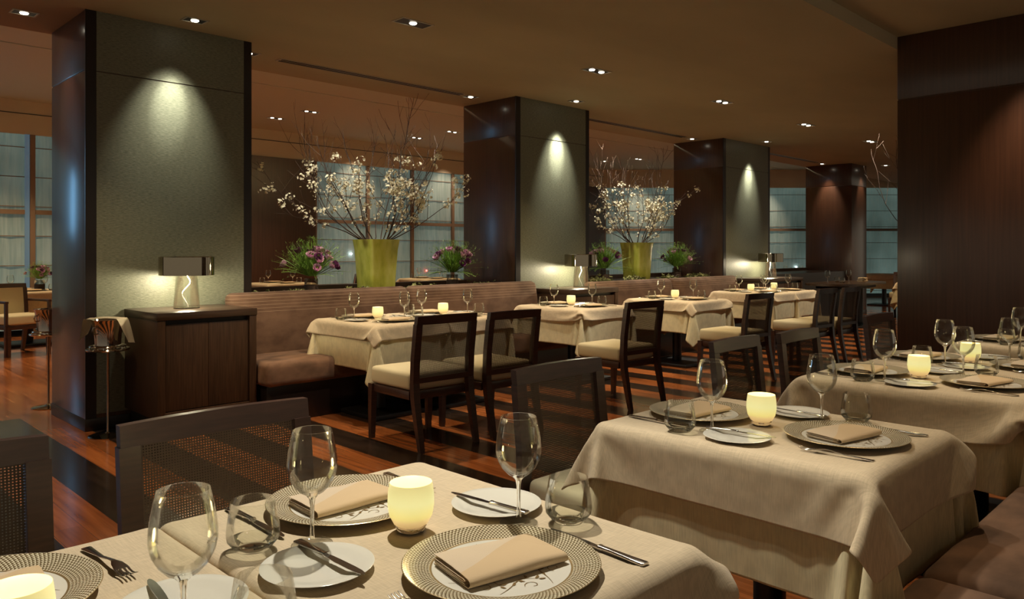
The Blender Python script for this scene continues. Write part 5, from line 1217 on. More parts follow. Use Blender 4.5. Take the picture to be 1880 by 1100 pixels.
0,0,0,0,0,0,0,0,0,1,0,0,0,0,0,0,0,0,-1,1,-1,1,-1,0,0,-1,50,0,0,1,0,-1,0,0,1,-1,0,0,0,1,0,0,0,0,0,0,0,0,0,0,-1,0,0,0,0,0,0,0,0,0,0,0,0,0,0,1,0,-1,0,51,
0,-1,0,0,1,0,-1,0,1,0,0,0,-1,0,0,0,0,0,0,0,0,0,0,1,0,0,0,0,0,0,0,0,-1,0,1,-1,1,0,-1,0,0,0,50,0,1,0,-1,0,0,1,0,-1,0,0,0,1,0,0,0,0,0,0,0,-1,0,0,0,0,0,0,
0,0,0,0,0,1,0,-1,1,-1,0,1,0,0,0,51,-1,0,0,1,0,0,-1,0,1,0,0,-1,0,0,0,0,0,0,0,0,1,0,0,0,0,0,0,0,0,0,-1,0,0,0,0,0,1,-1,0,0,0,0,50,1,0,0,-1,0,0,1,0,-1,0,
0,1,0,0,0,0,0,0,0,-1,0,0,0,0,0,0,0,0,0,0,1,0,0,0,0,-1,0,1,0,-1,0,1,50,0,0,0,1,0,-1,0,0,1,0,0,-1,0,0,0,0,0,0,0,1,0,0,0,0,0,0,0,0,0,-1,0,0,0,0,0,1,0,-1,
0,1,0,-1,51,0,0,-1,0,0,1,0,-1,0,0,0,1,0,0,0,0,0,0,-1,0,0,0,0,0,0,0,0,0,0,1,0,0,0,0,-1,0,0,1,0,-1,0,0,50,0,0,1,0,-1,0,0,1,0,0,0,-1,0,0,0,0,0,0,1,0,0,0,
0,0,0,0,0,0,-1,0,0,0,0,0,1,0,-1,0,0,1,0,0,51,0,-1,0,0,1,0,0,-1,0,0,0,1,0,0,0,0,0,-1,0,0,0,0,0,0,0,0,0,0,1,0,0,0,0,0,-1,0,1,0,-1,0,0,0,50,0,1,0,0,-1,0,
0,1,0,0,-1,0,0,0,0,0,0,1,0,0,0,0,0,0,0,0,0,-1,0,0,0,0,0,0,1,0,-1,0,1,0,-1,0,51,0,-1,0,0,1,0,-1,0,0,0,1,0,0,0,0,0,-1,0,0,0,0,0,0,0,0,0,0,1,0,0,0,0,0,
-1,0,0,1,-1,0,0,1,0,50,0,1,0,-1,0,0,1,0,0,0,-1,0,0,0,0,0,1,0,0,0,0,0,0,0,0,-1,0,0,0,0,0,0,0,1,0,-1,0,1,0,-1,0,0,51,-1,0,0,1,0,0,-1,0,0,0,1,0,0,0,0,-1,
0,0,0,0,0,0,0,0,0,1,0,0,0,0,0,0,-1,0,0,1,0,-1,0,1,0,-1,50,1,0,0,-1,0,0,1,0,0,0,-1,0,0,0,0,1,0,0,0,0,0,0,0,0,-1,0,0,0,0,0,0,0,1,0,0,-1,0,1,-1,0,0,1,51,
-1,0,0,1,0,-1,0,0,0,0,1,0,0,0,-1,0,0,0,0,0,0,0,0,0,1,0,0,0,0,0,0,0,-1,0,0,1,-1,0,1,0,-1,0,50,1,0,-1,0,0,1,0,0,0,0,-1,0,0,0,1,0,0,0,0,0,0,0,-1,0,0,0,0,
0,0,0,0,0,1,0,-1,0,1,0,-1,0,1,0,51,-1,0,1,0,-1,0,0,0,0,0,1,0,0,-1,0,0,0,0,0,0,0,0,1,0,0,0,0,0,0,0,0,0,-1,0,1,0,-1,0,1,0,-1,0,50,1,0,-1,0,1,0,0,0,0,0,
-1,0,0,1,0,0,0,0,0,0,-1,0,0,0,0,0,0,0,0,0,0,0,1,0,-1,0,1,-1,0,0,1,0,51,-1,0,1,0,-1,0,0,0,0,0,1,0,-1,0,0,0,0,0,0,0,1,0,0,0,0,0,0,0,0,0,0,0,-1,0,1,-1,0,
1,0,-1,0,0,50,1,-1,0,0,1,-1,1,0,0,0,-1,0,1,0,0,0,0,0,-1,0,0,0,0,0,0,0,0,0,0,0,0,0,1,0,-1,1,-1,0,0,1,0,-1,50,0,1,0,-1,0,1,-1,0,0,0,1,0,-1,0,0,0,0,0,1,
0,0,0,0,0,0,0,0,0,0,0,0,0,0,-1,1,-1,1,-1,0,0,0,1,50,0,0,0,1,0,-1,1,0,0,-1,0,0,1,0,0,0,-1,0,0,0,0,0,0,0,0,0,0,0,0,0,0,0,0,1,-1,0,-1,1,0,0,0,0,46,2,1,1,
0,0,0,0,1,-1,1,0,-1,0,0,0,0,1,0,0,0,0,0,0,0,0,0,0,0,0,0,0,0,0,0,-1,0,1,-1,0,0,0,0,29,5,5,4,5,3,0,0,0,0,-1,0,1,0,0,-1,0,0,0,0,0,0,0,0,0,0,0,0,0,0,0,0,
0,0,0,1,-1,-2,0,1,0,1,0,16,2,3,5,4,8,13,1,-1,-1,1,-1,-1,0,0,1,0,0,0,0,0,0,0,0,0,0,0,0,0,0,0,0,1,1,0,-1,-1,0,1,-3,-3,-5,-6,48,0,-1,-1,-7,-5,4,11,1,0,
-1,0,0,0,-1,0,0,0,0,0,0,0,0,0,0,0,0,1,0,0,0,0,-1,0,0,3,-1,-11,-4,-14,-4,-1,2,38,-10,-1,4,14,0,0,-30,23,-1,0,-1,-1,-2,0,0,-1,0,0,-1,0,0,0,0,0,0,0,-1,
-1,0,0,1,3,1,3,0,6,-2,-10,3,-6,-7,-9,20,18,9,0,-12,11,-48,41,-25,-28,5,12,3,2,0,-2,-1,-1,-2,-1,0,-1,0,-1,0,1,-1,0,0,1,-3,0,12,4,-16,-7,37,18,-8,-7,10,
2,3,47,-5,-10,1,13,-61,53,-12,-13,-9,1,-15,6,3,1,1,1,-2,0,1,-1,1,-1,0,1,-2,1,0,0,-2,3,9,0,-3,-4,2,-10,43,7,-1,-20,-11,-10,29,0,13,2,-60,27,11,2,-13,
-5,-4,0,-10,2,4,1,0,2,0,-1,1,-1,0,1,-1,0,0,0,0,2,5,2,-2,-1,-4,7,-4,2,35,1,1,-1,-2,38,8,-4,-57,7,28,4,-5,-9,-2,-8,5,-2,-7,-2,3,1,0,2,1,-1,0,1,-1,0,1,0,
0,2,2,3,-2,0,1,-4,9,-5,-5,21,20,1,0,-1,47,-10,-45,-5,17,22,-5,-4,-7,-1,-7,-3,4,0,-4,-3,1,1,0,1,1,1,-1,2,-1,1,0,1,2,2,-2,2,0,-2,0,0,2,-4,8,21,12,0,0,
27,-24,-13,1,25,1,4,-8,-4,1,-6,-1,-1,1,1,-1,-2,0,0,0,-1,0,2,-1,1,0,2,1,1,0,2,-2,1,-1,-1,0,2,-2,0,15,16,8,1,1027,31,32,34,34,31,-1,-14,-12,-4,-1,-1,-1,
-1,0,0,-1,0,0,0,0,1,0,0,0,1,0,1,2,2,3,4,5,7,7,9,31,40,41,43,28,-42,-42,40,-1,-1,-2,0,2,9,0,2,1,0,0,0,1,-1,0,1,0,0,0,0,-1,0,0,0,0,0,0,-1,-1,-1,0,0,2,1,
-1,-18,-4,-1,-1,0,0,-2,40,0,-2,-1,-1,1,10,1,2,0,0,0,1,-1,1,-1,0,0,0,0,0,0,0,0,1,-1,0,0,-1,0,-1,-1,0,-3,2,3,-1,-22,-10,0,8,-2,3,40,0,0,-1,-3,0,9,5,-1,
2,0,0,-1,0,0,1,0,-1,0,1,0,0,0,0,-1,0,1,-1,0,0,0,-2,-1,0,-2,0,-15,-32,-17,4,7,0,0,35,3,2,0,-1,-3,5,8,1,0,0,-1,1,0,0,0,0,1,0,-1,0,0,0,0,0,1,-1,0,1,-1,0,
0,-3,0,1,-3,-2,5,-35,-33,-1,8,14,6,12,11,7,4,0,-2,9,3,0,-1,2,-1,0,0,0,0,0,0,0,0,1,0,0,0,-1,0,1,-1,0,0,0,0,-5,-3,-2,-4,-9,3,10,-69,2,-14,-14,2,6,10,13,
12,4,12,5,0,0,0,1,0,0,0,0,0,0,0,0,-1,0,1,0,0,0,-1,0,1,0,0,0,0,-3,-12,-6,4,-1,-55,-10,-5,32,-13,1,0,0,2,5,8,25,5,3,3,1,0,1,0,-1,0,0,0,0,0,0,0,-1,0,0,0,
0,1,-1,-1,0,-1,-2,-2,-9,-18,-9,-3,7,-11,-9,-21,-1,0,1,1,0,-5,8,0,12,-2,0,-1,1,0,0,1,0,0,0,0,0,1,0,-1,0,0,0,-1,-1,-1,-1,-2,0,0,2,8,-1,-7,-11,-13,3,0,
-18,-3,0,0,-1,1,6,-2,-3,1,-8,0,0,-1,-1,0,0,0,0,0,0,0,-1,0,1,0,-1,0,1,-1,1,1,1,1,1,0,5,-9,-12,1,3,8,1,0,-3,1,-1,2,0,0,1,-1,1,0,-3,0,0,1,0,0,0,0,0,0,0,
0,0,0,0,1,0,0,1,0,0,0,-1,0,3,-3,1,-2,-14,-2,1,7,0,-1,0,1,0,0,0,0,1,0,-1,0,0,0,0,0,0,0,0,0,0,0,0,0,0,0,0,0,0,0,0,0,0,0,0,1,-2,-1,-1,-1,-8,-3,5,1,0,0,0,
0,-1,0,1,0,0,0,0,0,0,0,0,0,0,0,0,0,0,0,0,0,0,0,0,0,0,0,0,0,0,0,1,-2,-1,0,0,-2,-5,-3,3,-1,0,0,0,1,0,0,0,1,-2,1,0,0,0,0,0,0,0,0,0,0,0,0,0,0,0,0,0,0,0,0,
0,0,0,1,-2,0,0,0,-1,-2,-6,4,0,0,0,0,0,0,0,0,0,0,0,0,0,0,0,0,0,0,0,0,0,0,0,0,0,0,0,0,0,0,0,0,0,0,1,-2,1,0,-1,0,-1,-1,-3,0,0,0,0,0,1,-1,0,0,0,0,0,0,0,0,
0,0,0,0,0,0,0,0,0,0,0,0,0,0,0,0,0,0,0,1,-2,0,0,0,0,-1,-1,-1,0,0,0,1,0,-1,0,0,0,1,-1,0,0,0,0,0,0,0,0,0,0,0,0,0,0,0,0,0,0,0,0,0,0,0,1,-2,1,0,0,-1,0,-1,
-1,0,1,0,-1,0,0,0,0,1,-1,0,0,0,0,0,0,0,0,0,0,0,0,0,0,0,0,0,0,0,0,0,0,0,0,0,-1,1,0,0,0,0,-1,-1,1,-1,0,0,0,0,0,0,0,0,0,0,0,0,0,0,0,0,0,0,0,0,0,0,0,0,0,
0,0,0,0,0,0,1,0,-1,-1,0,0,1,-1,1,-1,0,0,0,0,0,0,0,0,-1,1,0,0,0,0,0,0,0,0,0,0,0,0,0,0,0,0,0,0,0,0,0,0,0,0,0,0,0,0,0,-1,1,-1,0,0,0,0,0,0,0,1,-1,0,0,0,0,
0,0,0,0,0,0,0,0,0,0,0,0,0,0,0,0,0,0,0,0,0,0,0,-1,1,0,0,0,-1,0,0,0,0,0,0,0,1,-1,0,0,0,0,0,0,0,0,0,0,0,0,0,0,0,0,0,0,0,0,0,0,0,0,0,0,0,0,0,0,0,0,0,0,0,
-1,0,0,1,0,0,-1,0,0,1,-1,0,0,0,0,0,0,0,0,0,0,0,0,0,0,0,0,0,0,0,0,0,0,0,0,0,0,0,0,0,0,0,-1,0,1,0,-1,0,0,0,1,-1,0,0,0,0,0,0,0,0,0,0,0,0,0,0,0,0,0,0,0,0,
0,0,0,0,0,1,-1,0,0,0,-1,1,0,0,-1,0,0,0,0,0,0,0,0,0,0,0,0,0,0,0,0,0,0,0,0,0,0,0,0,0,0,0,0,0,0,0,0,0,0,0,0,0,-1,1,-1,0,1,0,0,0,0,0,0,0,0,0,0,0,0,0,0,0,
0,0,0,0,0,0,0,0,0,0,0,0,0,0,0,0,0,0,0,0,0,0,0,0,0,0,0,-1,0,0,0,0,0,0,0,0,0,0,0,0,0,0,0,0,0,0,0,0,0,0,0,0,0,0,0,0,0,0,0,0,0,0,0,0,0,0,0,0,0,0,0,0,0,0,
0,0,0,1,-1,1,-1,0,0,0,0,0,0,0,0,0,0,0,0,0,0,0,0,0,0,0,0,0,0,0,0,0,0,0,-1,1,0,0,0,0,0,0,0,0,0,1,-1,0,0,0,0,0,0,0,0,0,0,0,0,0,0,0,0,0,0,0,0,0,0,0,0,0,0,
0,0,0,0,0,0,0,0,0,0,0,0,1,0,0,-1,0,0,0,0,-1,1,0,0,0,0,0,0,0,0,0,0,0,0,0,0,0,0,0,0,0,0,0,0,0,0,0,0,0,0,0,0,-1,0,1,-1,0,0,0,0,0,0,0,0,0,0,0,0,0,0,0,0,0,
0,0,0,0,0,0,0,0,0,0,0,0,0,0,0,0,0,0,0,-1,0,0,1,0,0,0,0,0,0,0,0,0,0,0,0,0,0,0,0,0,0,0,0,0,0,0,0,0,0,0,0,0,0,0,0,0,0,0,0,0,0,-1,1,0,0,0,0,0,0,0,0,0,0,1,
0,-2,1,0,0,0,0,0,0,0,0,0,0,0,0,0,0,0,0,0,0,0,0,0,0,0,0,0,0,0,0,0,0,0,0,0,0,0,0,0,0,1,-1,0,0,0,0,0,0,0,0,0,0,0,0,0,0,0,0,0,0,0,0,0,0,0,0,0,0,0,0,0,0,0,
0,0,0,0,0,1,0,0,0,0,-1,0,0,0,0,0,0,0,0,0,0,0,0,0,0,0,0,0,0,0,0,0,0,0,0,0,0,0,0,0,0,-1,1,0,0,0,0,0,0,0,0,0,0,0,0,1,-2,0,1,0,0,0,0,0,0,0,0,0,0,0,0,0,0,
0,0,0,0,0,0,0,0,0,0,0,0,0,0,0,0,0,0,1,0,0,0,0,-1,1,-1,-2,2,0,0,0,0,0,0,0,0,0,0,0,0,0,0,0,0,0,0,0,0,0,0,0,0,-1,1,0,0,0,0,0,0,0,2,-1,-1,0,0,1,-1,0,-1,1,
0,0,0,0,0,0,0,0,0,0,0,0,0,0,0,0,0,0,0,0,0,0,0,0,0,0,0,0,0,0,0,0,0,4,-1,-1,-1,0,0,0,0,-1,0,0,0,0,0,0,0,0,0,0,0,0,0,0,0,0,0,0,0,0,0,0,0,1,0,-2,1,0,0,0,
0,0,0,0,10,-1,-2,-2,-3,-1,0,-1,-1,1,1,-1,0,0,0,1,0,0,0,0,0,0,1,-1,1,0,-1,1,0,0,0,1,-1,-2,-1,1,0,0,0,0,0,0,1,15,-1,0,-2,-1,-4,-4,0,1,3,0,2,1,0,1,0,0,0,
0,0,0,0,-1,1,-1,0,1,-1,0,0,-1,-1,0,2,-9,1,-3,0,0,2,2,2,2,-14,0,-1,0,-5,-3,0,7,6,0,-1,-1,-1,0,-1,-1,0,0,0,1,0,0,0,0,0,0,0,0,0,0,2,-1,0,-4,1,13,1,6,2,5,
1,1,-1,-18,-3,0,0,5,6,0,-38,12,2,0,-2,-1,-1,0,-1,0,0,0,-1,0,0,0,0,0,-1,0,1,0,0,-1,1,1,3,0,0,36,4,4,0,2,2,3,-22,3,2,3,3,-4,-35,19,-18,-1,0,0,0,0,0,0,0,
0,-1,0,0,0,0,0,0,1,0,-1,0,0,0,0,1,0,-1,1,12,15,-1,-1,4,1,1,-16,3,2,0,-8,-29,15,-8,-6,-3,-1,1,0,0,-1,1,0,-1,1,0,0,0,-1,0,0,0,0,0,0,0,1,1,0,-1,0,0,0,22,
6,-1,-4,2,2,-11,-1,-2,-9,-25,5,0,0,-6,-1,0,0,0,0,0,0,-1,1,0,-1,0,0,1,0,0,0,0,0,0,0,0,0,0,0,-1,1,0,6,18,3,0,-2,-1,-13,-3,-9,-23,1,4,1,-3,-4,-1,0,0,0,0,
0,-1,1,-1,0,1,0,0,0,0,-1,0,0,1,0,0,0,0,0,0,0,1,-1,2,13,11,2,-1,-2,-19,-11,-16,-1,3,1,-1,-1,-4,-1,-1,0,0,0,1,0,-1,1,0,0,-1,0,0,0,1,0,0,-1,0,1,0,0,0,0,
0,0,0,0,9,10,6,2,1,-34,-7,-6,0,3,1,-1,-2,-3,0,-1,0,0,0,-1,1,0,0,-1,0,1,0,0,0,0,0,0,0,0,0,0,0,0,0,0,0,0,0,4,10,8,4,0,]
OVER_SMALL = [
-760,25,24,22,45,7,25,47,49,49,49,49,49,49,49,49,49,49,49,49,49,49,49,49,49,49,48,49,48,48,47,47,47,49,37,-33,-4,-9,-31,-15,-3,0,2,-1,18,-2,2,0,-1,0,
0,0,0,0,0,0,0,0,0,0,0,0,0,0,0,1,-1,1,0,-1,0,-2,-1,9,2,-16,-29,9,12,-18,-8,0,-6,5,15,-1,0,1,0,0,0,0,-1,0,0,0,0,0,0,0,0,0,0,0,0,1,0,0,2,-3,1,-2,4,-13,
-14,45,24,-10,25,-17,-5,-12,10,9,0,0,-1,0,0,0,0,1,0,0,0,0,0,0,0,0,0,0,-1,0,0,0,1,1,4,2,-2,-1,29,8,8,-14,-38,3,35,5,-11,3,2,1,0,0,0,0,0,0,0,-1,0,0,0,0,
0,0,0,0,0,1,0,0,-1,0,0,1,1,4,-9,35,-11,-7,32,30,-63,-3,9,21,3,1,0,0,1,0,0,0,0,0,1,0,0,0,0,0,0,0,0,-1,0,0,0,1,0,1,0,1,-2,-7,13,21,-48,10,-33,62,-3,2,
-14,-15,-1,1,0,0,0,0,0,0,0,0,0,0,0,0,0,0,0,0,1,0,0,0,0,0,-1,0,-1,-1,-22,-5,44,-2,-14,25,0,3,-20,-13,6,0,-1,0,0,0,0,0,0,0,0,0,0,0,0,0,0,0,0,0,0,0,0,-1,
0,0,0,0,-1,-3,-6,10,13,-14,22,-3,-10,-4,-4,-1,-1,0,0,0,0,0,0,0,0,0,0,0,0,0,0,0,0,0,0,0,0,0,1,0,0,0,-1,0,4,-14,0,34,-25,16,-4,-6,-8,3,-2,1,0,0,0,0,0,0,
0,0,0,0,0,0,0,0,0,0,0,-1,0,0,0,0,0,0,0,1,-2,2,-7,-5,10,1,12,-5,-6,-1,1,-1,0,-1,0,0,0,0,0,0,0,0,0,0,0,0,0,0,0,0,1,0,0,0,0,0,0,-1,0,0,1,-2,-13,12,2,8,
-4,-3,-1,0,0,-1,1,0,0,0,0,0,0,0,0,0,0,0,0,-1,0,0,0,0,0,0,0,0,0,0,1,-1,0,2,-1,-3,-2,4,6,-4,-1,0,-1,-1,1,-1,0,0,0,0,0,0,0,0,0,0,0,0,1,0,0,0,0,0,0,0,0,0,
0,-1,1,-1,0,1,-3,-2,4,4,-2,-2,1,-1,0,0,0,0,0,0,0,0,0,0,0,0,-1,0,0,0,0,0,0,0,0,0,0,0,0,0,1,0,-1,1,0,-1,-3,2,4,-3,0,0,-1,0,-1,0,0,0,0,0,0,0,0,0,0,1,0,0,
0,0,0,0,0,0,0,0,0,0,0,0,-1,1,0,1,-2,-3,3,2,-1,0,0,-1,-1,1,0,0,0,0,0,0,0,0,0,-1,0,0,0,0,0,0,0,0,0,0,0,0,0,0,0,1,-1,1,2,-1,-4,1,3,-2,0,0,-1,0,-1,0,0,0,
0,0,0,0,0,0,1,0,0,0,0,0,0,0,0,0,0,0,0,0,0,0,0,0,0,1,-1,-4,3,1,0,0,0,-1,-1,1,0,0,0,0,0,0,0,0,-1,0,0,0,0,0,0,0,0,0,0,0,0,0,0,0,0,0,0,1,1,0,-4,1,2,0,-1,
0,-2,1,-1,0,0,0,0,0,0,0,0,1,0,0,0,0,0,0,0,0,0,0,0,0,0,0,0,0,0,0,0,2,-3,-2,2,2,-2,1,-1,0,0,0,0,0,0,0,0,0,0,0,-1,0,0,0,0,0,0,0,0,0,0,0,0,0,0,0,0,0,0,1,
0,-2,0,1,1,0,-1,1,-1,-1,0,0,0,0,0,0,0,0,0,1,0,0,0,0,0,0,0,0,0,0,0,0,0,0,0,0,0,0,0,-1,0,-1,1,1,0,0,-1,-1,1,0,0,0,0,0,0,0,0,-1,0,0,0,0,0,0,0,0,0,0,0,0,
0,0,0,0,0,0,1,0,0,-1,0,0,0,1,-1,0,0,-1,0,0,0,0,0,0,0,0,1,0,0,0,0,0,0,0,0,0,0,0,0,0,0,0,0,0,0,-1,1,-1,0,0,0,1,-1,0,0,0,0,0,0,0,0,0,0,0,-1,0,0,0,0,0,0,
0,0,0,0,0,0,0,0,0,0,0,0,0,1,0,-1,-1,1,0,0,0,0,0,0,0,-1,0,0,0,0,0,0,1,0,0,0,0,0,0,0,0,0,0,0,0,0,0,0,0,0,0,0,0,0,-1,1,-1,0,0,0,0,-1,0,0,1,0,0,0,0,0,-1,
0,0,0,0,0,0,0,0,0,0,0,0,0,0,0,0,0,0,0,0,0,1,0,-1,0,0,0,0,0,0,0,0,-1,0,0,0,0,0,1,0,0,0,0,0,0,0,0,0,0,0,0,0,0,0,0,0,0,0,-1,1,0,-1,0,0,1,0,0,-1,1,0,-1,1,
0,0,0,0,-1,0,0,0,0,0,0,0,0,0,0,0,0,0,0,0,0,0,0,0,0,1,-1,0,1,0,0,-1,-1,0,1,-1,1,0,-1,0,0,0,0,1,0,0,0,0,0,0,0,0,0,0,0,0,0,0,0,0,0,0,0,0,-1,1,0,-1,0,0,0,
0,0,-1,1,0,-1,1,0,0,-1,0,0,0,0,0,0,0,0,0,0,0,0,0,0,0,0,0,0,0,0,0,0,1,-1,1,0,0,-1,2,-1,0,1,-1,1,0,-1,0,0,1,0,0,0,0,0,0,0,0,0,0,0,0,0,0,0,0,0,0,0,0,0,0,
-1,1,0,-1,0,2,-1,-1,1,-1,1,-1,0,1,0,-1,0,0,0,0,0,0,0,0,0,0,0,0,0,0,0,0,0,0,0,0,0,0,0,1,0,0,0,0,0,1,-2,2,0,-2,2,-1,0,0,1,0,0,0,0,0,0,0,0,0,0,0,0,0,0,0,
0,0,0,0,0,0,0,0,-1,1,0,0,0,1,0,-2,2,-1,3,-3,1,-1,0,0,0,0,0,0,0,0,0,0,0,0,0,0,0,0,0,0,0,0,0,0,0,0,0,1,0,0,0,2,1,-1,-4,2,3,-4,2,0,1,0,0,0,0,0,0,0,0,0,0,
0,0,0,0,0,0,0,0,0,0,0,0,0,0,0,-1,1,0,1,4,-2,-1,-8,5,3,2,-3,0,0,0,0,0,0,0,0,0,0,0,0,0,0,0,0,0,0,0,0,0,0,0,0,0,0,0,1,0,0,7,-7,-2,1,-13,1,9,3,-1,0,0,1,0,
0,0,0,0,0,0,0,0,0,0,0,0,0,0,0,0,0,0,0,0,0,0,0,0,0,1,-11,-1,5,5,-21,-3,1,19,3,0,0,0,0,0,0,0,0,0,0,0,0,0,0,0,0,0,0,0,0,0,0,0,0,0,0,0,1,2,-3,-8,10,4,2,
-19,0,3,-8,20,2,1,1,0,0,0,0,0,0,0,0,0,-1,0,0,0,0,0,0,0,0,0,0,0,0,0,1,0,2,-4,32,-8,1,1,-24,4,-5,9,7,10,0,-1,0,0,0,0,0,-1,0,0,0,1,0,0,0,0,0,0,0,0,0,-1,
0,0,0,-1,-2,1,25,7,14,2,1,-36,9,16,9,4,2,-3,-1,0,0,0,-1,0,1,0,0,0,0,0,-1,0,0,0,0,0,0,0,1,0,0,-2,-1,-2,-1,-16,12,24,18,8,28,9,1,-1,-25,-7,2,-8,0,0,0,0,
0,0,0,0,0,0,0,1,0,0,0,0,-1,0,0,0,0,0,-1,1,2,-16,-4,2,-4,11,22,34,1,-5,-48,26,9,-23,5,0,0,-1,1,0,0,0,0,0,0,0,0,0,0,0,0,1,0,0,0,-1,-2,2,0,1,-16,14,-23,
0,1,1,35,-13,-46,18,14,-3,-4,2,-4,0,1,-1,0,0,0,0,0,0,0,0,0,0,0,0,0,0,0,0,0,1,0,0,-4,-13,2,-13,4,0,-1,10,-17,-10,19,3,0,-4,0,-1,-2,0,1,0,0,0,0,0,0,0,0,
0,0,0,0,1,-1,0,0,1,0,0,0,-6,-11,2,-9,0,-1,1,-937,-23,-24,-25,15,46,41,12,1,1,2,2,2,2,0,0,-1,-1,-2,-2,-2,-3,-3,-3,-5,-5,-7,-8,-9,-10,-12,-12,-11,0,32,
-13,43,-44,-7,35,-3,0,1,-15,-6,1,-8,-6,2,2,2,-1,-1,0,0,0,0,1,1,0,2,2,1,3,2,4,2,2,1,-1,-3,-5,-7,-14,49,-71,45,18,41,-2,-4,0,-12,-1,-13,-12,5,2,2,-3,-1,
0,0,0,0,1,0,1,1,1,0,2,1,2,1,4,4,4,1,-4,1,-7,-22,-15,59,8,-54,35,5,1,-2,-11,-11,-16,-1,4,3,-6,-2,3,-2,1,0,2,0,0,0,0,-1,1,0,1,1,1,1,4,3,11,10,4,-3,0,-1,
-5,-35,38,-12,17,36,2,-3,-36,-9,12,-2,-6,1,2,-3,1,-1,0,0,0,1,0,2,1,0,0,0,0,1,1,-2,2,0,10,10,14,11,-11,4,3,-18,25,-3,-15,16,17,4,-4,-2,-1,-2,0,-1,1,1,
0,1,-1,1,0,1,-1,1,0,0,1,0,0,1,1,0,2,-1,1,6,1,-1,-38,27,9,33,4,4,-4,9,3,0,0,0,1,0,0,0,-1,1,0,0,0,0,0,0,0,0,1,-1,1,0,-1,1,0,-1,1,0,-1,-9,-5,11,1,0,41,0,
-3,11,1,1,0,-1,0,-1,0,0,0,1,-1,0,0,0,0,0,1,-1,1,-1,1,-1,1,0,0,0,1,-1,1,-1,1,-3,3,-3,1,44,1,4,2,-1,0,0,1,-1,1,-1,1,-1,0,1,-1,1,-1,1,-1,0,1,-1,1,-1,1,
-1,1,-1,1,-1,1,-1,0,0,0,-1,-6,7,47,3,0,0,1,0,0,-1,1,-1,1,-1,1,-1,0,1,-1,1,-1,1,-1,0,1,-1,1,-1,1,-1,1,-1,1,-1,1,0,-1,0,-2,2,1,49,0,2,-1,0,0,0,1,-1,1,
-1,1,-1,1,0,-1,1,-1,1,-1,1,-1,0,1,-1,1,-1,1,-1,1,-1,1,-1,0,1,-1,-2,2,1,50,1,-1,1,-1,1,0,-1,1,-1,1,-1,1,-1,0,1,-1,1,-1,1,-1,1,0,-1,1,-1,1,-1,1,-1,1,-1,
1,-1,0,1,-1,0,1,50,0,1,-1,1,-1,0,1,-1,1,-1,1,-1,1,-1,0,1,-1,1,-1,1,-1,0,1,-1,1,-1,1,-1,1,-1,1,-1,1,0,-1,0,1,0,50,1,-1,1,-1,0,1,-1,1,-1,1,-1,1,-1,1,0,
-1,1,-1,1,-1,1,-1,0,1,-1,1,-1,1,-1,0,0,0,0,0,1,0,-1,1,51,-1,1,-1,1,0,-1,1,-1,1,-1,1,-1,1,-1,0,1,-1,1,-1,1,-1,1,-1,0,1,-1,1,-1,0,1,-1,1,-1,0,0,0,0,1,
50,1,-1,1,-1,0,1,-1,1,-1,1,-1,1,-1,1,-1,0,1,-1,1,-1,1,-1,1,-1,0,0,0,0,1,-1,1,-1,1,0,0,0,0,0,51,-1,1,-1,0,1,-1,1,-1,1,-1,1,-1,1,-1,1,0,-1,1,-1,1,-1,1,
-1,1,-1,1,-1,1,-1,1,-1,1,-1,0,0,0,0,1,50,1,-1,1,0,-1,1,-1,1,-1,1,-1,1,-1,1,-1,0,1,-1,1,-1,1,-1,1,-1,1,-1,1,-1,1,-1,1,-1,1,0,0,0,0,-1,51,-1,1,-1,0,1,
-1,1,-1,1,-1,1,-1,1,-1,1,-1,0,1,-1,1,-1,1,-1,1,-1,1,-1,1,-1,1,-1,1,-1,0,0,0,0,1,50,1,-1,0,1,-1,1,-1,1,-1,1,-1,1,-1,1,-1,1,0,-1,1,-1,1,-1,1,-1,1,-1,1,
-1,1,-1,1,-1,0,1,0,0,0,0,51,-1,1,0,-1,1,-1,1,-1,1,-1,1,-1,1,-1,1,-1,0,1,-1,1,-1,1,-1,1,-1,1,-1,1,-1,1,-1,1,0,-1,0,0,1,0,50,1,-1,0,1,-1,1,-1,1,-1,1,-1,
1,-1,1,-1,1,-1,0,1,-1,1,-1,1,-1,1,-1,1,-1,1,-1,1,-1,0,1,0,0,-1,1,51,-1,1,0,-1,1,-1,1,-1,1,-1,1,-1,1,-1,1,-1,1,0,-1,1,-1,1,-1,1,-1,1,-1,1,-1,1,-1,0,1,
-1,0,1,0,-1,50,1,-1,0,1,-1,1,-1,1,-1,1,-1,1,-1,1,-1,1,-1,0,1,-1,1,-1,1,-1,1,-1,1,-1,1,-1,0,1,-1,0,1,-1,0,1,51,-1,1,0,-1,1,-1,1,-1,1,-1,1,-1,1,-1,1,-1,
1,-1,0,1,-1,1,-1,1,-1,1,-1,1,-1,1,0,-1,1,0,-1,1,0,0,50,1,-1,0,1,-1,1,-1,1,-1,1,-1,1,-1,1,-1,1,-1,1,0,-1,1,-1,1,-1,1,-1,1,-1,1,-1,0,1,-1,0,1,-1,1,-1,
51,-1,1,0,-1,1,-1,1,-1,1,-1,1,-1,1,-1,1,-1,1,-1,0,1,-1,1,-1,1,-1,1,-1,1,-1,1,0,-1,1,0,-1,1,-1,1,50,1,-1,0,1,-1,1,-1,1,-1,1,-1,1,-1,1,-1,1,-1,1,-1,0,1,
-1,1,-1,1,-1,1,-1,1,-1,0,1,-1,0,1,-1,1,-1,51,-1,1,0,-1,1,-1,1,-1,1,-1,1,-1,1,-1,1,-1,1,-1,1,-1,0,1,-1,1,-1,1,-1,1,-1,0,1,-1,0,1,-1,1,-1,1,50,1,-1,0,1,
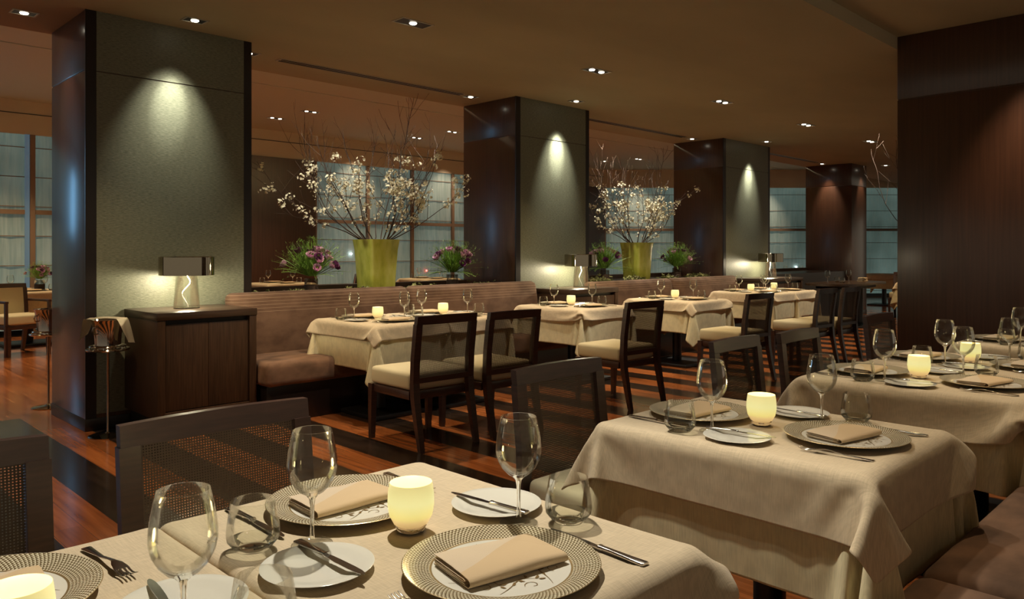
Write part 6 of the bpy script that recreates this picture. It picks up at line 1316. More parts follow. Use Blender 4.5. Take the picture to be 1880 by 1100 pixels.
-1,1,-1,1,-1,1,-1,1,-1,1,-1,1,-1,1,-1,1,-1,0,1,-1,1,-1,1,-1,1,0,-1,1,0,-1,1,-1,1,-1,51,-1,0,1,-1,1,-1,1,-1,1,-1,1,-1,1,-1,1,-1,1,-1,1,-1,1,-1,0,1,-1,
1,-1,1,-1,0,1,-1,0,1,-1,1,-1,1,51,0,0,-1,0,0,1,-1,1,-1,1,-1,1,-1,1,-1,1,-1,1,-1,1,-1,1,-1,0,1,-1,1,-1,1,0,-1,1,0,-1,1,-1,1,-1,50,0,0,1,0,-1,0,1,-1,1,
-1,1,-1,1,-1,1,-1,1,-1,1,-1,1,-1,1,0,-1,1,-1,1,-1,1,0,-1,0,1,-1,1,-1,1,51,0,0,-1,0,1,0,-1,1,-1,1,-1,1,-1,1,-1,1,-1,1,-1,1,-1,1,-1,0,1,-1,1,-1,1,-1,0,
1,0,-1,1,-1,1,-1,50,0,0,0,1,-1,0,1,-1,1,-1,1,-1,1,-1,1,-1,1,-1,1,-1,1,-1,1,-1,0,1,-1,1,-1,1,0,-1,0,0,0,0,0,1,50,1,0,0,-1,1,0,-1,1,-1,1,-1,1,-1,0,0,1,
-1,1,-1,1,-1,1,-1,1,-1,0,1,-1,1,-1,1,0,0,0,-1,1,-1,0,48,1,1,0,0,1,0,0,-1,1,-1,1,-1,0,1,-1,0,1,-1,1,-1,1,-1,1,-1,1,-1,0,1,-1,1,-1,1,-1,0,-1,0,1,1,46,
-2,1,6,-1,0,0,1,0,-1,1,-1,0,1,-1,1,-1,0,0,0,0,0,1,-1,1,-1,1,-1,0,0,0,1,0,-1,0,0,0,1,-1,47,-1,1,-4,7,2,0,-2,0,0,0,0,0,0,0,0,0,0,0,0,1,-1,0,0,0,0,0,1,
-1,1,0,0,0,0,-1,-10,5,-1,0,43,3,-2,4,1,0,0,1,-1,0,-2,0,0,-1,1,-1,1,-1,0,0,-1,0,0,0,-1,1,-1,-1,1,0,1,0,-1,3,-4,-2,-16,-5,-3,33,9,7,1,-1,-29,12,-2,0,-3,
-1,-1,-1,-1,-2,0,-2,0,-1,-2,0,0,-2,0,-1,-1,0,0,-2,-5,13,-8,15,7,-24,36,4,-9,-9,32,-15,-20,7,28,-6,-11,-25,2,10,3,-4,3,-2,1,-2,0,-1,1,1,-1,-1,1,-1,2,
-1,0,-1,0,12,1,9,-23,27,-3,-29,35,14,5,-21,8,34,13,-6,9,-42,10,-2,-11,6,7,-5,2,-2,1,0,0,0,-1,0,1,0,1,-2,1,0,1,7,6,-7,-7,13,8,11,-27,-1,3,9,9,21,0,7,
-16,-4,-2,4,-18,0,-8,2,5,1,0,0,0,0,-1,1,0,1,0,-1,2,0,1,4,5,-7,0,0,13,1,4,-8,-11,-1,-3,38,3,-6,-1,-18,1,-3,0,-2,-6,-4,-6,-1,1,2,1,0,1,1,0,1,0,0,2,0,3,
2,1,-5,0,0,5,11,-2,5,-2,-22,2,-1,1176,35,35,36,11,-15,-11,-3,0,0,0,0,0,0,1,0,0,1,0,1,1,1,0,2,1,2,2,3,4,5,5,6,6,3,-4,34,22,-18,-37,34,0,1,-1,10,4,0,3,
-1,0,0,0,0,1,-1,0,1,-1,1,-1,0,-1,1,-1,0,-1,-1,-1,-1,-1,1,1,2,2,0,-24,12,-9,-6,27,5,1,0,8,2,7,0,1,-1,0,0,1,-1,0,1,-1,1,-1,1,-1,1,-1,0,0,-1,0,-1,-1,-2,
-1,2,0,3,1,-8,-23,-21,20,34,-8,4,2,5,10,4,-1,0,0,1,0,-1,0,1,-1,1,-1,1,-1,0,0,1,-1,0,1,-1,0,-1,-1,-4,-7,-5,3,0,-44,20,10,-24,31,5,-8,-2,5,21,-1,0,-1,1,
-1,1,0,0,0,0,0,0,0,0,0,0,-1,1,-1,0,1,0,0,0,0,-3,-4,-12,-24,-2,-22,-5,10,32,-1,4,1,-6,-4,4,3,2,1,1,-1,0,0,0,0,-1,0,-1,0,0,-1,1,-1,0,-1,-1,-1,-1,-1,-1,
0,1,-16,-8,9,-54,15,0,-20,1,4,-5,10,22,1,-2,-1,-1,0,0,0,0,-1,0,0,-1,0,0,0,0,-2,0,-1,-1,-1,-1,-1,-1,0,0,2,-2,-13,-5,5,4,-7,-16,1,-3,15,6,-8,-6,1,0,-1,
-1,0,-1,0,0,0,0,1,0,0,0,0,1,0,1,1,1,1,1,1,0,2,3,-2,0,-4,10,-16,-3,-11,1,7,1,0,2,1,-3,0,1,0,0,1,0,0,0,0,0,0,0,0,0,0,0,0,0,0,0,0,0,0,0,0,-1,0,-4,-1,-8,
4,-8,4,2,2,-1,1,1,-1,0,0,0,0,0,0,0,0,0,0,0,0,0,0,0,0,0,0,0,0,0,0,0,0,1,-3,2,-1,-5,1,0,-4,2,1,0,0,1,2,-2,0,0,0,0,0,0,0,0,0,0,0,0,0,0,0,0,0,0,0,0,0,0,0,
0,0,-1,0,0,-9,6,-1,-3,2,0,0,0,1,2,-2,0,0,0,0,0,0,0,0,0,0,0,0,0,0,0,0,0,0,0,0,0,0,0,0,0,-1,1,0,-1,-1,-2,-2,1,0,0,1,0,1,-1,0,0,0,0,0,0,0,0,0,0,0,0,0,0,
0,0,0,0,0,0,0,0,0,0,0,0,0,0,-1,-1,-2,-1,0,1,0,-1,1,1,-1,0,0,0,0,0,0,0,0,0,0,0,0,0,0,0,0,0,0,0,0,0,0,0,0,1,-1,0,0,-1,-1,0,-1,0,0,0,1,0,0,0,0,0,0,0,0,0,
0,0,0,0,0,0,0,0,0,0,0,0,0,0,0,0,0,0,0,0,0,0,0,-2,0,-1,1,0,0,-1,1,0,0,0,0,0,0,0,0,0,0,0,0,0,0,0,0,0,0,0,0,0,0,0,0,0,0,0,0,0,0,0,-1,0,0,-1,0,0,1,-1,2,
-1,0,0,0,0,0,0,0,0,0,0,0,0,0,0,0,0,0,0,0,0,0,0,0,0,0,0,1,0,0,-1,-1,-1,1,0,0,0,0,0,0,0,0,0,0,0,0,0,0,0,0,0,0,0,0,0,0,0,0,0,0,0,0,0,-1,2,0,-1,0,0,-1,0,
0,0,-1,0,1,0,0,0,0,0,0,0,0,0,0,0,0,0,0,0,0,0,0,0,0,0,0,0,0,0,0,0,0,0,0,1,-1,0,0,-1,0,1,0,-1,1,0,0,0,0,0,0,0,0,0,0,0,0,0,0,0,0,0,0,0,0,0,0,0,0,0,0,0,0,
1,-1,0,0,1,0,0,0,0,0,0,1,-1,0,0,0,0,0,0,0,0,0,0,0,0,0,0,0,0,0,0,0,0,0,0,0,0,0,0,0,0,1,0,-1,0,-1,0,0,1,-1,1,0,0,0,0,0,0,0,0,0,0,0,0,0,0,0,0,0,0,0,0,0,
0,0,0,0,0,1,0,0,-1,0,0,-1,1,0,0,-1,1,0,0,0,0,0,0,0,0,0,0,0,0,0,0,0,0,0,0,0,0,0,0,0,0,0,0,0,0,0,0,1,0,0,0,0,0,0,0,0,0,0,0,0,0,0,0,0,0,0,0,0,0,0,0,0,0,
0,0,0,0,0,0,0,0,0,1,0,0,0,-1,0,0,-1,0,0,0,1,0,1,-1,0,0,0,0,0,0,0,0,0,0,0,0,0,0,0,0,0,0,0,0,0,0,0,0,0,0,1,0,0,0,0,0,0,0,0,-1,0,1,0,0,0,0,0,0,0,0,0,0,0,
0,0,0,0,0,0,0,0,0,0,0,0,0,0,1,0,-1,0,0,1,0,0,0,0,0,0,0,0,0,0,0,0,0,0,0,0,0,0,0,0,0,0,0,0,0,0,0,0,0,0,0,0,0,0,0,1,0,0,-1,0,-1,0,0,0,1,0,0,0,0,0,0,0,0,
0,0,0,0,0,0,0,0,0,0,0,0,0,0,0,0,0,0,0,0,1,0,0,0,0,0,0,0,0,0,-1,1,0,0,0,0,0,0,0,0,0,0,0,0,0,0,0,0,0,0,0,0,0,0,0,0,0,1,0,-1,0,0,0,0,1,0,0,0,0,0,0,0,0,0,
0,0,0,0,0,0,0,0,0,0,0,0,0,0,0,0,0,0,0,0,0,0,0,0,1,0,0,0,0,-1,0,-1,0,0,1,0,0,0,0,0,0,0,0,0,0,0,0,0,0,0,0,0,0,0,0,0,0,0,0,0,0,0,0,1,0,0,0,0,0,-1,1,0,0,
-1,1,-1,1,0,0,0,0,0,0,0,0,0,0,0,0,0,0,0,0,0,0,0,0,0,0,0,0,0,0,1,-1,0,1,0,0,0,0,0,0,0,0,0,0,0,0,0,0,0,0,0,0,0,0,0,0,0,0,0,0,0,0,0,0,0,0,0,0,1,0,0,0,-1,
1,0,0,0,0,0,0,-1,1,0,0,0,0,0,0,0,0,0,0,0,0,0,0,0,0,0,0,0,0,0,0,0,0,0,1,-1,1,0,0,0,1,-1,0,0,0,0,-2,2,0,0,0,0,0,0,0,0,0,0,0,0,0,0,0,0,0,0,0,0,0,0,0,1,
-1,0,1,0,0,0,-1,1,-1,0,0,0,0,-1,1,0,0,0,0,0,0,0,0,0,0,0,0,0,0,0,0,0,0,0,0,0,0,0,1,-2,2,0,0,0,0,0,3,-1,-2,0,1,-1,-1,1,0,0,0,0,0,0,0,0,0,0,0,0,0,0,0,0,
0,0,0,0,0,1,1,-1,-1,1,0,0,0,0,1,5,1,0,-6,0,0,-1,1,0,0,1,0,0,0,0,1,0,1,0,1,0,1,0,0,0,1,-1,1,0,-1,0,0,-5,2,-2,0,1,1,1,4,1,-2,4,-5,1,1,2,1,1,-1,1,0,0,1,
-1,0,-1,0,-1,0,-1,0,0,0,-2,1,-1,0,-1,-1,-2,-3,8,-4,7,-1,0,0,6,-1,2,-4,-4,-14,1,2,-2,-2,-1,-1,-1,-1,-1,0,-1,0,-1,0,-1,0,-1,0,0,0,0,-1,0,1,0,-1,-1,5,25,
3,4,1,0,13,-6,-8,-6,-5,-34,6,-1,0,-1,-1,-1,-1,0,-1,-1,1,-1,0,-1,0,0,0,-1,0,0,0,0,0,-1,3,-3,6,5,-6,22,17,12,3,-26,-4,-3,-1,-3,-7,-4,-2,0,-1,1,-1,1,0,0,
0,-1,0,0,1,0,-1,1,0,-1,1,-1,1,-1,2,0,4,-6,11,0,-7,11,11,19,-32,-2,0,1,-8,12,-21,0,-1,2,-1,0,0,-1,0,0,1,0,0,-1,0,1,-1,0,1,-1,1,-1,2,1,-2,0,2,5,5,-6,0,
1,1,-35,1,1,-1,-11,-3,0,1,-3,-1,1,0,-1,1,0,0,-1,0,0,1,0,-1,1,0,-1,1,-1,1,1,-1,0,-1,4,4,1,4,-6,0,0,-33,4,-3,-5,-11,1,-1,-1,0,-1,-1,1,0,0,0,0,0,0,0,-1,
1,0,-1,1,0,0,1,0,-1,0,0,1,4,2,1,3,-5,0,0,]


def unpack(s, nx, ny):
    raw = np.array(s, dtype=np.int32)
    e = raw.reshape(3, ny + 1, nx + 1).copy()
    d = e.copy()
    for j in range(1, ny + 1):
        d[:, j, 1:] = e[:, j, 1:] + d[:, j - 1, 1:]
    d = d.transpose(1, 2, 0).copy()
    q = d.copy()
    for j in range(1, ny + 1):
        q[j, 0] = q[j - 1, 0] + d[j, 0]
    for i in range(1, nx + 1):
        q[:, i] = q[:, i - 1] + d[:, i]
    return (q / 2000.0).reshape(-1, 3)


CL_U = unpack(UNDER, 54, 60)
CL_O = unpack(OVER, 42, 48)
CL_S = unpack(OVER_SMALL, 38, 44)


def cloth_mesh(a, nx, ny, mat, lim, clamp, flip):
    """clamp: '' free, 'L' pressed flat at -X, 'R' at +X (a neighbour table stands there)"""
    a = a.copy()
    faces = [(j * (nx + 1) + i, j * (nx + 1) + i + 1, (j + 1) * (nx + 1) + i + 1, (j + 1) * (nx + 1) + i) for j in range(ny) for i in range(nx)]
    if flip:
        a[:, 0] *= -1
        faces = [f[::-1] for f in faces]
    if 'L' in clamp:
        k = a[:, 0] < -lim + .02
        a[:, 0] = np.where(k, np.maximum(a[:, 0], -lim + .0015 * np.sin(a[:, 2] * 90)), a[:, 0])
    if 'R' in clamp:
        a[:, 0] = np.where(a[:, 0] > lim - .02, np.minimum(a[:, 0], lim - .0015 * np.sin(a[:, 2] * 90)), a[:, 0])
    me = bpy.data.meshes.new('cloth')
    me.from_pydata([tuple(p) for p in a], [], faces)
    for p in me.polygons:
        p.use_smooth = True
    me.materials.append(M[mat])
    return me


cloth_cache = {}


def cloth(x, y, clamp, flip, desc, rz=0, sx=1.0):
    small = y > 3
    key = (clamp, flip, small)
    if key not in cloth_cache:
        cloth_cache[key] = (cloth_mesh(CL_U, 54, 60, 'under_linen', .3325, clamp, flip), cloth_mesh(CL_S, 38, 44, 'linen', .3365, clamp, flip) if small else cloth_mesh(CL_O, 42, 48, 'linen', .3365, clamp, flip))
    mu, mo = cloth_cache[key]
    for me, nm, dz, lb in ((mu, 'undercloth', 0, 'long pale cream undercloth on '), (mo, 'tablecloth', .0, 'shorter tan linen overlay on ')):
        o = lk(nm, me, None, (x, y, dz))
        o.rotation_euler = (0, 0, rz)
        o.scale = (sx, 1, 1)
        tag(o, lb + desc, 'tablecloth', 'layered table linens')
        m1 = o.modifiers.new('smooth', 'SUBSURF')
        m1.levels = 1
        m1.render_levels = 2 if (x < 4 and y < 2) else 1
        m2 = o.modifiers.new('thick', 'SOLIDIFY')
        m2.thickness = .0016
        m2.offset = 0
    place('dining_table', TABLE, (x, y, 0), rz, 'dark pedestal table under the linens, ' + desc, 'table', 'cloth-covered dining tables', (sx, 1, 1))


# ------------------------------------------------------------------ tableware
mb = MB()
mb.lathe([(0, 0), (.0385, 0), (.0392, .001), (.0385, .002), (.024, .0042), (.0085, .008), (.0052, .013)], 40)
WG_FOOT = mb.mesh('foot', 'glass', 0)
mb = MB()
mb.lathe([(.0052, .013), (.0040, .025), (.0036, .05), (.0042, .075), (.0065, .088), (.012, .0945)], 24)
WG_STEM = mb.mesh('stem', 'solid_glass', 0)
mb = MB()
mb.lathe([(.012, .0945), (.022, .1005), (.0335, .112), (.0425, .128), (.0466, .145), (.0468, .158), (.0445, .178), (.0405, .200), (.0368, .2175), (.0362, .2182),
          (.0356, .2175), (.0393, .200), (.0433, .178), (.0456, .158), (.0454, .145), (.0413, .129), (.0322, .1135), (.021, .1035), (.010, .0995), (0, .0985)], 48)
WG_BOWL = mb.mesh('bowl', 'glass', 0)
WINE = [('bowl', WG_BOWL, []), ('stem', WG_STEM, []), ('foot', WG_FOOT, [])]
mb = MB()
mb.lathe([(.0465, .0195), (.0488, .030), (.0480, .042), (.0445, .065), (.0402, .0915), (.0395, .0922), (.0388, .0915), (.0431, .065), (.0466, .042), (.0474, .030), (.0450, .020)], 48)
TU_WALL = mb.mesh('wall', 'glass', 0)
mb = MB()
mb.lathe([(0, .0005), (.029, .0005), (.0325, .002), (.038, .009), (.0465, .0195), (.0450, .020), (.040, .0155), (.030, .0115), (0, .0095)], 48)
TU_BASE = mb.mesh('base', 'thick_glass', 0)
TUMB = [('glass_wall', TU_WALL, []), ('thick_base', TU_BASE, [])]

# charger
mb = MB()
mb.lathe([(.1225, .0075), (.127, .0088), (.148, .0138), (.1700, .0185), (.1722, .0183), (.1715, .0165), (.140, .0105), (.100, .0015), (.092, 0)], 72)
mb.mi = 1
mb.lathe([(.1722, .01835), (.1735, .0178), (.1715, .0163)], 72)
mb.lathe([(.1215, .0077), (.1235, .0082), (.1250, .0083)], 72)
CH_RIM = mb.mesh('rim', ['charger_rim', 'gold_line'], 60)
mb = MB()
mb.lathe([(0, .0062), (.095, .0062), (.114, .0066), (.1225, .0076)], 64)
mb.lathe([(0, 0), (.092, 0)], 64)
mb.mi = 1


def flat_strip(mb, pts, ws, z):
    vs = []
    for i, p in enumerate(pts):
        a = Vector(pts[min(i + 1, len(pts) - 1)]) - Vector(pts[max(i - 1, 0)])
        nrm = Vector((-a.y, a.x)).normalized() * ws[i]
        vs.append((mb.bm.verts.new((p[0] + nrm.x, p[1] + nrm.y, z)), mb.bm.verts.new((p[0] - nrm.x, p[1] - nrm.y, z))))
    for a, b_ in zip(vs, vs[1:]):
        f = mb.bm.faces.new((a[0], a[1], b_[1], b_[0]))
        f.material_index = mb.mi


for k in range(7):
    th0 = 2 * PI * k / 7 + .2
    pts = []
    for i in range(15):
        t = i / 14
        rr = .111 - .048 * math.sin(t * 2.6)
        th = th0 + t * .95
        pts.append((rr * math.cos(th), rr * math.sin(th)))
    flat_strip(mb, pts, [.0004 + .0006 * math.sin(i / 14 * PI) for i in range(15)], .0069)
    # curl
    c0 = (.092 * math.cos(th0 + .62), .092 * math.sin(th0 + .62))
    pts = [(c0[0] + (.004 + .0012 * i) * math.cos(i * .55 + k), c0[1] + (.004 + .0012 * i) * math.sin(i * .55 + k)) for i in range(10)]
    flat_strip(mb, pts, [.0007] * 10, .0069)
    for (q, dq, ln) in ((.25, 1.0, .014), (.5, -1.0, .012), (.72, 1.0, .013), (.9, .3, .015), (.95, -.8, .012)):
        rr = .111 - .048 * math.sin(q * 2.6)
        th = th0 + q * .95
        bx, by = rr * math.cos(th), rr * math.sin(th)
        dirn = th + 1.2 + dq
        pts = [(bx + ln * u * math.cos(dirn + u * .5), by + ln * u * math.sin(dirn + u * .5)) for u in (0, .25, .5, .75, 1)]
        flat_strip(mb, pts, [.0004, .0022, .0028, .0018, .0002], .0070)
CH_WELL = mb.mesh('well', ['porcelain', 'vine'], 60, recalc=False)
CHARGER = [('rim', CH_RIM, []), ('well', CH_WELL, [])]
mb = MB()
mb.lathe([(0, .004), (.055, .004), (.064, .0055), (.080, .0095), (.0965, .0125), (.0978, .012), (.0965, .0105), (.078, .006), (.060, 0), (0, 0)], 56)
BREAD = [('bread_plate', mb.mesh('bread', 'porcelain', 60), [])]


def napkin_mesh(seed, lx=.20, wy=.128):
    rnd = random.Random(seed)
    mb = MB()
    T = .0017

    def path(kind):
        pts = []
        h = wy / 2
        if kind == 0:      # outer wrap, folded round the front side
            pts = [(h * .96, T / 2 + .0002), (0, T / 2), (-h + .012, T / 2)]
            for i in range(1, 8):
                a = -PI / 2 - i * PI / 8
                pts.append((-h + .011 + .011 * math.cos(a), .0112 + .0105 * math.sin(a)))
            pts += [(-h + .012, .0218), (-h * .5, .0226), (0, .0228), (h * .5, .0222), (h * .96, .0205)]
        elif kind == 1:
            pts = [(h * .93, .0048), (0, .0046), (-h + .016, .0048), (-h + .0125, .0068), (-h + .016, .0088), (0, .0090), (h * .94, .0088)]
        else:
            pts = [(h * .92, .0128), (0, .0130), (-h + .015, .0130), (-h + .0118, .0150), (-h + .015, .0174), (0, .0182), (h * .93, .0170)]
        return pts
    for kind in range(3):
        pp = path(kind)
        up, dn = [], []
        for i, p in enumerate(pp):
            a = Vector(pp[min(i + 1, len(pp) - 1)]) - Vector(pp[max(i - 1, 0)])
            nrm = Vector((-a.y, a.x)).normalized() * T / 2
            up.append((p[0] + nrm.x, p[1] + nrm.y))
            dn.append((p[0] - nrm.x, p[1] - nrm.y))
        sec = up + dn[::-1]
        rings = []
        ph = rnd.uniform(0, 6)
        for i in range(13):
            t = i / 12
            x = (t - .5) * lx - .002 * kind + (.002 * math.sin(ph * 3) if kind else 0)
            wob = .0006 * math.sin(t * 9 + ph + kind)
            sq = 1.0 - .05 * math.cos(t * 2 * PI) * (kind == 0)
            rings.append([(x, y_ + .002 * math.sin(t * 4 + ph) * (y_ / .064), z_ * (.74 + .10 * math.sin(t * 3 + ph + y_ * 18) if z_ > .006 else 1.0) * sq + (wob if z_ > .004 else 0)) for (y_, z_) in sec])
        mb.loft(rings, smooth=True)
    return mb.mesh('napkin', 'napkin', 50)


NAPS = [napkin_mesh(1), napkin_mesh(2, .195, .12), napkin_mesh(5, .205, .132)]


def rect_ring(y, hw, z0, z1, cx=0, r=.3):
    """rounded-rectangle section across X at position y"""
    zc = (z0 + z1) / 2
    hz = (z1 - z0) / 2
    out = []
    for k in range(12):
        a = 2 * PI * k / 12 + PI / 12
        c_, s_ = math.cos(a), math.sin(a)
        out.append((cx + hw * math.copysign(abs(c_) ** .5, c_), y, zc + hz * math.copysign(abs(s_) ** .6, s_)))
    return out


def knife_parts(ln=.235, k=1.0):
    mb = MB()
    h = ln * .46
    mb.loft([rect_ring(-ln / 2 + h * t, w_ * k, z0, z1) for (t, w_, z0, z1) in
             [(0, .0088, .001, .0062), (.03, .0098, .0004, .0068), (.3, .0080, .0006, .0072), (.7, .0060, .0012, .0080), (.93, .0056, .0016, .0082), (.96, .0072, .001, .0088), (1.0, .0070, .001, .0086)]])
    hd = mb.mesh('kh', 'steel', 50)
    mb = MB()
    b0 = -ln / 2 + h
    bl = ln - h
    rings = []
    for (t, xa, xb) in [(0, -.004, .004), (.08, -.0055, .0062), (.3, -.0062, .0085), (.65, -.0060, .0095), (.85, -.0050, .0085), (.96, -.0020, .0060), (1.0, .0015, .0035)]:
        y = b0 + bl * t
        rings.append([(xa * k, y, .0030), (xa * k, y, .0044), (xb * k, y, .0040), (xb * k, y, .0032)])
    mb.loft(rings, smooth=False)
    return [('handle', hd, []), ('blade', mb.mesh('kb', 'steel', 40), [])]


KNIFE = knife_parts()
BUTTER = knife_parts(.215, .95)


def fork_parts(ln=.20):
    mb = MB()
    hl = ln * .62
    prof = [(0, .0085, 0), (.03, .0092, .0), (.25, .0070, .001), (.6, .0038, .003), (.85, .0032, .0075), (1.0, .0040, .0095)]
    mb.loft([rect_ring(-ln / 2 + hl * t, w_, z + .0006, z + .0032) for (t, w_, z) in prof])
    hd = mb.mesh('fh', 'steel', 50)
    mb = MB()
    y0 = -ln / 2 + hl
    pal = [(0, .0042, .0095), (.25, .0095, .0085), (.5, .0118, .0060), (.62, .0122, .0048)]
    L2 = ln - hl
    mb.loft([rect_ring(y0 + L2 * .75 * t, w_, z + .0006, z + .0026) for (t, w_, z) in pal])
    ys = y0 + L2 * .75 * .62
    for k in range(4):
        cx = -.0102 + k * .0068
        rings = []
        for t in (0, .25, .5, .75, 1.0):
            z = .0054 - .0052 * math.sin(t * 2.4) + .005 * t * t
            rings.append(rect_ring(ys - .001 + (y0 + L2 - ys) * t, .0021 * (1 - .45 * t), max(z, .0) + .0004, max(z, .0) + .0022, cx))
        mb.loft(rings)
    return [('handle', hd, []), ('tines', mb.mesh('ft', 'steel', 50), [])]


FORK = fork_parts()

mb = MB()
mb.lathe([(0, .010), (.024, .010), (.034, .016), (.0425, .032), (.0462, .052), (.0455, .075), (.0425, .096), (.0418, .0968), (.0410, .096), (.0438, .075), (.0445, .052), (.041, .034), (.034, .030)], 48)
V_CUP = mb.mesh('cup', 'votive_glass', 60)
mb = MB()
mb.lathe([(0, 0), (.022, 0), (.028, .003), (.031, .010), (.0235, .0105), (0, .0098)], 32)
V_BASE = mb.mesh('vbase', 'solid_glass', 60)
mb = MB()
mb.lathe([(0, .0335), (.0405, .0335), (.040, .031), (0, .031)], 32)
V_WAX = mb.mesh('wax', 'wax', 60)
mb = MB()
mb.lathe([(0, .036), (.0028, .040), (.0034, .046), (.0018, .054), (0, .060)], 12)
V_FL = mb.mesh('flame', 'lamp_glow', 60)
VOTIVE = [('frosted_cup', V_CUP, []), ('clear_base', V_BASE, []), ('wax', V_WAX, [('flame', V_FL)])]

ZT = .7525      # cloth surface


def visible(x, y, z=.75, m=60):
    d = (x + y) / math.sqrt(2)
    if d < .15:
        return False
    px = 940 + F * (x - y) / (x + y)
    py = 460 + F * (EYE - z) / d
    return -m < px < 1880 + m and py < 1100 + 260 * .6 / d


rndp = random.Random(4)
GRP = {}


def setting(cx, cy, side, desc, who, skip=(), z=ZT, detail=2):
    """one place setting; side -1: guest at -Y looking +Y, +1 the reverse"""
    s = -side      # local x direction
    j = lambda a: rndp.uniform(-a, a)

    def at(dx, dy, a=.004):
        return (cx + s * dx + j(a), cy + s * dy + j(a))

    def put(kind, parts, xy, rz, lab, cat, grp, dz=0):
        if kind in skip or not visible(xy[0], xy[1]):
            return
        place(kind, parts, (xy[0], xy[1], z + dz), rz, '%s, %s side of %s' % (lab, who, desc), cat, grp)
    base = 0 if side < 0 else PI
    xy = at(0, -.235 if side < 0 else -.245)
    put('charger_plate', CHARGER, xy, base + j(.5), 'patterned gold and white charger plate', 'plate', 'patterned charger plates')
    put('napkin', [('napkin', rndp.choice(NAPS), [])], (xy[0] + j(.008), xy[1] + .012 + j(.006)), R(-6) + j(.12), 'folded tan napkin on the charger', 'napkin', 'folded napkins', .0075)
    bx = at(-.225, -.01)
    put('bread_plate', BREAD, bx, 0, 'small plain white bread plate', 'plate', 'white bread plates')
    put('butter_knife', BUTTER, (bx[0] + s * .025, bx[1] + .002), base + PI + j(.12), 'butter knife across the bread plate', 'knife', 'butter knives', .0122)
    put('dinner_knife', KNIFE, at(.196, -.285), base + j(.05), 'steel dinner knife beside the charger', 'knife', 'dinner knives')
    put('dinner_fork', FORK, at(-.196, -.285), base + j(.08), 'steel dinner fork beside the charger', 'fork', 'dinner forks')
    put('wine_glass', WINE, at(.18, -.10, .008), 0, 'empty stemmed wine glass', 'glass', 'stemmed wine glasses')
    put('tumbler', TUMB, at(.262, -.165, .006), 0, 'short clear water tumbler', 'glass', 'short water tumblers')


def set_table(cx, cy, desc, clamp='', flip=False, rz=0, sx=1.0, votive=True, skip_a=(), skip_b=(), group_b='bench', group_a='chair'):
    cloth(cx, cy, clamp, flip, desc, rz, sx)
    a, b_ = (1, -1) if cy < 3 else (-1, 1)     # chair side first
    setting(cx, cy, a, desc, group_a, skip_a)
    setting(cx, cy, b_, desc, group_b, skip_b)
    if votive and visible(cx, cy):
        place('votive_candle', VOTIVE, (cx + .005, cy + .03, ZT), 0, 'glowing frosted votive candle at the centre of ' + desc, 'candle', 'glowing votive candles')
        point((cx + .005, cy + .03, ZT + .125), .35, (1, .78, .38), .02)


set_table(.26, 1.195, 'the table cut off at lower left', 'R', True)
set_table(.935, 1.195, 'the nearest fully shown table', 'L')
set_table(2.30, 1.145, 'the second near table', '')
set_table(3.64, 1.09, 'the third near table', 'R', True)
set_table(4.315, 1.06, 'the table joined behind the third', 'L')
set_table(5.53, .98, 'the last near table at right', '')
set_table(3.655, 5.18, 'the left paired middle table', 'R', False)
set_table(4.33, 5.16, 'the right paired middle table', 'L', True)
set_table(5.98, 5.10, 'the table before the second cabinet', '', True, sx=1.12)
set_table(7.66, 4.95, 'the table below the farther pot', '', False, sx=1.15)
set_table(9.72, 5.08, 'left table of the farthest pair', 'R', True)
set_table(10.395, 5.08, 'right table of the farthest pair', 'L', False)


# ------------------------------------------------------------------ banquettes
def banquette(x0, x1, ys, yb, zt, label, cuts, mirror=False, seat_z=.47, joints=None):
    """long upholstered bench; seat front at ys, back leaning against yb"""
    r = bpy.data.objects.new('banquette', None)
    C.objects.link(r)
    tag(r, label, 'bench', 'upholstered banquettes')
    sg = 1 if yb > ys else -1
    lo, hi = min(ys + sg * .07, yb), max(ys + sg * .07, yb)
    mb = MB()
    mb.box(x0 + .03, x1 - .03, lo, hi, 0, .29, .004)
    lk('base', mb.mesh('base', 'edge_wood'), r)
    xs = [x0] + list(cuts) + [x1]
    for a, b_ in zip(xs, xs[1:]):
        mb = MB()
        l2, h2 = min(ys, yb - sg * .12), max(ys, yb - sg * .12)
        mb.box(a + .002, b_ - .002, l2, h2, .285, seat_z, .045, 4)
        lk('seat_cushion', mb.mesh('sc', 'suede', 60), r)
    js = [x0] + list(joints or [(x0 + x1) / 2]) + [x1]
    for a, b_ in zip(js, js[1:]):
        mb = MB()
        y0, y1 = (yb - .13, yb) if sg > 0 else (yb, yb + .13)
        mb.box(a + .003, b_ - .003, y0, y1, .40, zt, .06, 5)
        for v in mb.bm.verts:
            v.co.y += -sg * .10 * (1 - (v.co.z - .4) / (zt - .4))
        lk('backrest', mb.mesh('br', 'striped_suede', 60), r)
    return r


banquette(2.74, 6.36, 5.30, 6.08, .965, 'long brown banquette with pinstriped back between the first two columns', [3.95, 5.16])
banquette(7.29, 10.90, 5.34, 6.08, .925, 'long brown banquette with pinstriped back below the second branch vase', [8.5, 9.7])
banquette(1.0, 6.9, .68, -.16, .90, 'brown suede banquette seat along the lower right corner', [2.19, 3.55, 4.9, 5.9], joints=[3.0, 5.0])


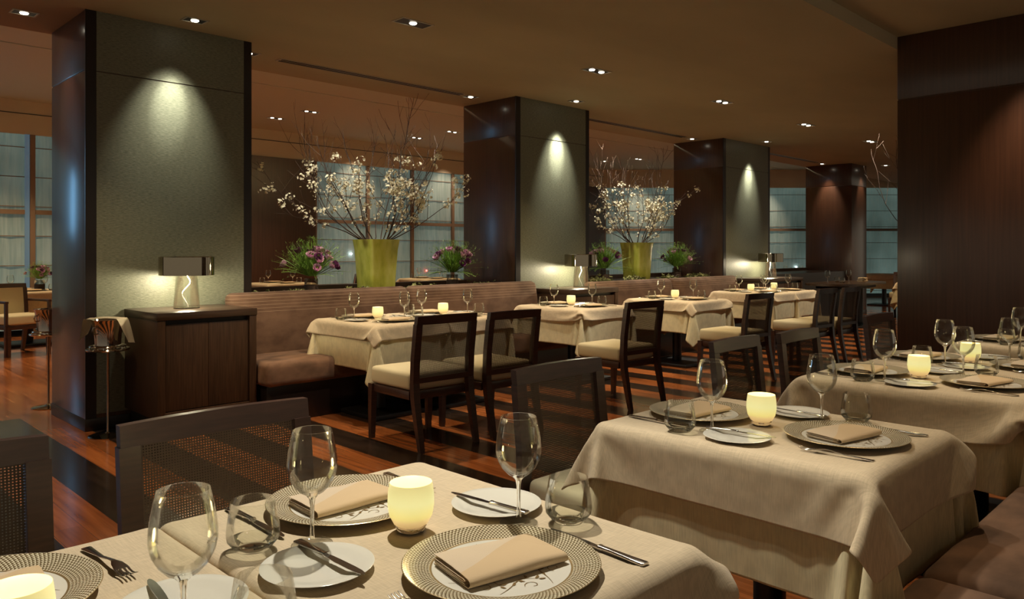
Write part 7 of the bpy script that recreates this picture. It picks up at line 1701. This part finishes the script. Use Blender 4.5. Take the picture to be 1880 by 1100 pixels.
# ------------------------------------------------------------------ cabinets
def cabinet(x0, x1, y0, y1, label):
    r = bpy.data.objects.new('service_cabinet', None)
    C.objects.link(r)
    r.location = (x0, y0, 0)
    tag(r, label, 'cabinet', 'dark wood service cabinets')
    wx, dy = x1 - x0, y1 - y0
    zt = .877
    mb = MB()
    mb.box(0, .055, 0, dy, .14, zt - .05, .003)
    mb.box(wx - .055, wx, 0, dy, .14, zt - .05, .003)
    mb.box(.055, wx - .055, .0, dy, .14, .185, .003)
    mb.box(.055, wx - .055, .05, dy, .185, zt - .06)
    lk('cabinet_body', mb.mesh('body', 'cabinet_wood'), r)
    mb = MB()
    mb.box(-.004, wx + .004, -.004, dy, zt - .052, zt, .004)
    lk('cabinet_top', mb.mesh('top', 'cabinet_top'), r)
    mb = MB()
    mb.box(.04, wx - .04, .05, dy - .02, 0, .14)
    lk('plinth', mb.mesh('pl', 'black'), r)
    n = 2
    dw = (wx - .11 - .004) / n
    for k in range(n):
        mb = MB()
        mb.box(.0565 + k * dw + .0015, .0565 + (k + 1) * dw - .0015, .012, .034, .190, .792, .002)
        lk('door', mb.mesh('door', 'cabinet_wood'), r)
    mb = MB()
    mb.box(.0565, wx - .0565, .046, .05, .792, .826)
    lk('finger_gap', mb.mesh('gap', 'black'), r)
    return r


cabinet(2.003, 2.725, 5.44, 6.08, 'dark wood two-door cabinet before the near green column')
cabinet(6.40, 7.265, 5.50, 6.08, 'dark wood cabinet before the middle green column')
cabinet(10.93, 12.20, 5.50, 6.08, 'dark wood cabinet before the far green column')

# ------------------------------------------------------------------ table lamps
mb = MB()
mb.lathe([(.195, .0), (.195, .135), (.190, .140), (.0, .142)], 64)
mb.lathe([(.0, .136), (.188, .135), (.192, .13), (.192, 0), (.195, 0)], 64)
LP_SH = mb.mesh('shade', 'dark_chrome', 40, recalc=False)
mb = MB()
mb.lathe([(.094, .0), (.094, .004), (.077, .255), (.075, .255), (.0915, .006), (0, .006)], 48)
LP_GL = mb.mesh('glassb', 'clear_acrylic', 0)
mb = MB()
mb.lathe([(0, .008), (.090, .008), (.0925, .002), (0, .001)], 48)
LP_FT = mb.mesh('glassf', 'solid_glass', 60)
mb = MB()
mb.lathe([(0, .0), (.074, .0), (.078, .012), (.078, .03), (0, .03)], 32)
LP_DF = mb.mesh('diff', 'lamp_glow')
mb = MB()
pts = []
for i in range(22):
    t = i / 21
    pts.append((.030 * math.sin(t * 6.2) - .010 * math.sin(t * 12), .02 * math.sin(t * 5), .262 - .25 * t + .02 * math.sin(t * PI * 1.0)))
mb.tube(pts, .0032, 6)
LP_CD = mb.mesh('cord', 'cord')


def table_lamp(x, y, z, label):
    r = bpy.data.objects.new('table_lamp', None)
    C.objects.link(r)
    r.location = (x, y, z)
    tag(r, label, 'lamp', 'chrome drum table lamps')
    lk('lamp_shade', LP_SH, r, (0, 0, .247))
    lk('glass_body', LP_GL, r, (0, 0, .0012))
    lk('glass_foot', LP_FT, r, (0, 0, .0))
    lk('diffuser', LP_DF, r, (0, 0, .258))
    lk('cord', LP_CD, r)
    point((x, y, z + .242), 30.0, (1, .86, .6), .05)
    return r


table_lamp(2.345, 5.79, .878, 'chrome drum table lamp with glass body on the near cabinet')
table_lamp(6.98, 5.83, .878, 'chrome drum table lamp on the cabinet at the middle column')
table_lamp(11.75, 5.83, .878, 'chrome drum table lamp on the cabinet at the far column')

# ------------------------------------------------------------------ wine cooler stands
mb = MB()
mb.lathe([(0, 0), (.125, 0), (.127, .006), (.10, .014), (.02, .022), (.012, .03), (0, .03)], 40)
ST_B = mb.mesh('sb', 'dark_chrome')
mb = MB()
mb.lathe([(.0085, .028), (.0085, .585), (.014, .60), (0, .602)], 16)
ST_P = mb.mesh('sp', 'dark_chrome')
mb = MB()
mb.lathe([(0, .600), (.125, .602), (.138, .606), (.143, .613), (.138, .620), (.131, .613), (.12, .608), (0, .607)], 48)
mb.lathe([(.112, .634), (.118, .630), (.122, .634), (.118, .640), (.112, .634)], 48)
for k in range(6):
    a = k * PI / 3
    mb.tube([(.12 * math.cos(a), .12 * math.sin(a), .612), (.117 * math.cos(a), .117 * math.sin(a), .634)], .004)
ST_T = mb.mesh('st', 'chrome')
mb = MB()
mb.lathe([(0, .0), (.082, .0), (.086, .004), (.084, .05), (.088, .12), (.102, .200), (.110, .212), (.1105, .216), (.106, .216), (.098, .20), (.084, .12), (.080, .02), (0, .012)], 48)
BK = mb.mesh('bk', 'chrome')
mb = MB()
mb.tube([(.086, 0, .16), (.115, 0, .165), (.122, 0, .14), (.112, 0, .115), (.086, 0, .12)], .005, 8)
mb.tube([(-.086, 0, .16), (-.115, 0, .165), (-.122, 0, .14), (-.112, 0, .115), (-.086, 0, .12)], .005, 8)
BKH = mb.mesh('bkh', 'chrome')


def cooler(x, y, where, towel):
    place('bucket_stand', [('base', ST_B, []), ('pole', ST_P, []), ('tray', ST_T, [])], (x, y, 0), 0, 'polished chrome wine bucket stand ' + where, 'stand', 'wine bucket stands')
    place('wine_bucket', [('bucket', BK, []), ('handle', BKH, [])], (x, y, .6075), R(20), 'polished chrome wine bucket on the stand ' + where, 'bucket', 'wine buckets')
    if towel:
        # towel laid over the rim, its ends hanging at both sides
        mb = MB()
        rings = []
        u = Vector((1, -1, 0)).normalized()
        v = Vector((1, 1, 0)).normalized()
        for j in range(9):
            t = j / 8
            off = -.105 + .15 * t
            ring = []
            for i in range(33):
                s = (i / 32 - .5) * 2          # -1..1
                a = abs(s)
                edge = .113
                if a < .45:
                    xx = s / .45 * edge
                    z = .222 + .004 * math.cos(s * 3)
                else:
                    k = (a - .45) / .55
                    drop = .150 + (.035 * t if s > 0 else .045 * (1 - t) - .03)
                    z = .222 - k ** 1.15 * drop
                    xx = math.copysign(edge + .062 * k + .010 * math.sin(t * 7 + s * 2) * k, s)
                w_ = off * (1 - .42 * max(0, a - .45)) * (1.0)
                p = u * xx + v * (w_ + .008 * math.sin(s * 5))
                ring.append((p.x, p.y, z + .003 * math.sin(t * 9 + s * 7)))
            rings.append(ring)
        mb.loft(rings, cap=False, closed=False)
        bmesh.ops.solidify(mb.bm, geom=mb.bm.faces[:], thickness=.004)
        place('service_towel', [('towel', mb.mesh('towel', 'towel', 60), [])], (x, y, .6075 + .004), 0, 'folded grey-beige cloth draped over the near wine bucket', 'towel')


cooler(1.82, 5.86, 'between the near column and cabinet', True)
cooler(1.80, 7.28, 'half hidden behind the near column at left', False)

# ------------------------------------------------------------------ pots, branches, bouquets
mb = MB()


def sq(h, z, r_=.02):
    out = []
    for (sx, sy) in ((1, 1), (-1, 1), (-1, -1), (1, -1)):
        for a in (0, .5, 1):
            ang = {(1, 1): 0, (-1, 1): PI / 2, (-1, -1): PI, (1, -1): 3 * PI / 2}[(sx, sy)] + a * PI / 2
            out.append((sx * (h - r_) + r_ * math.cos(ang), sy * (h - r_) + r_ * math.sin(ang), z))
    return out


mb.loft([sq(.136, 0), sq(.142, .02), sq(.150, .2), sq(.163, .42), sq(.176, .515), sq(.177, .52), sq(.165, .52), sq(.155, .42), sq(.140, .10)], cap=True, smooth=True)
POT = mb.mesh('pot', 'green_glaze', 50)


def flower5(mb, c, nrm, size, rnd):
    n = Vector(nrm).normalized()
    a = n.orthogonal().normalized()
    b_ = n.cross(a)
    ph = rnd.uniform(0, 6)
    for k in range(5):
        th = ph + k * 2 * PI / 5
        d = a * math.cos(th) + b_ * math.sin(th)
        e = n.cross(d)
        p0 = Vector(c)
        p1 = p0 + (d * .55 + e * .38 + n * .25) * size
        p2 = p0 + (d * 1.0 + n * .42) * size
        p3 = p0 + (d * .55 - e * .38 + n * .25) * size
        vs = [mb.bm.verts.new(q) for q in (p0, p1, p2, p3)]
        f = mb.bm.faces.new(vs)
        f.material_index = mb.mi


def make_branch(seed, az, tilt, ln, curve, dens):
    rnd = random.Random(seed)
    mbk = MB()
    mbl = MB()

    def grow(p, d, ln, rad, depth, budget):
        n = max(4, int(ln / .075))
        pts = [p.copy()]
        rads = [rad]
        q = p.copy()
        dd = d.copy()
        for i in range(n):
            dd = (dd + Vector((rnd.uniform(-1, 1), rnd.uniform(-1, 1), rnd.uniform(-.8, 1))) * .17 + Vector((0, 0, curve * .05))).normalized()
            q = q + dd * (ln / n)
            if q.z > 1.48:
                break
            pts.append(q.copy())
            rads.append(rad * (1 - .75 * (i + 1) / n) + .0007)
            t = (i + 1) / n
            if depth < 2 and t > .28 and rnd.random() < (.55 if depth == 0 else .35) and i < n - 1:
                side = Vector((rnd.uniform(-1, 1), rnd.uniform(-1, 1), rnd.uniform(-.3, 1))).normalized()
                nd = (dd * .72 + side * .75).normalized()
                grow(q.copy(), nd, ln * rnd.uniform(.25, .5) * (1 - .3 * t), rads[-1] * .65, depth + 1, budget)
            z_ok = .08 < q.z < .86
            zw = 1.5 if .12 < q.z < .62 else .5
            if t > .12 and z_ok and rnd.random() < dens * zw * (.55 if depth else .36):
                # a cluster
                for m_ in range(rnd.randint(6, 13)):
                    off = Vector((rnd.gauss(0, 1), rnd.gauss(0, 1), rnd.gauss(0, 1))) * .022
                    flower5(mbl, q + off, off + Vector((0, 0, .01)) + Vector((rnd.uniform(-.02, .02), -.01, 0)), rnd.uniform(.012, .020), rnd)
        mbk.tube(pts, rads, 5 if depth == 0 else 4)
    d0 = Vector((math.cos(az) * math.sin(tilt), math.sin(az) * math.sin(tilt), math.cos(tilt)))
    start = Vector((math.cos(az) * .06, math.sin(az) * .06, -.25))
    st2 = Vector((math.cos(az) * .11, math.sin(az) * .11, .0))
    mbk.tube([start, st2], [.006, .0055], 5)
    grow(st2, d0, ln, .0058, 0, 0)
    return mbk.mesh('bark', 'bark', 0, recalc=False), mbl.mesh('blossoms', 'petal', 0, recalc=False)


SPECS = []
rb = random.Random(21)
# az measured from +X; the picture's left is +Y-X direction (az 135), its right is az -45
for i, (az, tilt, ln, dens) in enumerate([(135, 66, 1.5, .30), (128, 82, 1.4, .26), (140, 56, 1.35, .32), (120, 50, 1.15, .36), (150, 40, 1.2, .42), (95, 34, 1.15, .42),
                                          (30, 14, 1.32, .30), (-10, 34, 1.20, .45), (-40, 32, 1.50, .36), (-50, 50, 1.15, .48), (-42, 62, 1.1, .50), (-30, 74, .95, .40),
                                          (-90, 42, .95, .55), (-140, 46, .9, .55), (180, 44, .95, .5), (60, 52, .95, .45), (155, 60, 1.0, .5), (-70, 58, 1.0, .5), (-60, 16, 1.05, .5), (110, 14, 1.15, .45)]):
    SPECS.append(make_branch(100 + i, R(az), R(tilt), ln, 1.5 if tilt < 70 else .7, dens))


def branch_vase(x, y, z, which, lbl_pot, lbl_br, grp, rz=0, n=20, s=1.0):
    place('square_pot', [('pot', POT, [])], (x, y, z), 0, lbl_pot, 'pot', 'tall green planters')
    for i, (bk, bl) in enumerate(SPECS[:n]):
        o = bpy.data.objects.new('flowering_branch', bk)
        C.objects.link(o)
        o.location = (x, y, z + .50)
        o.rotation_euler = (0, 0, rz)
        o.scale = (s, s, s)
        tag(o, lbl_br, 'branch', grp)
        lk('blossoms', bl, o)


branch_vase(4.56, 6.52, .902, 0, 'square tapered lime green glazed pot, the nearer and larger-looking one', 'thin leafless branch with white blossoms in the nearer green pot', 'blossom branches in the nearer pot')
branch_vase(9.05, 6.52, .902, 1, 'square tapered lime green glazed pot, the farther one at picture centre right', 'thin leafless branch with white blossoms in the farther green pot', 'blossom branches in the farther pot', R(38), 20, .97)
# a third arrangement, mostly hidden behind the wide right column
mb = MB()
mb.box(-.3, .3, -.3, .3, 0, .84, .01)
place('pedestal_stand', [('pedestal', mb.mesh('ps', 'edge_wood'), [])], (11.2, 3.05, 0), 0, 'dark pedestal hidden behind the wide right column', 'pedestal')
place('square_pot', [('pot', POT, [])], (11.2, 3.05, .842), 0, 'lime green pot hidden behind the wide right column', 'pot', 'tall green planters')
for i, (az, tl, ln_, ds) in enumerate([(130, 64, 1.75, .07), (140, 40, 1.6, .10), (125, 22, 1.5, .06), (-60, 40, 1.2, .2)]):
    bk, bl = make_branch(300 + i, R(az), R(tl), ln_, 1.0, ds)
    o = lk('flowering_branch', bk, None, (11.2, 3.05, 1.34))
    tag(o, 'nearly bare dark twig reaching out from behind the wide right column', 'branch', 'branches behind the right column')
    lk('blossoms', bl, o)

# bouquets
mb = MB()
mb.lathe([(0, .0), (.060, .0), (.063, .004), (.063, .145), (.061, .145), (.060, .01), (0, .008)], 32)
BV_G = mb.mesh('bvg', 'glass', 0)
mb = MB()
for k in range(11):
    mb.lathe([(.0635, .004 + k * .0075), (.0675, .0075 + k * .0075), (.0635, .011 + k * .0075)], 32)
BV_W = mb.mesh('bvw', 'bark', 0)


def bouquet_meshes(seed):
    rnd = random.Random(seed)
    mb = MB()
    for k in range(300):
        az = rnd.uniform(0, 2 * PI)
        tl = abs(rnd.gauss(0, .62))
        tl = min(tl, 1.5)
        ln = rnd.uniform(.16, .30)
        p = Vector((.03 * math.cos(az), .03 * math.sin(az), .02))
        d = Vector((math.cos(az) * math.sin(tl), math.sin(az) * math.sin(tl), math.cos(tl)))
        pts = []
        for i in range(6):
            pts.append(p.copy())
            p = p + d * ln / 5
            d = (d + Vector((rnd.uniform(-.15, .15), rnd.uniform(-.15, .15), -.10))).normalized()
        ws = [.0012, .0022, .0026, .0024, .0016, .0004]
        sd = d.cross(Vector((rnd.uniform(-1, 1), rnd.uniform(-1, 1), 1))).normalized()
        prev = None
        for q, w_ in zip(pts, ws):
            cur = (mb.bm.verts.new(q + sd * w_), mb.bm.verts.new(q - sd * w_))
            if prev:
                mb.bm.faces.new((prev[0], prev[1], cur[1], cur[0]))
            prev = cur
        # fine needles
        for i in range(2, 6):
            for m_ in range(5):
                nd = Vector((rnd.uniform(-1, 1), rnd.uniform(-1, 1), rnd.uniform(-.3, 1))).normalized() * .022
                a = pts[i]
                s2 = nd.cross(Vector((0, 0, 1)))
                if s2.length < 1e-5:
                    continue
                s2 = s2.normalized() * .0011
                mb.bm.faces.new([mb.bm.verts.new(v) for v in (a + s2, a - s2, a + nd)])
    fol = mb.mesh('foliage', 'leaf', 0, recalc=False)
    fl = []
    for k in range(22):
        az = rnd.uniform(0, 2 * PI) if k > 14 else rnd.uniform(-PI * 1.15, -PI * .2)
        tl = rnd.uniform(.15, 1.25)
        rr = rnd.uniform(.17, .225)
        c = Vector((math.cos(az) * math.sin(tl) * rr, math.sin(az) * math.sin(tl) * rr, math.cos(tl) * rr * .95 + .02))
        n = (c + Vector((0, 0, .02))).normalized()
        mb = MB()
        a = n.orthogonal().normalized()
        b_ = n.cross(a)
        for lay, (r1, op, hgt) in enumerate(((.034, .9, .032), (.026, .55, .037), (.015, .3, .038))):
            m_n = 6 - lay
            for q in range(m_n):
                th = q * 2 * PI / m_n + lay * .5
                d = a * math.cos(th) + b_ * math.sin(th)
                e = n.cross(d)
                mb.mi = 0 if lay < 2 else 1
                pts_ = [c - n * .008, c + d * r1 * .6 + e * r1 * .5 + n * hgt * .3, c + d * r1 * op + e * r1 * .36 + n * hgt, c + d * r1 * op - e * r1 * .36 + n * hgt, c + d * r1 * .6 - e * r1 * .5 + n * hgt * .3]
                f = mb.bm.faces.new([mb.bm.verts.new(v) for v in pts_])
                f.material_index = mb.mi
                f.smooth = True
        mb.mi = 1
        mb.tube([c - n * .008, c * .35], .0016, 4)
        fl.append(('flower', mb.mesh('fl', ['petal_pink' if k % 3 else 'petal_purple', 'petal_purple' if k % 2 else 'leaf'], 0, recalc=False), []))
    return [('foliage', fol, [])] + fl


BQ = [bouquet_meshes(5), bouquet_meshes(9)]


def bouquet(x, y, z, where, k, rz=0, s=1.0):
    place('flower_vase', [('glass_vase', BV_G, []), ('woven_band', BV_W, [])], (x, y, z), 0, 'small glass vase with woven band ' + where, 'vase', 'small glass flower vases')
    place('bouquet', BQ[k], (x, y, z + .145), rz, 'pink and purple flowers with feathery greenery ' + where, 'flowers', 'small pink bouquets', (s, s, s))


bouquet(3.76, 6.42, .902, 'left of the nearer green pot', 0, .3, 1.25)
bouquet(5.52, 6.45, .902, 'right of the nearer green pot', 1, 1.2, 1.25)
bouquet(8.18, 6.42, .902, 'left of the farther green pot', 1, 4.0, 1.25)
bouquet(9.92, 6.42, .902, 'right of the farther green pot', 0, 2.2, 1.25)

# moss and twigs lying on the ledges
for (x0, x1, lb) in ((3.1, 6.0, 'pale moss and twigs lying along the nearer planting ledge'), (7.6, 10.5, 'pale moss and twigs lying along the farther planting ledge')):
    rnd = random.Random(int(x0 * 10))
    mb = MB()
    for k in range(900):
        cx = rnd.uniform(x0, x1)
        if abs((cx - x0) % 1.45 - .72) < .18:
            continue
        cyy = rnd.uniform(6.16, 6.38)
        if any(abs(cx - q) < .12 for q in (3.76, 5.52, 8.18, 9.92)) or any(abs(cx - q) < .24 for q in (4.56, 9.05)):
            continue
        zz = .905 + abs(rnd.gauss(0, .022))
        flower5(mb, (cx, cyy, zz), (rnd.uniform(-1, 1), rnd.uniform(-1, 1), 1), rnd.uniform(.012, .03), rnd)
    for k in range(24):
        cx = rnd.uniform(x0 + .2, x1 - .2)
        if any(abs(cx - q) < .30 for q in (3.76, 5.52, 8.18, 9.92)) or any(abs(cx - q) < .40 for q in (4.56, 9.05)):
            continue
        p = [(cx + .05 * i, 6.22 + rnd.uniform(-.02, .02), .91 + .05 * math.sin(i * .9 + k) ** 2) for i in range(5)]
        mb.mi = 1
        mb.tube(p, .004, 5)
        mb.mi = 0
    o = lk('moss', mb.mesh('moss', ['moss', 'bark'], 0, recalc=False))
    tag(o, lb, 'moss', None, 'stuff')

# ------------------------------------------------------------------ tables by the windows
def far_table(x, y, desc, sx=1.25, rz=0.0, items=True, flowers=False):
    cloth(x, y, '', True, desc, rz, sx)
    if items:
        for side, who in ((-1, 'near'), (1, 'far')):
            setting(x, y, side, desc, who, skip=('butter_knife', 'dinner_knife', 'dinner_fork', 'bread_plate'))
    if flowers:
        bouquet(x + .12, y - .1, ZT, 'on ' + desc, 0, .5, .85)


far_table(2.80, 12.35, 'the window table at far left', 1.35, flowers=True)
far_table(6.55, 12.2, 'the window table left of the pot', 1.3)
far_table(9.75, 12.1, 'the window table right of the pot', 1.3)
far_table(16.6, 7.7, 'the table between the far columns', 1.2)
far_table(19.3, 6.7, 'the table right of the wood column', 1.2, items=False)
far_table(14.75, 4.35, 'the table hidden by the right column', 1.2, items=False)
GF = 'chairs by the windows'
chair(2.45, 11.3, PI + R(15), 'open-armed chair with cream cushions at the far left window table', GF, CHA)
for (x, y, rz, l, p) in [(7.55, 11.9, R(60), 'brown leather chair back by the shades, left of the nearer pot', CHL),
                         (9.2, 12.95, PI, 'brown leather chair behind the table right of the nearer pot', CHL),
                         (10.75, 11.9, R(75), 'brown leather chair right end of the window table', CHL),
                         (5.6, 12.1, R(-85), 'dark chair at the left end of the window table', CHL),
                         (15.75, 8.3, R(-60), 'dark chair seen between the far green and wood columns', CHL),
                         (15.95, 5.15, R(100), 'cream-seated chair right of the far wood column', CH)]:
    chair(x, y, rz, l, GF, p)

# dark round-ended serving table before the far wood column
mb = MB()
rg = []
for z in (.72, .755):
    rg.append([(.62 * math.copysign(1, math.cos(a)) * (1 if abs(math.cos(a)) > 1e-6 else 0) + .42 * math.cos(a), .42 * math.sin(a), z) for a in [2 * PI * (k + .5) / 36 for k in range(36)]])
mb.loft(rg, smooth=False)
ct = mb.mesh('ct', 'cabinet_top')
mb = MB()
mb.box(-.6, .6, -.28, .28, .66, .72)
mb.lathe([(.09, .03), (.09, .66)], 20, -.5, 0)
mb.lathe([(.09, .03), (.09, .66)], 20, .5, 0)
ca = mb.mesh('ca', 'black')
mb = MB()
mb.box(-.8, .8, -.32, .32, 0, .03, .01)
cb = mb.mesh('cb', 'black')
place('serving_table', [('oval_top', ct, []), ('apron_and_posts', ca, []), ('base_plate', cb, [])], (13.6, 5.35, 0), 0, 'dark oval-ended serving table before the far wood column', 'table')
for (dx, dy, k, l) in [(-.55, .1, 'w', 'wine glass at the left end of the dark serving table'), (.1, .0, 'w', 'wine glass near the middle of the dark serving table'),
                       (-.3, -.05, 't', 'tumbler left of middle on the dark serving table'), (-.1, .12, 't', 'tumbler beside the wine glass on the dark serving table')]:
    place('wine_glass' if k == 'w' else 'tumbler', WINE if k == 'w' else TUMB, (13.6 + dx, 5.35 + dy, .7555), 0, 'clear ' + l, 'glass', 'glasses on the serving table')
for k in range(3):
    place('napkin', [('napkin', NAPS[k], [])], (14.2, 5.3, .7555 + k * .0255), R(5 * k), 'folded white napkin, %s of the small pile of the serving table' % ('bottom', 'middle', 'top')[k], 'napkin', 'napkins on the serving table')
